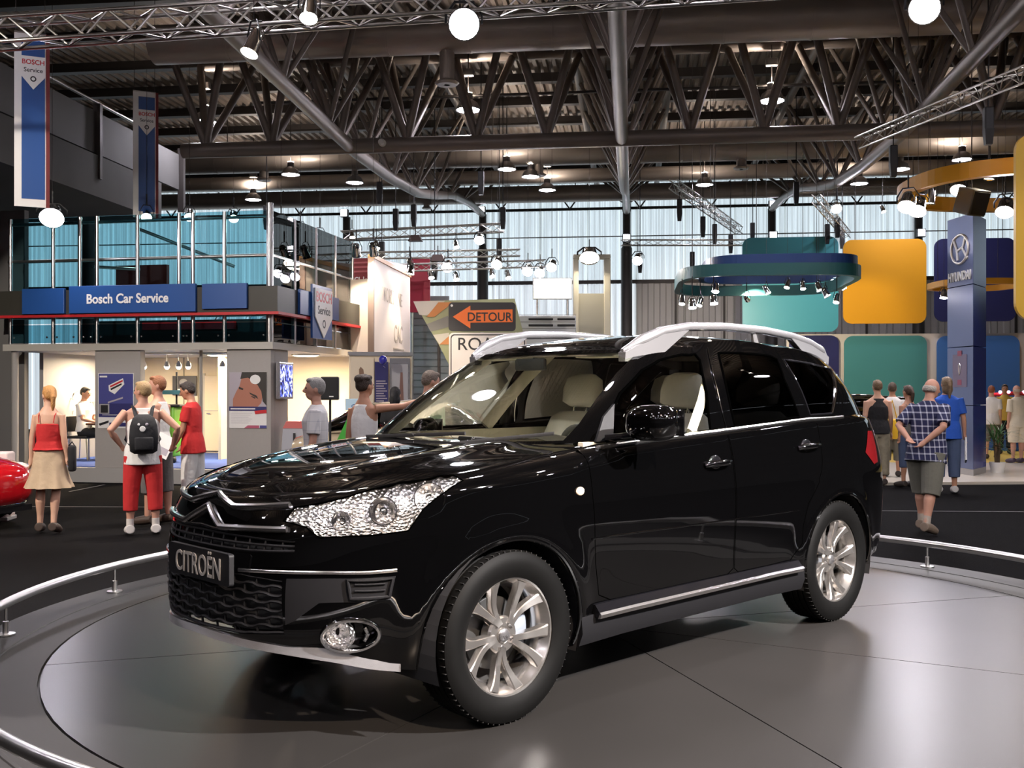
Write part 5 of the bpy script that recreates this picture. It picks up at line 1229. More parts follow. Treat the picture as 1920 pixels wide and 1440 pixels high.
t = print_on('upright_print', .73, 1.10, 1.0, 2.22, M_SATIN, 'silver framed print with a slim dark figure shape'); MB().box((-.15, -.016, -.55), (.15, -.012, .50)).build('picture', mat('print silver', (.40, .40, .42), .4), t); MB().prism([(-.02, -.4), (.06, -.4), (.04, .1), (.03, .35), (-.01, .35), (-.03, .0)], 0, .002, face_m((.02, -.0165, 0), (1, 0, 0))).build('figure_shape', mat('print figure', (.20, .11, .09), .5), t)
bl = thing('balloon', 'shiny blue balloon above the navy print', 'balloon', at_depth(718, 675, 18.4)); MB().ball((0, 0, 0), (.075, .075, .085), 20, 14).build('skin', mat('balloon blue', (.03, .03, .35), .12, coat=1.), bl, True); MB().lathe([(.0, -.083), (.012, -.10), (.004, -.105)], 10).build('knot', mat('balloon blue', (.03, .03, .35), .12), bl, True); bar(bl, 'string', (0, 0, -.1), (0, .42, -.14), .003, M_WHITE, 4)
# road signs
DR_ = 23.5
def sign_xy(px, py): return at_depth(px, py, DR_)
t = thing('road_sign', 'black detour sign with orange arrow on the road display', 'sign', sign_xy(904, 594))
s_ = DR_ / FPX; M_ORANGE = mat('sign orange', (.85, .18, .03), .45); M_SIGNB = mat('sign black', (.03, .027, .027), .4)
F0 = face_m((0, 0, 0), (1, 0, 0))
MB().prism(rrect(126*s_, 54*s_, 7*s_), -.03, 0, F0).build('board', M_SIGNB, t)
MB().prism([((x-904)*s_, (594-y)*s_) for x, y in ((849, 594), (882, 573), (882, 582), (961, 580), (961, 604), (882, 605), (882, 616))], 0, .01, F0).build('arrow', M_ORANGE, t)
text_obj('lettering', 'DETOUR', 23*s_, M_SIGNB, t, F0 @ Matrix.Translation((14*s_, -1*s_, .012)), .004, .004, .92)
MB().lathe([(0, .008), (2.2*s_, .006), (2.4*s_, 0)], 12, F0 @ Matrix.Translation((-57*s_, 21*s_, 0))).build('bolt', M_WHITE, t); bar(t, 'post', (0, .06, -.35), (0, .06, -sign_xy(904, 594).z), .05, M_STEEL, 8)
t = thing('road_sign', 'white road closure sign with black border below the detour sign', 'sign', sign_xy(915, 668) + Vector((0, -.25, 0)))
MB().prism(rrect(144*s_, 86*s_, 8*s_), -.03, 0, F0).build('board', mat('sign white', (.80, .74, .68), .5), t); MB().prism(rrect(138*s_, 80*s_, 7*s_), 0, .004, F0).build('border', M_SIGNB, t); MB().prism(rrect(134*s_, 76*s_, 6*s_), .003, .007, F0).build('field', mat('sign white', (.80, .74, .68), .5), t)
text_obj('lettering', 'ROAD', 33*s_, M_SIGNB, t, F0 @ Matrix.Translation((-11*s_, 21*s_, .009)), .004, .002, .98); bar(t, 'post', (0, .06, -.5), (0, .06, -sign_xy(915, 668).z), .05, M_STEEL, 8)
bk = thing('road_display_board', 'patterned triangular road graphic behind the road signs', 'board', at_depth(870, 620, 24.2)); s2 = 24.2 / FPX
def tri(name, pts, m, lay): MB().prism([((x-870)*s2, (620-y)*s2) for x, y in pts], lay*.004, lay*.004 + .006, F0).build(name, m, bk)
MB().prism([((x-870)*s2, (620-y)*s2) for x, y in ((775, 565), (965, 560), (985, 640), (985, 700), (850, 700), (822, 645))], -.05, 0, F0).build('board', mat('road green', (.42, .44, .24), .6), bk)
tri('stripe', ((775, 565), (835, 564), (800, 592), (786, 590)), mat('stripe pale', (.75, .70, .58), .6), 1); tri('stripe', ((822, 567), (850, 567), (815, 594), (800, 594)), mat('stripe orange', (.72, .30, .10), .6), 2); tri('road_band', ((800, 608), (840, 592), (845, 612), (808, 622)), mat('road grey', (.30, .29, .25), .7), 1)
tri('stripe', ((812, 628), (842, 624), (842, 632), (824, 646)), mat('stripe pale', (.75, .70, .58), .6), 1); tri('stripe', ((824, 646), (842, 630), (842, 646)), mat('stripe orange', (.72, .30, .10), .6), 2)
for px in (823, 960): q = at_depth(px, 620, 24.25) - at_depth(870, 620, 24.2); bar(bk, 'post', (q.x, .1, .4), (q.x, .1, -at_depth(870, 620, 24.2).z), .04, M_DARKST, 8)
# white slotted cabinet, screen and portal in the middle
t = thing('vent_cabinet', 'white cabinet with four dark slots behind the car roof', 'cabinet', at_depth(1030, 730, 26.0) - Vector((0, 0, 1.65))); s3 = 26.0 / FPX
MB().bevbox((-57*s3, 0, 0), (50*s3, .5, 1.65 + 138*s3), .02).build('body', mat('cabinet white', (.66, .67, .68), .4), t)
for px0, px1 in ((991, 1037), (1045, 1078)):
    for py in (598.5, 610): MB().bevbox(((px0-1030)*s3, -.02, 1.65 + (730-py-2)*s3), ((px1-1030)*s3, .01, 1.65 + (730-py+2)*s3), .008).build('slot', M_BLACK, t)
for py in (591, 604, 616): MB().box((-57*s3, -.015, 1.65 + (730-py)*s3), (50*s3, 0, 1.65 + (731-py)*s3)).build('rib', M_GREY, t)
t = thing('light_box_sign', 'glaring white light box with faint green lines', 'sign', at_depth(1036, 541, 27.0)); s3 = 27 / FPX
MB().bevbox((-37*s3, 0, -20*s3), (37*s3, .12, 20*s3), .01).build('box', M_WHITE, t); MB().box((-35*s3, -.006, -18*s3), (35*s3, 0, 18*s3)).build('lit_face', emat('light box', (.95, 1., .93), 1.6), t); MB().box((-35*s3, -.010, -18*s3), (0, -.005, -2*s3)).build('green_field', emat('light box green', (.72, 1., .62), 1.1), t)
for s_ in (-1, 1): bar(t, 'post', (s_*.4, .1, -20*s3), (s_*.4, .1, -at_depth(1036, 541, 27).z), .03, M_STEEL, 8)
t = thing('display_portal', 'tall cream portal frame with beige lower panel behind the roof of the car', 'stand', at_depth(1111, 730, 27.5) - Vector((0, 0, 1.65))); s3 = 27.5 / FPX; zt = 1.65 + 245*s3
M_PORT = mat('portal cream', (.66, .62, .50), .5)
for a, b_ in ((-36, -26), (22, 34)): MB().bevbox((a*s3, 0, 0), (b_*s3, .25, zt), .02).build('upright', M_PORT, t)
MB().bevbox((-36*s3, -.01, zt), (34*s3, .26, zt + .12), .02).build('lintel', M_PORT, t); MB().box((-30*s3, .05, 0), (30*s3, .12, 1.65 + 180*s3)).build('infill', mat('portal beige', (.42, .40, .32), .35), t)
lit(at_depth(1105, 478, 27.2), at_depth(1105, 640, 25.5), 60, 'glaring lamp on top of the cream portal', r=.26)
# counter seen through the windscreen, with things on it
ct = thing('reception_counter', 'long sage coloured counter wall seen through the windscreen', 'counter', Vector(((880 - 960)/FPX*19, 19, 0)))
M_SAGE = mat('sage counter', (.42, .42, .30), .6)
MB().bevbox((-1.0, 0, 0), (1.9, .5, 1.40), .01).build('front', M_SAGE, ct); MB().bevbox((-1.03, -.04, 1.28), (1.93, .54, 1.42), .01).build('ledge', M_SAGE, ct); MB().box((-1.03, -.02, 1.25), (1.93, .0, 1.28)).build('shadow_gap', M_DARKST, ct)
rb = thing('model_boat', 'red pointed model lying on the counter', 'model', at_depth(905, 748, 19.2)); MB().loft([[(x, w*math.cos(a), .05 + w*.35*math.sin(a)) for a in [2*PI*k/10 for k in range(10)]] for x, w in ((-.36, .01), (-.2, .10), (.05, .14), (.3, .11), (.36, .04))]).build('hull', M_RED, rb, True); MB().bevbox((-.1, -.05, .08), (.15, .05, .13), .02).build('deck', mat('model white', (.7, .65, .6), .5), rb)
bb = thing('blue_canister', 'small blue canister at the end of the counter', 'canister', at_depth(941, 752, 19.2)); MB().lathe([(0, 0), (.05, 0), (.05, .13), (.035, .15), (0, .15)], 20).build('body', mat('canister blue', (.03, .06, .45), .4), bb, True, 40); MB().lathe([(0, .15), (.02, .15), (.02, .18), (0, .18)], 12).build('cap', M_BLACK, bb)
for px, py, hh in ((931, 724, .28), (951, 724, .12)):
    lm = thing('table_lamp', 'white shaded lamp standing on the counter' if hh > .2 else 'squat white shaded lamp standing on the counter', 'lamp', at_depth(px, 752, 19.25)); MB().lathe([(0, 0), (.05, 0), (.05, .01), (.01, .02), (.01, .26), (0, .26)], 16).build('base', M_STEEL, lm, True, 40); MB().lathe([(.055, .26), (.06, .26), (.06, .26 + hh), (.055, .26 + hh), (.055, .26)], 20).build('shade', emat('lamp shade glow', (1., .97, .88), 1.6), lm)
yucca(at_depth(905, 752, 19.3), [(.30, 0)], 'pale leafed plant on the counter', None, True, 26, .28, mat('pale leaf', (.30, .32, .20), .5), .012, .1)
yucca(Vector(((878 - 960)/FPX*18.6, 18.6, 0)), [(1.30, 0), (1.0, .1)], 'dark spiky plant in front of the sage counter', None, True, 34, .45)
# ================================================================ blue and yellow stand at the right
M_SFLOOR = mat('pale stand floor', (.66, .60, .50), .25, noise=.05, nscale=2)
fl = thing('stand_floor', 'pale glossy floor of the blue and yellow stand', 'floor', (0, 0, 0), 0, None, 'structure')
f0 = on_z(1560, 911, 0); f1 = on_z(2300, 905, 0)
MB().prism([(f0.x, f0.y), (f1.x, f1.y), (24, 34), (8.2, 34), (6.2, 22)], 0, .05).build('slab', M_SFLOOR, fl)
MB().prism([(8.3, 22.5), (24, 22.0), (24, 29), (9.2, 29)], .05, .054).build('yellow_mat', mat('yellow mat', (.55, .38, .05), .6), fl)
# pylon
py_ = thing('brand_pylon', 'tall blue pylon with round emblem and raised lettering', 'pylon', (0, 0, 0))
b1 = at_depth(1777, 895, 19.9); b2 = at_depth(1825, 895, 19.0); b3 = at_depth(1849, 895, 19.75)
g1, g2, g3 = Vector((b1.x, b1.y)), Vector((b2.x, b2.y)), Vector((b3.x, b3.y)); g4 = g1 + g3 - g2
mp_ = bpy.data.materials.new('pylon blue grey'); nt, b = nodes_of(mp_); b.inputs['Base Color'].default_value = (.16, .19, .33, 1); b.inputs['Roughness'].default_value = .22; b.inputs['Metallic'].default_value = .55
M_PYB = mat('pylon blue side', (.02, .04, .26), .25, .2)
zs = [.05, .42, 2.32, 3.30, 4.35]; zs = [.16, 1.35, 2.45, 3.60, 4.92]
MB().prism([tuple(g) for g in (g1, g2, g3, g4)], .05, .17).build('foot', M_GREY, py_)
cen = (g1 + g2 + g3 + g4) / 4
for a, b_ in zip(zs, zs[1:]):
    mb = MB(); q = [g1, g2, g3, g4]; mb.prism([tuple(g) for g in q], a + .008, b_ - .008); sec = mb.build('section', M_PYB, py_)
    nrm = Vector(((g2 - g1).y, -(g2 - g1).x)).normalized() * .006
    MB().prism([tuple(g) for g in (g1 + nrm, g2 + nrm, g2, g1)], a + .008, b_ - .008).build('face_plate', mp_, sec)
PF_ = face_m(((g1 + g2)/2).to_3d() + Vector((nrm.x, nrm.y, 0)).normalized() * .012, (g2 - g1).to_3d())
lw = (g2 - g1).length
EM = PF_ @ Matrix.Translation((0, 4.30, 0))
M_EMB = mat('emblem silver', (.72, .70, .68), .3, .5)
MB().tube([(.30*math.cos(a), .27*math.sin(a), 0) for a in [2*PI*k/40 for k in range(40)]], .024, 8, closed=True, M=EM).build('emblem_ring', M_EMB, py_, True)
for s_ in (-1, 1): MB().tube([(s_*.17 + .10, -.205 if s_ < 0 else -.205, 0), (s_*.10 + .0, 0 if s_ < 0 else 0, .004), (s_*.17 - .02 + (.04 if s_ > 0 else -.04), .215, 0)], [.035, .03, .035], 8, M=EM, flat=(.5, 1)).build('emblem_letter', M_EMB, py_, True)
MB().tube([(-.12, -.03, 0), (.12, .03, 0)], .028, 8, M=EM, flat=(.5, 1)).build('emblem_letter', M_EMB, py_, True)
text_obj('lettering', 'HYUNDAI', .24, M_EMB, py_, PF_ @ Matrix.Translation((0, 3.78, .0)), .03, .006, lw*.92/1.12)
MB().prism(rrect(lw*.55, .62, .02), 0, .006, PF_ @ Matrix.Translation((0, 2.0, -.004))).build('info_plate', mat('pylon print', (.17, .13, .20), .3), py_)
MB().tube([(0, -.08, 0), (-.03, .0, 0), (-.035, .1, 0), (0, .14, 0), (.035, .1, 0), (.03, 0, 0)], .008, 6, closed=True, M=PF_ @ Matrix.Translation((0, 2.0, .004))).build('print_mark', M_EMB, py_, True)
for a in (.33, -.22): MB().box((-.07, a, 0), (.07, a + .10, .004), PF_ @ Matrix.Translation((0, 1.95, .001))).build('print_mark', mat('pylon red print', (.30, .05, .10), .4), py_)
# rounded colour panels
def hpanel(px0, px1, py0, py1, v, m, label, r=.25, name='colour_panel', down=None, posts=True):
    a, b_ = hall_at(px0, py0, v), hall_at(px1, py1, v); w, h = b_.x - a.x, a.z - b_.z; c = Vector(((a.x + b_.x)/2, v, (a.z + b_.z)/2))
    t = thing(name, label, 'panel', hall_to_world(c), HZ, 'rounded colour panels of the stand')
    MB().prism(rrect(w, h, r, 8), -.06, 0, F0).build('face', m, t)
    MB().box((-w*.3, .06, -h*.4), (w*.3, .10, h*.4)).build('back_frame', M_STEEL, t)
    if posts:
        for s_ in (-1, 1): bar(t, 'wire', (s_*w*.35, .08, h*.4), (s_*w*.35, .08, ZR - c.z), .012, M_DARKST, 6)
    return t
VP = 31.0
M_TEAL = mat('panel teal', (.045, .21, .21), .5); M_YEL = mat('panel yellow', (.66, .30, .005), .45); M_NAV = mat('panel navy', (.012, .014, .075), .45); M_CYAN = mat('panel cyan', (.05, .27, .31), .45); M_SBLUE = mat('panel sky blue', (.05, .16, .42), .45)
hpanel(1392, 1572, 446, 622, VP, M_CYAN, 'large teal panel half hidden by the teal light ring'); hpanel(1581, 1737, 450, 606, VP, M_YEL, 'square yellow panel with rounded corners'); hpanel(1752, 1905, 448, 602, VP, M_NAV, 'dark navy panel behind the pylon')
cw = thing('panel_wall', 'cream wall behind the lower row of colour panels', 'wall', (0, 0, 0), HZ)
a, b_ = hall_at(1475, 627, VP + .3), hall_at(2150, 627, VP + .3); MB().box((a.x, VP + .3, 0), (b_.x, VP + .4, a.z)).build('panel', mat('panel wall cream', (.60, .54, .46), .6), cw); MB().box((a.x, VP + .28, 0), (b_.x, VP + .3, .12)).build('skirting', M_GREY, cw)
hpanel(1480, 1573, 629, 800, VP + .2, M_NAV, 'navy panel on the cream wall beside the car tail', posts=False); hpanel(1583, 1738, 630, 802, VP + .2, mat('panel sea green', (.05, .21, .20), .45), 'sea green panel on the cream wall', posts=False); hpanel(1757, 1912, 630, 802, VP + .2, M_SBLUE, 'sky blue panel on the cream wall behind the pylon', posts=False)
# light rings
def ring(name, label, c, rx, ry, z, h, m, sup_p=3.2, th=.12, n=72, rz=0., more=()):
    t = thing(name, label, 'light ring', (c[0], c[1], z), rz); mb = MB(); rings = []
    for dx, dy, r1, r2, dz, h2, m2 in more:
        rg = []
        for k in range(n):
            a = 2*PI*k/n; f = lambda r: math.copysign(abs(r)**(2/sup_p), r); x, y = f(math.cos(a)), f(math.sin(a))
            rg.append([(dx + x*q1, dy + y*q2, dz + zz) for q1, q2, zz in ((r1, r2, 0), (r1, r2, h2), (r1 - th, r2 - th, h2), (r1 - th, r2 - th, 0))])
        MB().loft(rg, closed=True).build('upper_beam', m2, t)
    for k in range(n):
        a = 2*PI*k/n; f = lambda r: math.copysign(abs(r)**(2/sup_p), r); x, y = f(math.cos(a)), f(math.sin(a))
        rings.append([(x*rx, y*ry, 0), (x*rx, y*ry, h), (x*(rx - th), y*(ry - th), h), (x*(rx - th), y*(ry - th), 0)])
    mb.loft(rings, closed=True).build('beam', m, t)
    for a in (.6, 2.4, 3.9, 5.6): bar(t, 'wire', (rx*.9*math.cos(a), ry*.9*math.sin(a), h), (rx*.9*math.cos(a), ry*.9*math.sin(a), roof_under(Matrix.Translation((c[0], c[1], z)) @ Matrix.Rotation(rz, 4, 'Z') @ Vector((rx*.9*math.cos(a), ry*.9*math.sin(a), 0))) - z), .006, M_DARKST, 6)
    return t
M_TRING = mat('ring teal', (.03, .15, .15), .4); M_TRINGB = mat('ring blue', (.02, .06, .20), .4); M_YRING = mat('ring yellow', (.72, .33, .01), .4)
cR = at_depth(1428, 530, 24.5)
ring('light_ring', 'teal rounded light ring hung with small spots', (cR.x, cR.y), 2.02, 2.5, 4.10, .26, M_TRING, 4.5, .14, rz=HZ, more=((.30, .2, 1.72, 2.2, .30, .22, M_TRINGB),))
TG = 'small spots under the teal light ring'; ti = 0
tl_ = ['outermost tilted', 'lowest tilted', 'paired', 'raised', 'flat', 'lone gold', 'square', 'boxy', 'wide', 'corner', 'hanging corner', 'upper corner', 'end']
for px, py, d, on in ((1279, 563, 23, 0), (1298, 570, 22.5, 1), (1313, 566, 23.4, 0), (1342, 540, 24, 1), (1338, 562, 22.3, 1), (1437, 544, 23.5, 0), (1477, 533, 25, 0), (1505, 535, 25, 0), (1535, 538, 24.8, 1), (1548, 549, 23.6, 1), (1569, 560, 22.6, 0), (1566, 521, 25.6, 1), (1580, 536, 25.2, 0)):
    p = at_depth(px, py, d); par_can(p, p + Vector((random.uniform(-.5, .5), -.4, -1)), tl_[ti] + ' small spot under the teal light ring', TG, lens=M_LAMP if on else M_WARM, r=.065 if not on else .085, L=.22, metal=M_CHROME, hook=(p.x, p.y, 4.12)); ti += 1
lit(at_depth(1400, 560, 26.2), at_depth(1470, 640, 31.0), 420, 'wash spot lighting the lower part of the teal panel', TG, .07)
ring('light_ring', 'big yellow curved light ring at the right edge', (9.35, 17.9), 2.45, 1.9, 5.05, .26, M_YRING, 2.6, .14); cs = at_depth(1830, 535, 23.0); ring('light_ring', 'small yellow light ring round the blue pylon', (cs.x, cs.y), .95, .9, 3.92, .13, M_YRING, 3., .10)
hp = thing('colour_panel', 'tall yellow panel hanging at the right edge', 'panel', at_depth(1990, 427, 15.2), .1, 'rounded colour panels of the stand'); MB().prism(rrect(1.42, 2.74, .25, 8), -.06, 0, F0).build('face', mat('panel light yellow', (.78, .47, .06), .4), hp)
for s_ in (-1, 1): bar(hp, 'wire', (s_*.5, .03, 1.3), (s_*.5, .03, ZR - hp.location.z), .01, M_DARKST, 6)
YG = 'spots on the yellow light ring'
for px, py, d, L_, lab in ((1800, 347, 18.6, M_LAMP, 'dazzling round spot beside the black speaker under the yellow ring'), (1703, 378, 17.2, M_LAMP, 'dazzling spot at the tip of the yellow ring'), (1722, 386, 18.0, M_LAMP, 'second dazzling spot beside the tip of the yellow ring'), (1885, 388, 18.0, M_LAMP, 'bright spot under the yellow ring by the tall yellow panel'), (1745, 368, 18.4, M_WARM, 'chrome can hanging inside the yellow ring'), (1856, 322, 17.5, M_WARM, 'chrome can under the rising arm of the yellow ring')):
    p = at_depth(px, py, d); on = L_ == M_LAMP; par_can(p, (p.x - 2.2, p.y - 3, 0) if on else (p.x - .6, p.y, 0), lab, YG, lens=emat('ring spot lens', (.95, .90, 1.), 120.) if on else L_, r=.15 if on else .09, L=.3)
p = at_depth(1765, 560, 22.3); par_can(at_depth(1770, 552, 22.2), p + Vector((-.3, -.5, -1.5)), 'small bright spot under the small yellow ring', YG, lens=M_LAMP, r=.08, L=.2, hook=at_depth(1770, 545, 22.2))
p = at_depth(1822, 378, 17.6); t = thing('hanging_loudspeaker', 'tilted grey loudspeaker box hanging inside the yellow ring', 'loudspeaker', p, .4); MB().bevbox((-.2, -.18, -.22), (.2, .18, .22), .02, Matrix.Rotation(.35, 4, 'X')).build('cabinet', mat('speaker grey', (.10, .095, .09), .6), t); MB().box((-.17, -.20, -.19), (.17, -.18, .19), Matrix.Rotation(.35, 4, 'X')).build('grille', M_BLACK, t); bar(t, 'wire', (0, 0, .2), (0, 0, ZR - p.z), .01, M_DARKST, 6)
# palm in the white pot
pm = yucca(on_z(1870, 886, .05), [(.55, 0), (.75, .05), (.65, -.06)], 'green palm in a white pot beside the blue pylon', None, True, 26, .55, M_LEAF2, .012, .2)
# ================================================================ hanging trusses, hoists and lamps in the distance
TGp = 'slim lighting trusses in the distance'
box_truss(at_depth(640, 442, 27.5), at_depth(945, 427, 27.5), .22, 'slim box truss in front of the daylight wall, highest of three', .018, .3, False, group=TGp, name='hanging_truss')
box_truss(at_depth(655, 480, 25), at_depth(975, 474, 25.4), .16, 'slim box truss directly over the tall white wall', .014, .25, False, group=TGp, name='hanging_truss')
box_truss(at_depth(730, 503, 24), at_depth(1022, 494, 24.8), .16, 'slim box truss carrying small round lamps over the road signs', .014, .25, False, group=TGp, name='hanging_truss')
box_truss(at_depth(1262, 345, 27), at_depth(1386, 432, 33), .22, 'slim truss slanting away with black hoists under it', .018, .3, False, group=TGp, name='hanging_truss')
box_truss(at_depth(1612, 268, 19.5), at_depth(2050, 88, 13.0), .20, 'slim truss rising over the yellow ring', .018, .25, True, group=TGp, name='hanging_truss', tri=True)
box_truss(at_depth(1530, 372, 26.0), at_depth(1588, 440, 31.0), .2, 'short slim truss above the yellow panel', .016, .3, False, group=TGp, name='hanging_truss')
box_truss(at_depth(1165, 455, 30.0), at_depth(1400, 455, 30.6), .16, 'plain slim truss beside the teal panel', .014, .3, False, group=TGp, name='hanging_truss')
box_truss(at_depth(1500, 357, 33.0), at_depth(1700, 354, 33.0), .16, 'slim truss against the daylight wall behind the yellow ring', .014, .3, False, group=TGp, name='hanging_truss')
M_HOIST = mat('hoist black', (.006, .006, .008), .5)
hm = MB().bevbox((-.07, -.07, -.24), (.07, .07, .12), .02).mesh('motor', M_HOIST); hc = MB().loft([[(-.05, -.05, -.46), (.05, -.05, -.46), (.05, .05, -.46), (-.05, .05, -.46)], [(-.07, -.07, -.22), (.07, -.07, -.22), (.07, .07, -.22), (-.07, .07, -.22)]]).mesh('chain_bag', M_HOIST)
for px, py, d, lb in ((742, 400, 27.3, 'above the highest slim truss, slimmer of two side by side'), (776, 392, 27.3, 'above the highest slim truss, wider of two side by side'), (943, 397, 27.3, 'above the end of the highest slim truss'), (716, 462, 25.4, 'beside the chrome spot over the tall white wall'), (902, 330, 25, 'in front of the outlet duct'), (1274, 382, 27.5, 'under the upper end of the slanting truss'), (1318, 414, 29, 'in the middle of the slanting truss'), (1340, 428, 30, 'lower on the slanting truss'), (1370, 447, 32, 'at the lower end of the slanting truss'), (1411, 425, 32, 'between the slanting truss and the teal panel'), (1493, 350, 27, 'before the farthest duct above the teal panel'), (1551, 428, 30, 'above the gap between teal and yellow panels'), (1570, 415, 29, 'on the short truss above the yellow panel'), (1200, 482, 30, 'beside the dark column on the plain slim truss'), (1298, 480, 30.3, 'near the end of the plain slim truss'), (1675, 285, 19, 'beside the truss rising over the yellow ring'), (1853, 216, 16, 'under the truss rising over the yellow ring'), (936, 455, 27.9, 'between the upper two slim trusses'), (500, 395, 25, 'over the corner of the glazed deck'), (712, 350, 27, 'beside the sagging chord near the glazed side'), (1579, 438, 31.4, 'at the lower end of the short truss'), (815, 490, 25.6, 'behind the unlit grey lamp hood')):
    p = at_depth(px, py, d); t = thing('chain_hoist', 'black chain hoist ' + lb, 'hoist', p, HZ, 'black chain hoists'); share('motor', hm, t); share('chain_bag', hc, t); bar(t, 'chain', (0, 0, .1), (0, 0, roof_under(p) - p.z), .012, M_HOIST, 6)
SL = 'small lamps on the distant trusses'
for px, py, d, lab in ((933, 492, 24.5, 'round glowing lamp on the truss over the detour sign'), (900, 447, 27.2, 'violet glowing lamp against the dark column'), (990, 505, 24.9, 'glowing lamp near the end of the lamp truss'), (1013, 508, 24.9, 'glowing lamp at the very end of the lamp truss'), (1568, 388, 26.5, 'bright lamp on the short truss above the yellow panel'), (1035, 497, 25, 'glaring white lamp beside the cream portal'), (1196, 485, 26, 'gold lit lamp on the dark column'), (840, 498, 24.5, 'white lamp under the lamp truss beside the crimson panel')):
    p = at_depth(px, py, d); par_can(p, p + Vector((-.3, -1.2, -1)), lab, SL, lens=M_LAMP, r=.13, L=.24, hook=(p.x, p.y, p.z + .4))
for px, py, d, lab in ((779, 447, 27.2, 'unlit brown lamp hood under the highest slim truss'), (821, 484, 25, 'unlit grey lamp hood under the middle slim truss')):
    p = at_depth(px, py, d); t = thing('hanging_lamp_hood', lab, 'lamp', p, HZ, SL); MB().loft([[(-.18, -.12, -.08), (.18, -.12, -.08), (.18, .12, -.08), (-.18, .12, -.08)], [(-.11, -.08, .08), (.11, -.08, .08), (.11, .08, .08), (-.11, .08, .08)]]).build('hood', mat('hood brown', (.12, .08, .075), .5), t); bar(t, 'stem', (0, 0, .08), (0, 0, .3), .012, M_DARKST, 6); bar(t, 'safety_wire', (0, 0, .08), (0, 0, roof_under(p) - p.z), .004, M_DARKST, 5)
for px, py, d, lab in ((855, 458, 27.3, 'chrome spot under the highest slim truss'), (706, 460, 25.2, 'chrome spot over the corner of the tall white wall'), (768, 494, 24.3, 'chrome spot over the crimson panel'), (808, 515, 24.4, 'first chrome spot under the lamp truss'), (855, 518, 24.5, 'second chrome spot under the lamp truss'), (922, 512, 24.6, 'third chrome spot under the lamp truss'), (952, 515, 24.7, 'fourth chrome spot under the lamp truss'), (660, 440, 27.4, 'pinkish spot beside the dark column near the glazed deck'), (1655, 392, 30, 'chrome can hanging against the daylight wall')):
    p = at_depth(px, py, d); par_can(p, p + Vector((.2, -.5, -1)), lab, SL, lens=M_WARM, r=.07, L=.22, hook=(p.x, p.y, p.z + .4))
# floodlights over the glazed deck
for i, (px, py, d) in enumerate(((275, 402, 20), (355, 402, 21), (438, 405, 22), (527, 417, 21), (563, 431, 21.5), (600, 443, 22), (98, 402, 17.6))):
    p = at_depth(px, py, d); par_can(p, p + Vector((.3, -1., -1)), ['warm floodlight beside the second banner', 'warm floodlight over the middle of the glazed deck', 'warm floodlight over the deck corner', 'white floodlight above the glazed side', 'white floodlight over the middle of the glazed side', 'white floodlight at the end of the glazed side', 'wide glaring floodlight below the first banner'][i], 'floodlights over the glazed deck', lens=M_WARM if i != 6 else M_LAMP, r=.10 if i < 6 else .2, L=.24)
# escalator behind the glass
es = thing('escalator', 'escalator with sloping steel balustrades behind the glazed deck', 'escalator', (0, 0, 0))
for px in (375, 432, 470):
    a, b_ = at_depth(px - 8, 655, 24), at_depth(px + 45, 580, 27); bar(es, 'handrail', a, b_, .05, M_STEEL, 10); MB().add([a, b_, b_ - Vector((0, 0, .7)), a - Vector((0, 0, .7)), a + Vector((.06, 0, 0)), b_ + Vector((.06, 0, 0)), b_ + Vector((.06, 0, -.7)), a + Vector((.06, 0, -.7))], [(0,1,2,3),(7,6,5,4),(0,4,5,1),(1,5,6,2),(2,6,7,3),(3,7,4,0)]).build('balustrade', M_TGLASS2, es)
a, b_ = at_depth(380, 660, 24), at_depth(500, 590, 27); MB().add([a, at_depth(440, 660, 24), at_depth(545, 590, 27), b_] + [p - Vector((0, 0, .5)) for p in (a, at_depth(440, 660, 24), at_depth(545, 590, 27), b_)], [(0,1,2,3),(7,6,5,4),(0,4,5,1),(1,5,6,2),(2,6,7,3),(3,7,4,0)]).build('stair_body', M_DARKST, es)
for k in (0, 1): q = (a if k == 0 else b_) + Vector((.6, 0, -.4)); bar(es, 'support', q, (q.x, q.y, 0), .12, M_DARKST, 12)
# pale covered box behind the red car
pb = thing('covered_box', 'pale cloth covered box behind the red car', 'box', gp0(6, 13.0), .1); MB().bevbox((-.16, -.15, 0), (.10, .15, .86), .03).build('cloth_cover', mat('pale cover', (.70, .58, .54), .8, noise=.06, bump=.4, bscale=9), pb, True, 60); MB().bevbox((-.17, -.16, .0), (.11, .16, .05), .01).build('foot', M_GREY, pb)
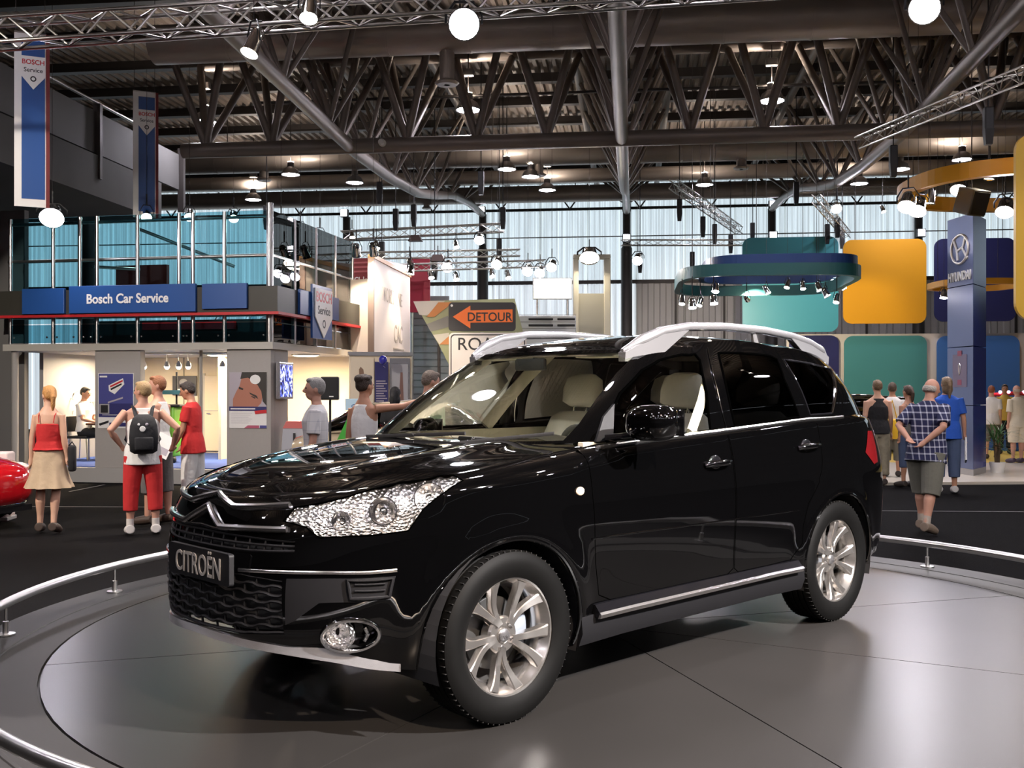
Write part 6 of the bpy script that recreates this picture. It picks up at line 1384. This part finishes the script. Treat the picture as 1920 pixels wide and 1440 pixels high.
# ================================================================ other cars
def simple_car(name, label, loc, rz, paint, L=4.3, Wd=.86, Ht=1.45, gl=None):
    t = thing(name, label, 'car', loc, rz); gl = gl or M_PRIV
    def ring_(x, w, z0, z1, p=3.2, n=28): return [(x, w*math.copysign(abs(math.cos(a))**(2/p), math.cos(a)), (z0+z1)/2 + (z1-z0)/2*math.copysign(abs(math.sin(a))**(2/p), math.sin(a))) for a in [2*PI*k/n for k in range(n)]]
    h = L/2
    S = [(h, .28, .38, .58), (h-.04, .52, .28, .70), (h-.16, .70, .22, .76), (h-.40, Wd*.94, .20, .83), (h-.85, Wd, .20, .90), (h-1.35, Wd, .22, .97), (0, Wd, .22, .98), (-h+1.0, Wd, .22, 1.0), (-h+.3, Wd*.96, .26, .98), (-h+.05, Wd*.84, .34, .9), (-h, Wd*.6, .42, .8)]
    MB().loft([ring_(*s) for s in S]).build('body', paint, t, True, 70)
    Cb = [(h-1.25, Wd*.84, .90, .98), (h-1.75, Wd*.80, .90, Ht-.14), (h-2.1, Wd*.78, .90, Ht-.03), (-.2, Wd*.76, .90, Ht-.02), (-h+1.0, Wd*.74, .9, Ht-.10), (-h+.35, Wd*.74, .9, 1.02)]
    MB().loft([ring_(*s) for s in Cb]).build('glasshouse', gl, t, True, 70)
    MB().loft([ring_(x, w*.93, Ht-.14 if i not in (0, 3) else Ht - .16, z) for i, (x, w, z) in enumerate(((h-1.85, Wd*.74, Ht-.10), (h-2.15, Wd*.76, Ht), (-.25, Wd*.75, Ht), (-h+.9, Wd*.72, Ht-.09)))]).build('roof', paint, t, True, 70)
    for sy_ in (-1, 1):
        MB().ball((h-.38, sy_*Wd*.70, .70), (.22, .12, .065), 16, 10, Matrix.Identity(4)).build('headlamp', M_LENS2, t, True)
        for x in (h-.85, -h+.8):
            M = Matrix.Translation((x, sy_*(Wd-.09), .31)) @ Matrix.Rotation(-sy_*PI/2, 4, 'X'); wh = MB().lathe([(.20, -.09), (.28, -.1), (.31, -.07), (.31, .07), (.28, .1), (.20, .095)], 32, M).build('wheel', M_RUBBER, t, True); MB().lathe([(0, .06), (.12, .05), (.19, .085), (.205, .09), (.205, -.05)], 32, M).build('hub', M_ALLOY, wh, True)
    MB().box((h-.22, -.5, .20), (h+.0, .5, .27)).build('chin', M_PLAST, t); MB().tube([(h-.20, -.62, .29), (h+.0, -.38, .29), (h+.035, 0, .29), (h+.0, .38, .29), (h-.20, .62, .29)], .012, 8).build('chrome_strip', M_CHROME, t, True)
    return t
M_LENS2 = mat('lamp clear white', (.75, .68, .62), .1, coat=1.)
simple_car('hatchback', 'bright red car nosing in beside the woman in the red top', on_z(20, 1005, 0) + Vector((-2.36, 1.05, 0)), math.radians(-18), mat('red car paint', (.50, .006, .012), .08, coat=1.))
simple_car('estate_car', 'beige car behind the grey-haired man', Vector((-1.28, 16.75, 0)), math.radians(-2), mat('beige car paint', (.52, .42, .27), .2, coat=1.), 4.4, .87, 1.50)
simple_car('saloon_car', 'dark car standing on the pale stand floor behind the visitors', Vector((8.7, 26.6, .05)), math.radians(172), mat('dark car paint', (.01, .01, .014), .06, coat=1.), 4.5, .88, 1.50)
# ================================================================ visitors
SKINS = {'fair': mat('skin fair', (.62, .36, .24), .55, noise=.06, nscale=8), 'tan': mat('skin tanned', (.50, .25, .15), .55, noise=.06, nscale=8), 'rosy': mat('skin rosy', (.56, .29, .20), .55, noise=.08, nscale=8)}
def cloth(name, c, **k): return mat('cloth ' + name, c, .85, noise=.08, nscale=9, bump=.5, bscale=14, **k)
def remeshed(mb, name, m, parent, vox, it=4):
    o = mb.build(name, m, parent, True, None)
    r = o.modifiers.new('union', 'REMESH'); r.mode = 'VOXEL'; r.voxel_size = vox; r.use_smooth_shade = True
    s = o.modifiers.new('soften', 'SMOOTH'); s.factor = .5; s.iterations = it
    return o
def ell_rings(rs, T, n=20):
    """rings (z, front-back radius, half width, x shift) turned into loops and moved by T"""
    return [[T @ Vector((x + rx*math.cos(a), ry*math.sin(a), z)) for a in [2*PI*k/n for k in range(n)]] for z, rx, ry, x in rs]
def person(label, loc, face, H=1.72, sex='m', skin='fair', hair=(.10, .06, .03), style='short', shirt=None, sleeve=.55, hem=.86, legs=None, leg_to=.6, loose=.02, skirt=None, shoes=(.04, .03, .025), sock=None,
           lean=0., turn=0., nod=0., LA=((-.08, .10, -1), (.12, .02, -1)), RA=((-.08, -.10, -1), (.12, -.02, -1)), LL=(0, 0, 2), RL=(0, 0, 2), belly=0., build=1., sit=None, vox=.009, group='visitors', tank=False, vest=False):
    k = H / 1.76; t = thing('person', label, 'person', loc, math.radians(face), None)
    sk = SKINS[skin]; S = Matrix.Scale(k, 4)
    hipz = .90 if sit is None else sit / k
    TR = Matrix.Translation((0, 0, hipz)) @ Matrix.Rotation(math.radians(lean), 4, 'Y') @ Matrix.Translation((0, 0, -.90)); T = S @ TR
    f = sex == 'f'; sw = (.165 if f else .192) * build; b_ = build
    tor = [(.80, .085*b_, .115*b_, 0), (.87, .105*b_, (.172 if f else .162)*b_, -.005), (.96, .11*b_ + belly*.5, (.168 if f else .160)*b_, belly*.4), (1.08, .095*b_ + belly, (.128 if f else .150)*b_, belly*.7), (1.20, .105*b_ + belly*.5, (.140 if f else .165)*b_, belly*.3), (1.32, (.118 if f else .118)*b_, sw*.95, .008), (1.41, .092*b_, sw*.93, -.004), (1.455, .065, sw*.62, -.012), (1.485, .056, .085, -.012), (1.52, .052, .058, -.006), (1.58, .052, .054, .004)]
    bd = MB(); bd.loft(ell_rings(tor, T))
    # head, turned on the neck
    HT = T @ Matrix.Translation((.006, 0, 1.55)) @ Matrix.Rotation(math.radians(turn), 4, 'Z') @ Matrix.Rotation(math.radians(nod), 4, 'Y')
    bd.ball((.008, 0, .105), (.096, .074, .108), 20, 14, HT); bd.ball((.036, 0, .040), (.060, .052, .055), 16, 10, HT)
    bd.tube([(.098, 0, .115), (.122, 0, .078), (.100, 0, .066)], [.011, .016, .012], 8, M=HT)
    for s in (-1, 1): bd.ball((-.004, s*.078, .090), (.020, .010, .032), 10, 8, HT)
    J = {}
    for nm, s, (thigh, bend, out) in (('L', 1, LL), ('R', -1, RL)):
        hp = Vector((0, s*.088*b_, hipz - .02)); th = math.radians(thigh); o = math.radians(out)
        kn = hp + Vector((math.sin(th), s*math.sin(o)*math.cos(th), -math.cos(th))) * .43; sh = th - math.radians(bend)
        an = kn + Vector((math.sin(sh), s*math.sin(o)*.3, -math.cos(sh))) * .40
        J['hip'+nm], J['kn'+nm], J['an'+nm] = S @ hp, S @ kn, S @ an
        cm = kn.lerp(an, .32) - Vector((.012, 0, 0)); g = b_ * k
        bd.tube([S @ hp, S @ hp.lerp(kn, .45), S @ kn, S @ cm, S @ kn.lerp(an, .72), S @ an], [.086*g, .075*g, .053*g, .057*g, .040*g, .035*g], 14)
        fd = Vector((math.cos(sh)*.9 if abs(sh) < .9 else math.cos(sh*.5), s*.12, 0)); fp = -max(0, -sh)*.6
        ft = [an + Vector((-.05*fd.x, 0, -.035)), an + Vector((.03, 0, -.045)), an + fd*.12 + Vector((0, 0, -.055 + fp*.1)), an + fd*.19 + Vector((0, 0, -.062 + fp*.2))]
        bd.tube([S @ p for p in ft], [.034*k, .040*k, .034*k, .022*k], 10)
        J['ft'+nm] = [S @ p for p in ft]
    for nm, s, (ud, fd) in (('L', 1, LA), ('R', -1, RA)):
        shp = Vector((-.004, s*sw*.90, 1.405)); u = Vector(ud).normalized(); fv = Vector(fd).normalized()
        el = shp + u*.29; wr = el + fv*.25; g = b_*k
        P = [T @ p for p in (shp, shp.lerp(el, .4), el, el.lerp(wr, .3), wr)]; J['arm'+nm] = P
        bd.tube(P, [.050*g, .045*g, .037*g, .038*g, .026*g], 12)
        # hand: palm, four fingers of unequal length, thumb from the side of the palm
        hx = (P[4] - P[3]).normalized(); side = hx.cross(Vector((0, 0, 1)) if abs(hx.z) < .9 else Vector((0, s, 0))).normalized(); nrm = side.cross(hx).normalized()
        W0 = P[4]; bd.tube([W0, W0 + hx*.045*k, W0 + hx*.085*k], [.026*k, .033*k, .030*k], 10, flat=None)
        for i, L_ in enumerate((.062, .072, .068, .052)):
            o_ = side*(.027 - .018*i)*k; a = W0 + hx*.08*k + o_; m1 = a + hx*L_*.5*k + nrm*.010*k; bd.tube([a, m1, m1 + (hx*.8 + nrm*.6)*L_*.5*k], [.0105*k, .0098*k, .008*k], 7)
        a = W0 + hx*.028*k + side*.026*k; bd.tube([a, a + (hx*.7 + side*.6)*.034*k, a + (hx*.95 + side*.35 + nrm*.2)*.062*k], [.012*k, .0115*k, .009*k], 7)
        J['hand'+nm] = W0 + hx*.09*k
    remeshed(bd, 'body', sk, t, vox)
    # eyes and mouth
    for s in (-1, 1): MB().ball((.094, s*.030, .112), (.010, .013, .008), 8, 6, HT).build('eye', M_BLACK, t, True)
    MB().ball((.090, 0, .042), (.012, .024, .006), 8, 6, HT).build('mouth', mat('lips', (.35, .10, .08), .5), t, True)
    # hair
    hm = mat('hair %.2f %.2f' % (hair[0], hair[1]), hair, .55, noise=.35, nscale=40, bump=.6, bscale=80); hb = MB()
    if style == 'bald':
        for a in range(95, 266, 17): hb.ball((.006 + .088*math.cos(math.radians(a)), .072*math.sin(math.radians(a)), .085), (.022, .020, .040), 8, 6, HT)
    else:
        hb.ball((-.012, 0, .130), (.098, .083, .100), 20, 12, HT); hb.ball((-.038, 0, .100), (.068, .078, .068), 16, 10, HT); hb.ball((.050, 0, .190), (.045, .058, .030), 12, 8, HT)
        if style in ('tail', 'long'): hb.tube([HT @ Vector(p) for p in ((-.08, 0, .15), (-.125, 0, .08), (-.115, 0, -.03), (-.105, 0, -.13 if style == 'long' else -.09))], [.035*k, .032*k, .028*k, .012*k], 10)
        if style == 'long': hb.ball((-.03, 0, .03), (.075, .085, .10), 14, 10, HT)
        if style == 'bun': hb.ball((-.075, 0, .175), (.055, .065, .050), 14, 10, HT); hb.ball((-.02, .06, .18), (.045, .03, .03), 10, 8, HT); hb.ball((-.02, -.06, .18), (.045, .03, .03), 10, 8, HT)
    remeshed(hb, 'hair', hm, t, vox, 2)
    # clothes
    if shirt is not None:
        sb = MB(); e = .014
        if tank: rr = [(hem, .124*b_ + e + loose*.6, (.176 if not f else .170)*b_ + e + loose*.6, 0), (.96, .120*b_ + belly*.5 + e + loose*.3, .170*b_ + e + loose*.4, belly*.4), (1.08, .10*b_ + belly + e, (.132 if f else .155)*b_ + e, belly*.7), (1.20, .108*b_ + belly*.5 + e, (.142 if f else .165)*b_ + e, belly*.3), (1.30, .118*b_ + e, sw*.90, .006)] + ([] if f and not vest else [(1.38, .10 + e, sw*.78, 0), (1.452, .074 + e, sw*.58, -.010)])
        else: rr = [(hem, .130*b_ + belly*.7 + e + loose*.6, .184*b_ + e + loose*.6, belly*.4), (.96, .124*b_ + belly*.7 + e + loose*.3, .174*b_ + e + loose*.4, belly*.5), (1.08, .106*b_ + belly + e, (.138 if f else .160)*b_ + e, belly*.7), (1.20, .112*b_ + belly*.5 + e, (.148 if f else .172)*b_ + e, belly*.3), (1.32, .120*b_ + e, sw*.97 + e, .008), (1.41, .096*b_ + e, sw*.95 + e*.5, -.004), (1.462, .070 + e, sw*.62, -.012), (1.492, .062, .078, -.012)]
        sb.loft(ell_rings(rr, T))
        if not tank and sleeve > 0:
            for nm in 'LR':
                P = J['arm'+nm]; L_ = sleeve; pts = [P[0] + (P[0]-P[2]).normalized()*.03*k, P[0].lerp(P[2], min(1, L_)*.5), P[0].lerp(P[2], min(1, L_))]; rd = [.062*b_*k, .066*b_*k, .068*b_*k]
                if L_ > 1: pts += [P[2].lerp(P[4], .5), P[4]]; rd = [.06*b_*k, .058*b_*k, .052*b_*k, .048*b_*k, .036*b_*k]
                sb.tube(pts, rd, 14)
        if tank and f and not vest:
            for s in (-1, 1): MB().tube([T @ Vector(p) for p in ((-.115, s*.085, 1.31), (-.10, s*.095, 1.40), (-.02, s*.10, 1.452), (.07, s*.09, 1.40), (.118, s*.075, 1.31))], .006, 6).build('strap', shirt, t, True)
        remeshed(sb, 'top', shirt, t, vox, 5)
    if skirt is not None:
        m_, zb, fl_ = skirt; n = 40; rings = []
        for z, rx, ry, w in ((1.0, .105, .150, 0), (.90, .135, .182, 0), (.75, .15, .205, .006), (zb + .12, .165 + fl_*.4, .215 + fl_*.4, .014), (zb, .175 + fl_, .225 + fl_, .030)):
            rings.append([S @ Vector(((rx + w*math.sin(9*a))*math.cos(a), (ry + w*math.sin(9*a))*math.sin(a), z)) for a in [2*PI*j/n for j in range(n)]])
        MB().loft(rings).build('skirt', m_, t, True, 60)
    if legs is not None:
        lb = MB(); e = loose
        z0 = hipz - .90
        lb.loft([[S @ (Vector((x + rx*math.cos(a), ry*math.sin(a), z + z0))) for a in [2*PI*j/20 for j in range(20)]] for z, rx, ry, x in ((.78, .09*b_ + e*.4, .14*b_ + e*.4, 0), (.86, .114*b_ + e*.3 + belly*.2, .162*b_ + e*.2, -.004), (min(.98, hem + .07), .106*b_ + belly*.42, .150*b_, belly*.4))])
        for nm in 'LR':
            h, kn, an = J['hip'+nm], J['kn'+nm], J['an'+nm]; L1 = (kn - h).length; L2 = (an - kn).length; tot = leg_to * (L1 + L2); g = b_*k
            if tot <= L1: pts = [h + (h - kn).normalized()*-.0, h.lerp(kn, tot/L1*.5), h.lerp(kn, tot/L1)]; rd = [(.088 + e)*g, (.080 + e)*g, (.072 + e*1.25)*g]
            else: q = kn.lerp(an, min(1, (tot - L1)/L2)); pts = [h, h.lerp(kn, .5), kn, kn.lerp(q, .5), q]; rd = [(.088 + e)*g, (.078 + e)*g, (.060 + e*1.1)*g, (.058 + e)*g, (.052 + e*1.1)*g]
            lb.tube(pts, rd, 16)
        remeshed(lb, 'shorts' if leg_to < .8 else 'trousers', legs, t, vox, 5)
    shm = mat('shoe %.2f %.2f' % (shoes[0], shoes[1]), shoes, .6)
    for nm in 'LR':
        F_ = J['ft'+nm]; so = MB(); so.tube([F_[0] + Vector((-.012, 0, .0)), F_[1], F_[2], F_[3] + (F_[3]-F_[2]).normalized()*.02], [.054*k, .060*k, .054*k, .038*k], 12); so.tube([F_[0] + Vector((0, 0, -.02*k)), F_[2] + Vector((0, 0, -.012*k)), F_[3] + Vector((0, 0, -.004))], [.03*k, .034*k, .028*k], 10, flat=(.5, 1.1))
        remeshed(so, 'shoe', shm, t, vox, 2)
        if sock: MB().tube([J['an'+nm] + Vector((0, 0, -.02)), J['an'+nm].lerp(J['kn'+nm], .22)], [.043*k, .044*k], 12).build('sock', cloth('sock %.1f' % sock[0], sock), t, True)
    # drop onto the floor (or seat): lowest shoe point
    low = min(p.z for nm in 'LR' for p in J['ft'+nm]) - .048*k
    if sit is None: t.location.z = loc[2] - low
    return t, J, T
def gp(px, d, z=0.): return Vector(((px - 960) / FPX * d, d, z))
C_WHITE = cloth('white', (.78, .76, .72)); C_RED = cloth('red', (.52, .02, .02)); C_BEIGE = cloth('beige', (.50, .37, .24)); C_GREYS = cloth('grey', (.13, .12, .115)); C_OLIVE = cloth('olive grey', (.16, .155, .125)); C_BLACK = cloth('black', (.010, .010, .011)); C_BLUE = cloth('royal blue', (.02, .10, .50)); C_GREEN = cloth('pale green', (.42, .56, .33)); C_CREAM = cloth('cream', (.74, .66, .50)); C_JEAN = cloth('denim', (.07, .10, .18)); C_CAMO = mat('cloth camo', (.30, .26, .18), .85, noise=.6, nscale=9)
C_PLAID = plaid_mat('navy plaid', (.012, .014, .06), (.55, .56, .66), 13., .22); C_CHECK = plaid_mat('white check', (.74, .72, .70), (.50, .50, .52), 11., .10)
HANG_L, HANG_R = ((-.05, .14, -1), (.10, .04, -1)), ((-.05, -.14, -1), (.10, -.04, -1))
# woman in the red top
w1, J1, T1 = person('woman in red strap top and beige flared skirt walking away', gp(92, 11.75), 98, 1.61, 'f', 'fair', (.50, .24, .07), 'tail', C_RED, 0, .98, None, skirt=(C_BEIGE, .50, .05), shoes=(.05, .03, .02), turn=38, LA=((-.06, .16, -1), (.04, .06, -1)), RA=((-.12, -.14, -1), (.10, -.12, -1)), LL=(2, 4, 2), RL=(-2, 14, 0), tank=True, vox=.008)
hb_ = thing('shoulder_bag', 'small black pouch on the forearm of the woman in the red top', 'bag', w1.matrix_world.translation, w1.rotation_euler.z)
p = Matrix.Translation(w1.location) @ Matrix.Rotation(w1.rotation_euler.z, 4, 'Z') @ (J1['armR'][4] + Vector((0, -.055, .0))); hb_.location = p
MB().bevbox((-.045, -.04, -.16), (.055, .04, .14), .025).build('pouch', C_BLACK, hb_, True, 60); MB().tube([(0, -.03, .13), (0, 0, .18), (0, .04, .13)], .008, 6).build('handle', C_BLACK, hb_, True)
# man with the backpack
m2, J2, T2 = person('man in white tank top and red knee shorts with hands on hips', gp(268, 11.65), 112, 1.67, 'm', 'rosy', (.34, .22, .10), 'short', C_WHITE, 0, .78, C_RED, .78, .022, shoes=(.62, .58, .54), sock=(.6, .55, .5), turn=48, LA=((-.30, .62, -.75), (.42, -.42, -.62)), RA=((-.25, -.70, -.68), (.55, .15, -.75)), LL=(1, 2, 5), RL=(0, 2, 5), build=1.10, belly=.02, tank=True, vox=.008)
bp_ = thing('backpack', 'black backpack with round badges on the man in the tank top', 'backpack', m2.location, m2.rotation_euler.z); M_BAG = cloth('backpack', (.012, .012, .014))
kk = 1.67/1.76; BT = Matrix.Translation((-.165*kk, 0, 1.16*kk))
rings = []
for z, d_, w_ in ((-.23, .05, .10), (-.20, .10, .145), (-.05, .12, .155), (.08, .11, .145), (.17, .08, .115), (.21, .03, .06)): rings.append([(-d_*.5 - d_*.55*math.cos(a), w_*math.copysign(abs(math.sin(a))**.7, math.sin(a)), z) for a in [2*PI*j/24 for j in range(24)]])
MB().loft(rings, M=BT).build('sack', M_BAG, bp_, True, 60)
for s in (-1, 1): MB().tube([T2 @ Vector(p) for p in ((-.155, s*.08, 1.34), (-.085, s*.105, 1.452), (.0, s*.115, 1.475), (.095, s*.11, 1.41), (.125, s*.12, 1.25), (.02, s*.19, 1.08), (-.13, s*.12, 1.0))], .016, 8, flat=(.5, 1.4)).build('shoulder_strap', M_BAG, bp_, True)
MB().bevbox((-.145, -.10, -.19), (-.105, .10, -.04), .02, BT).build('front_pocket', M_BAG, bp_, True, 60)
MB().lathe([(0, .006), (.028, .004), (.032, 0)], 20, BT @ Matrix.Translation((-.128, .015, .05)) @ Matrix.Rotation(-PI/2, 4, 'Y')).build('badge', M_WHITE, bp_, True); MB().lathe([(0, .005), (.014, .003), (.017, 0)], 16, BT @ Matrix.Translation((-.118, -.03, .10)) @ Matrix.Rotation(-PI/2, 4, 'Y')).build('badge', M_PGREY, bp_, True); MB().lathe([(0, .005), (.012, .003), (.014, 0)], 16, BT @ Matrix.Translation((-.118, .055, .10)) @ Matrix.Rotation(-PI/2, 4, 'Y')).build('badge', M_WHITE, bp_, True)
# his companion behind
person('man with reddish hair in white sleeveless top and grey shorts behind the backpack man', gp(296, 12.5), 168, 1.735, 'm', 'rosy', (.26, .10, .04), 'short', C_WHITE, 0, .82, C_GREYS, .66, .03, shoes=(.05, .03, .02), turn=30, LA=((.05, .12, -1), (.75, -.25, -.55)), RA=((.05, -.12, -1), (.75, .15, -.55)), LL=(6, 4, 4), RL=(-4, 2, 4), build=1.06, tank=True, vox=.008)
lf = thing('leaflet', 'white leaflet held by the man behind the backpack man', 'leaflet', gp(306, 12.2, .98) , .5); MB().box((-.10, -.004, -.14), (.10, .004, .14), Matrix.Rotation(.5, 4, 'Y') @ Matrix.Rotation(-.3, 4, 'X')).build('cover', M_WHITE, lf); MB().box((-.08, -.006, -.10), (.08, -.004, -.02), Matrix.Rotation(.5, 4, 'Y') @ Matrix.Rotation(-.3, 4, 'X')).build('print', M_PGREY, lf)
person('dark haired youth in red T-shirt and white cropped trousers looking down', gp(362, 13.2), 176, 1.675, 'm', 'tan', (.035, .025, .02), 'short', C_RED, .62, .80, C_WHITE, .74, .03, shoes=(.25, .2, .16), nod=14, lean=3, LA=((.22, .06, -1), (.55, -.10, -.8)), RA=((.22, -.06, -1), (.55, .10, -.8)), LL=(4, 6, 3), RL=(-3, 4, 3), vox=.008)
# seated man in the stand
bx = booth_at(158, 800, 1.6).x; sp_ = BM @ Vector((bx, 1.6, .275))
person('man in white shirt and dark trousers sitting at the table in the stand', sp_, -12, 1.72, 'm', 'tan', (.03, .025, .02), 'short', C_WHITE, .75, .88, C_BLACK, .98, .015, nod=10, LA=((.35, .05, -1), (.9, -.1, -.15)), RA=((.35, -.05, -1), (.9, .1, -.2)), LL=(84, 84, 6), RL=(84, 84, 6), sit=.57, vox=.013)
# grey-haired man and the two women near the bonnet
person('grey-haired man in white checked short-sleeved shirt behind the bonnet', gp(592, 10.3), 186, 1.70, 'm', 'rosy', (.28, .27, .25), 'short', C_CHECK, .75, .82, C_GREYS, .97, .02, turn=8, LA=((.05, .14, -1), (.25, .0, -1)), RA=((.05, -.14, -1), (.25, 0, -1)), build=1.04, vox=.008)
person('dark haired woman in white sleeveless top stretching out her arm', gp(683, 10.9), 62, 1.735, 'f', 'tan', (.035, .02, .012), 'bun', C_WHITE, 0, .90, C_JEAN, .97, .015, turn=-10, LA=((-.05, .15, -1), (.10, .05, -1)), RA=((.62, -.80, .08), (.75, -.62, .30)), tank=True, vest=True, vox=.008)
person('person with black hair in a dark top beyond the outstretched arm', gp(741, 14.0), 80, 1.62, 'f', 'tan', (.012, .010, .010), 'long', C_BLACK, .6, .85, C_BLACK, .97, .02, vox=.012)
person('man in pale green shirt seen through the windscreen', gp(803, 11.6), 40, 1.79, 'm', 'rosy', (.16, .12, .09), 'short', C_GREEN, .9, .80, C_GREYS, .97, .02, build=1.15, turn=-15, nod=12, vox=.010)
# people at the counter
person('grey-haired person in grey shirt seated by the counter', gp(838, 18.35, 0), 250, 1.66, 'm', 'rosy', (.45, .43, .40), 'short', cloth('mid grey', (.35, .34, .32)), .9, .88, C_BLACK, .98, .015, lean=18, nod=20, LL=(84, 84, 4), RL=(84, 84, 4), sit=.56, vox=.013)
person('person in white shirt seated beside the spiky plant', gp(906, 18.35, 0), 215, 1.66, 'm', 'tan', (.20, .10, .05), 'short', C_WHITE, .8, .88, C_BLACK, .98, .015, nod=18, LL=(84, 84, 4), RL=(84, 84, 4), sit=.54, vox=.013)
for px, d in ((838, 18.35), (906, 18.35)):
    st = thing('bar_stool', 'low round stool under the person with %s shirt by the counter' % ('grey' if px == 838 else 'white'), 'stool', gp(px, d)); MB().lathe([(0, .40), (.19, .40), (.20, .42), (.19, .44), (0, .44)], 24).build('seat', M_BLACK, st, True, 40)
    for q in range(4): a = PI/4 + q*PI/2; bar(st, 'leg', (.12*math.cos(a), .12*math.sin(a), .40), (.18*math.cos(a), .18*math.sin(a), 0), .012, M_CHROME, 8)
# right-hand side
person('man in black sleeveless shirt and camouflage trousers seen from behind', gp(1645, 17.6, 0), 92, 1.74, 'm', 'fair', (.16, .10, .05), 'short', C_BLACK, 0, .84, C_CAMO, .9, .03, LA=HANG_L, RA=HANG_R, build=1.08, tank=True, vox=.011)
person('person in white T-shirt beside the man in black', gp(1673, 18.8, .05), 70, 1.66, 'm', 'tan', (.08, .05, .03), 'short', C_WHITE, .6, .82, C_OLIVE, .75, .03, vox=.012)
yb = thing('yellow_bag', 'yellow shoulder bag beside the man in black', 'bag', gp(1673, 18.62, .95), .2); MB().bevbox((-.14, -.06, -.2), (.14, .06, .16), .03).build('sack', mat('bag yellow', (.75, .45, .02), .6), yb, True, 60); MB().tube([(-.1, 0, .15), (0, 0, .50), (.1, 0, .15)], .012, 6).build('strap', mat('bag yellow', (.75, .45, .02), .6), yb, True)
person('brown haired woman in olive top behind the plaid man', gp(1703, 17.3, 0), 110, 1.65, 'f', 'tan', (.06, .03, .015), 'tail', C_OLIVE, 0, .88, C_JEAN, .7, .02, tank=True, vox=.011)
person('balding man in navy plaid shirt with hands clasped behind his back', gp(1735, 11.75), 40, 1.71, 'm', 'rosy', (.42, .38, .33), 'bald', C_PLAID, .85, .77, C_OLIVE, .60, .036, shoes=(.20, .15, .11), sock=(.42, .36, .30), lean=9, turn=-25, nod=4, LA=((-.55, .30, -.85), (-.35, -.72, -.60)), RA=((-.55, -.30, -.85), (-.30, .62, -.70)), LL=(14, 10, 2), RL=(-10, 8, 2), belly=.06, build=1.12, vox=.008)
b14, J14, T14 = person('long haired man in blue T-shirt and jeans holding a magazine', gp(1775, 16.3), 78, 1.775, 'm', 'tan', (.20, .13, .07), 'long', C_BLUE, .75, .80, C_JEAN, .82, .025, shoes=(.5, .48, .45), turn=12, LA=HANG_L, RA=((-.05, -.20, -1), (.10, -.08, -1)), build=1.08, vox=.009)
p = Matrix.Translation(b14.location) @ Matrix.Rotation(b14.rotation_euler.z, 4, 'Z') @ J14['handR']; mg = thing('magazine', 'white magazine in the hand of the man in blue', 'magazine', p + Vector((0, -.03, -.15)), 1.2)
MB().box((-.14, -.012, -.19), (.12, .012, .17), Matrix.Rotation(.25, 4, 'Y')).build('cover', M_WHITE, mg); MB().box((-.08, -.015, -.13), (.07, -.011, .08), Matrix.Rotation(.25, 4, 'Y')).build('cover_picture', M_BLACK, mg)
person('man in cream shirt and shorts standing on the pale floor', gp(1907, 22.3, .05), 105, 1.63, 'm', 'rosy', (.45, .36, .28), 'bald', C_CREAM, .95, .78, C_CREAM, .55, .04, shoes=(.06, .04, .07), LA=HANG_L, RA=HANG_R, build=1.1, vox=.012)
person('red haired person in white shirt behind the potted palm', gp(1859, 23.6, .05), 60, 1.62, 'm', 'fair', (.30, .09, .04), 'short', C_WHITE, .8, .80, C_OLIVE, .6, .03, vox=.012)
person('person in yellow top beyond the palm', gp(1884, 25.5, .05), 250, 1.66, 'f', 'tan', (.05, .03, .02), 'short', cloth('mustard', (.55, .36, .06)), .7, .82, C_BLACK, .95, .02, vox=.014)
dk = thing('display_desk', 'blue rounded desk topped with red coloured lights beyond the palm', 'desk', gp(1888, 27.2, .05)); MB().lathe([(0, 0), (.62, 0), (.62, 1.05), (.66, 1.08), (0, 1.08)], 36).build('body', M_BLUE, dk, True, 40); MB().tube([(-.62, -.3, 1.45), (0, -.55, 1.50), (.62, -.3, 1.45)], .05, 10).build('red_canopy', M_RED, dk, True)
for s in (-1, 1): bar(dk, 'canopy_post', (s*.55, -.2, 1.0), (s*.6, -.3, 1.46), .02, M_STEEL, 8)
for i in range(7): MB().ball((-.6 + .2*i, -.42 - .1*math.sin(PI*i/6), 1.53), .04, 10, 8).build('bulb', emat('pink bulb', (1., .55, .9), 5.), dk, True)
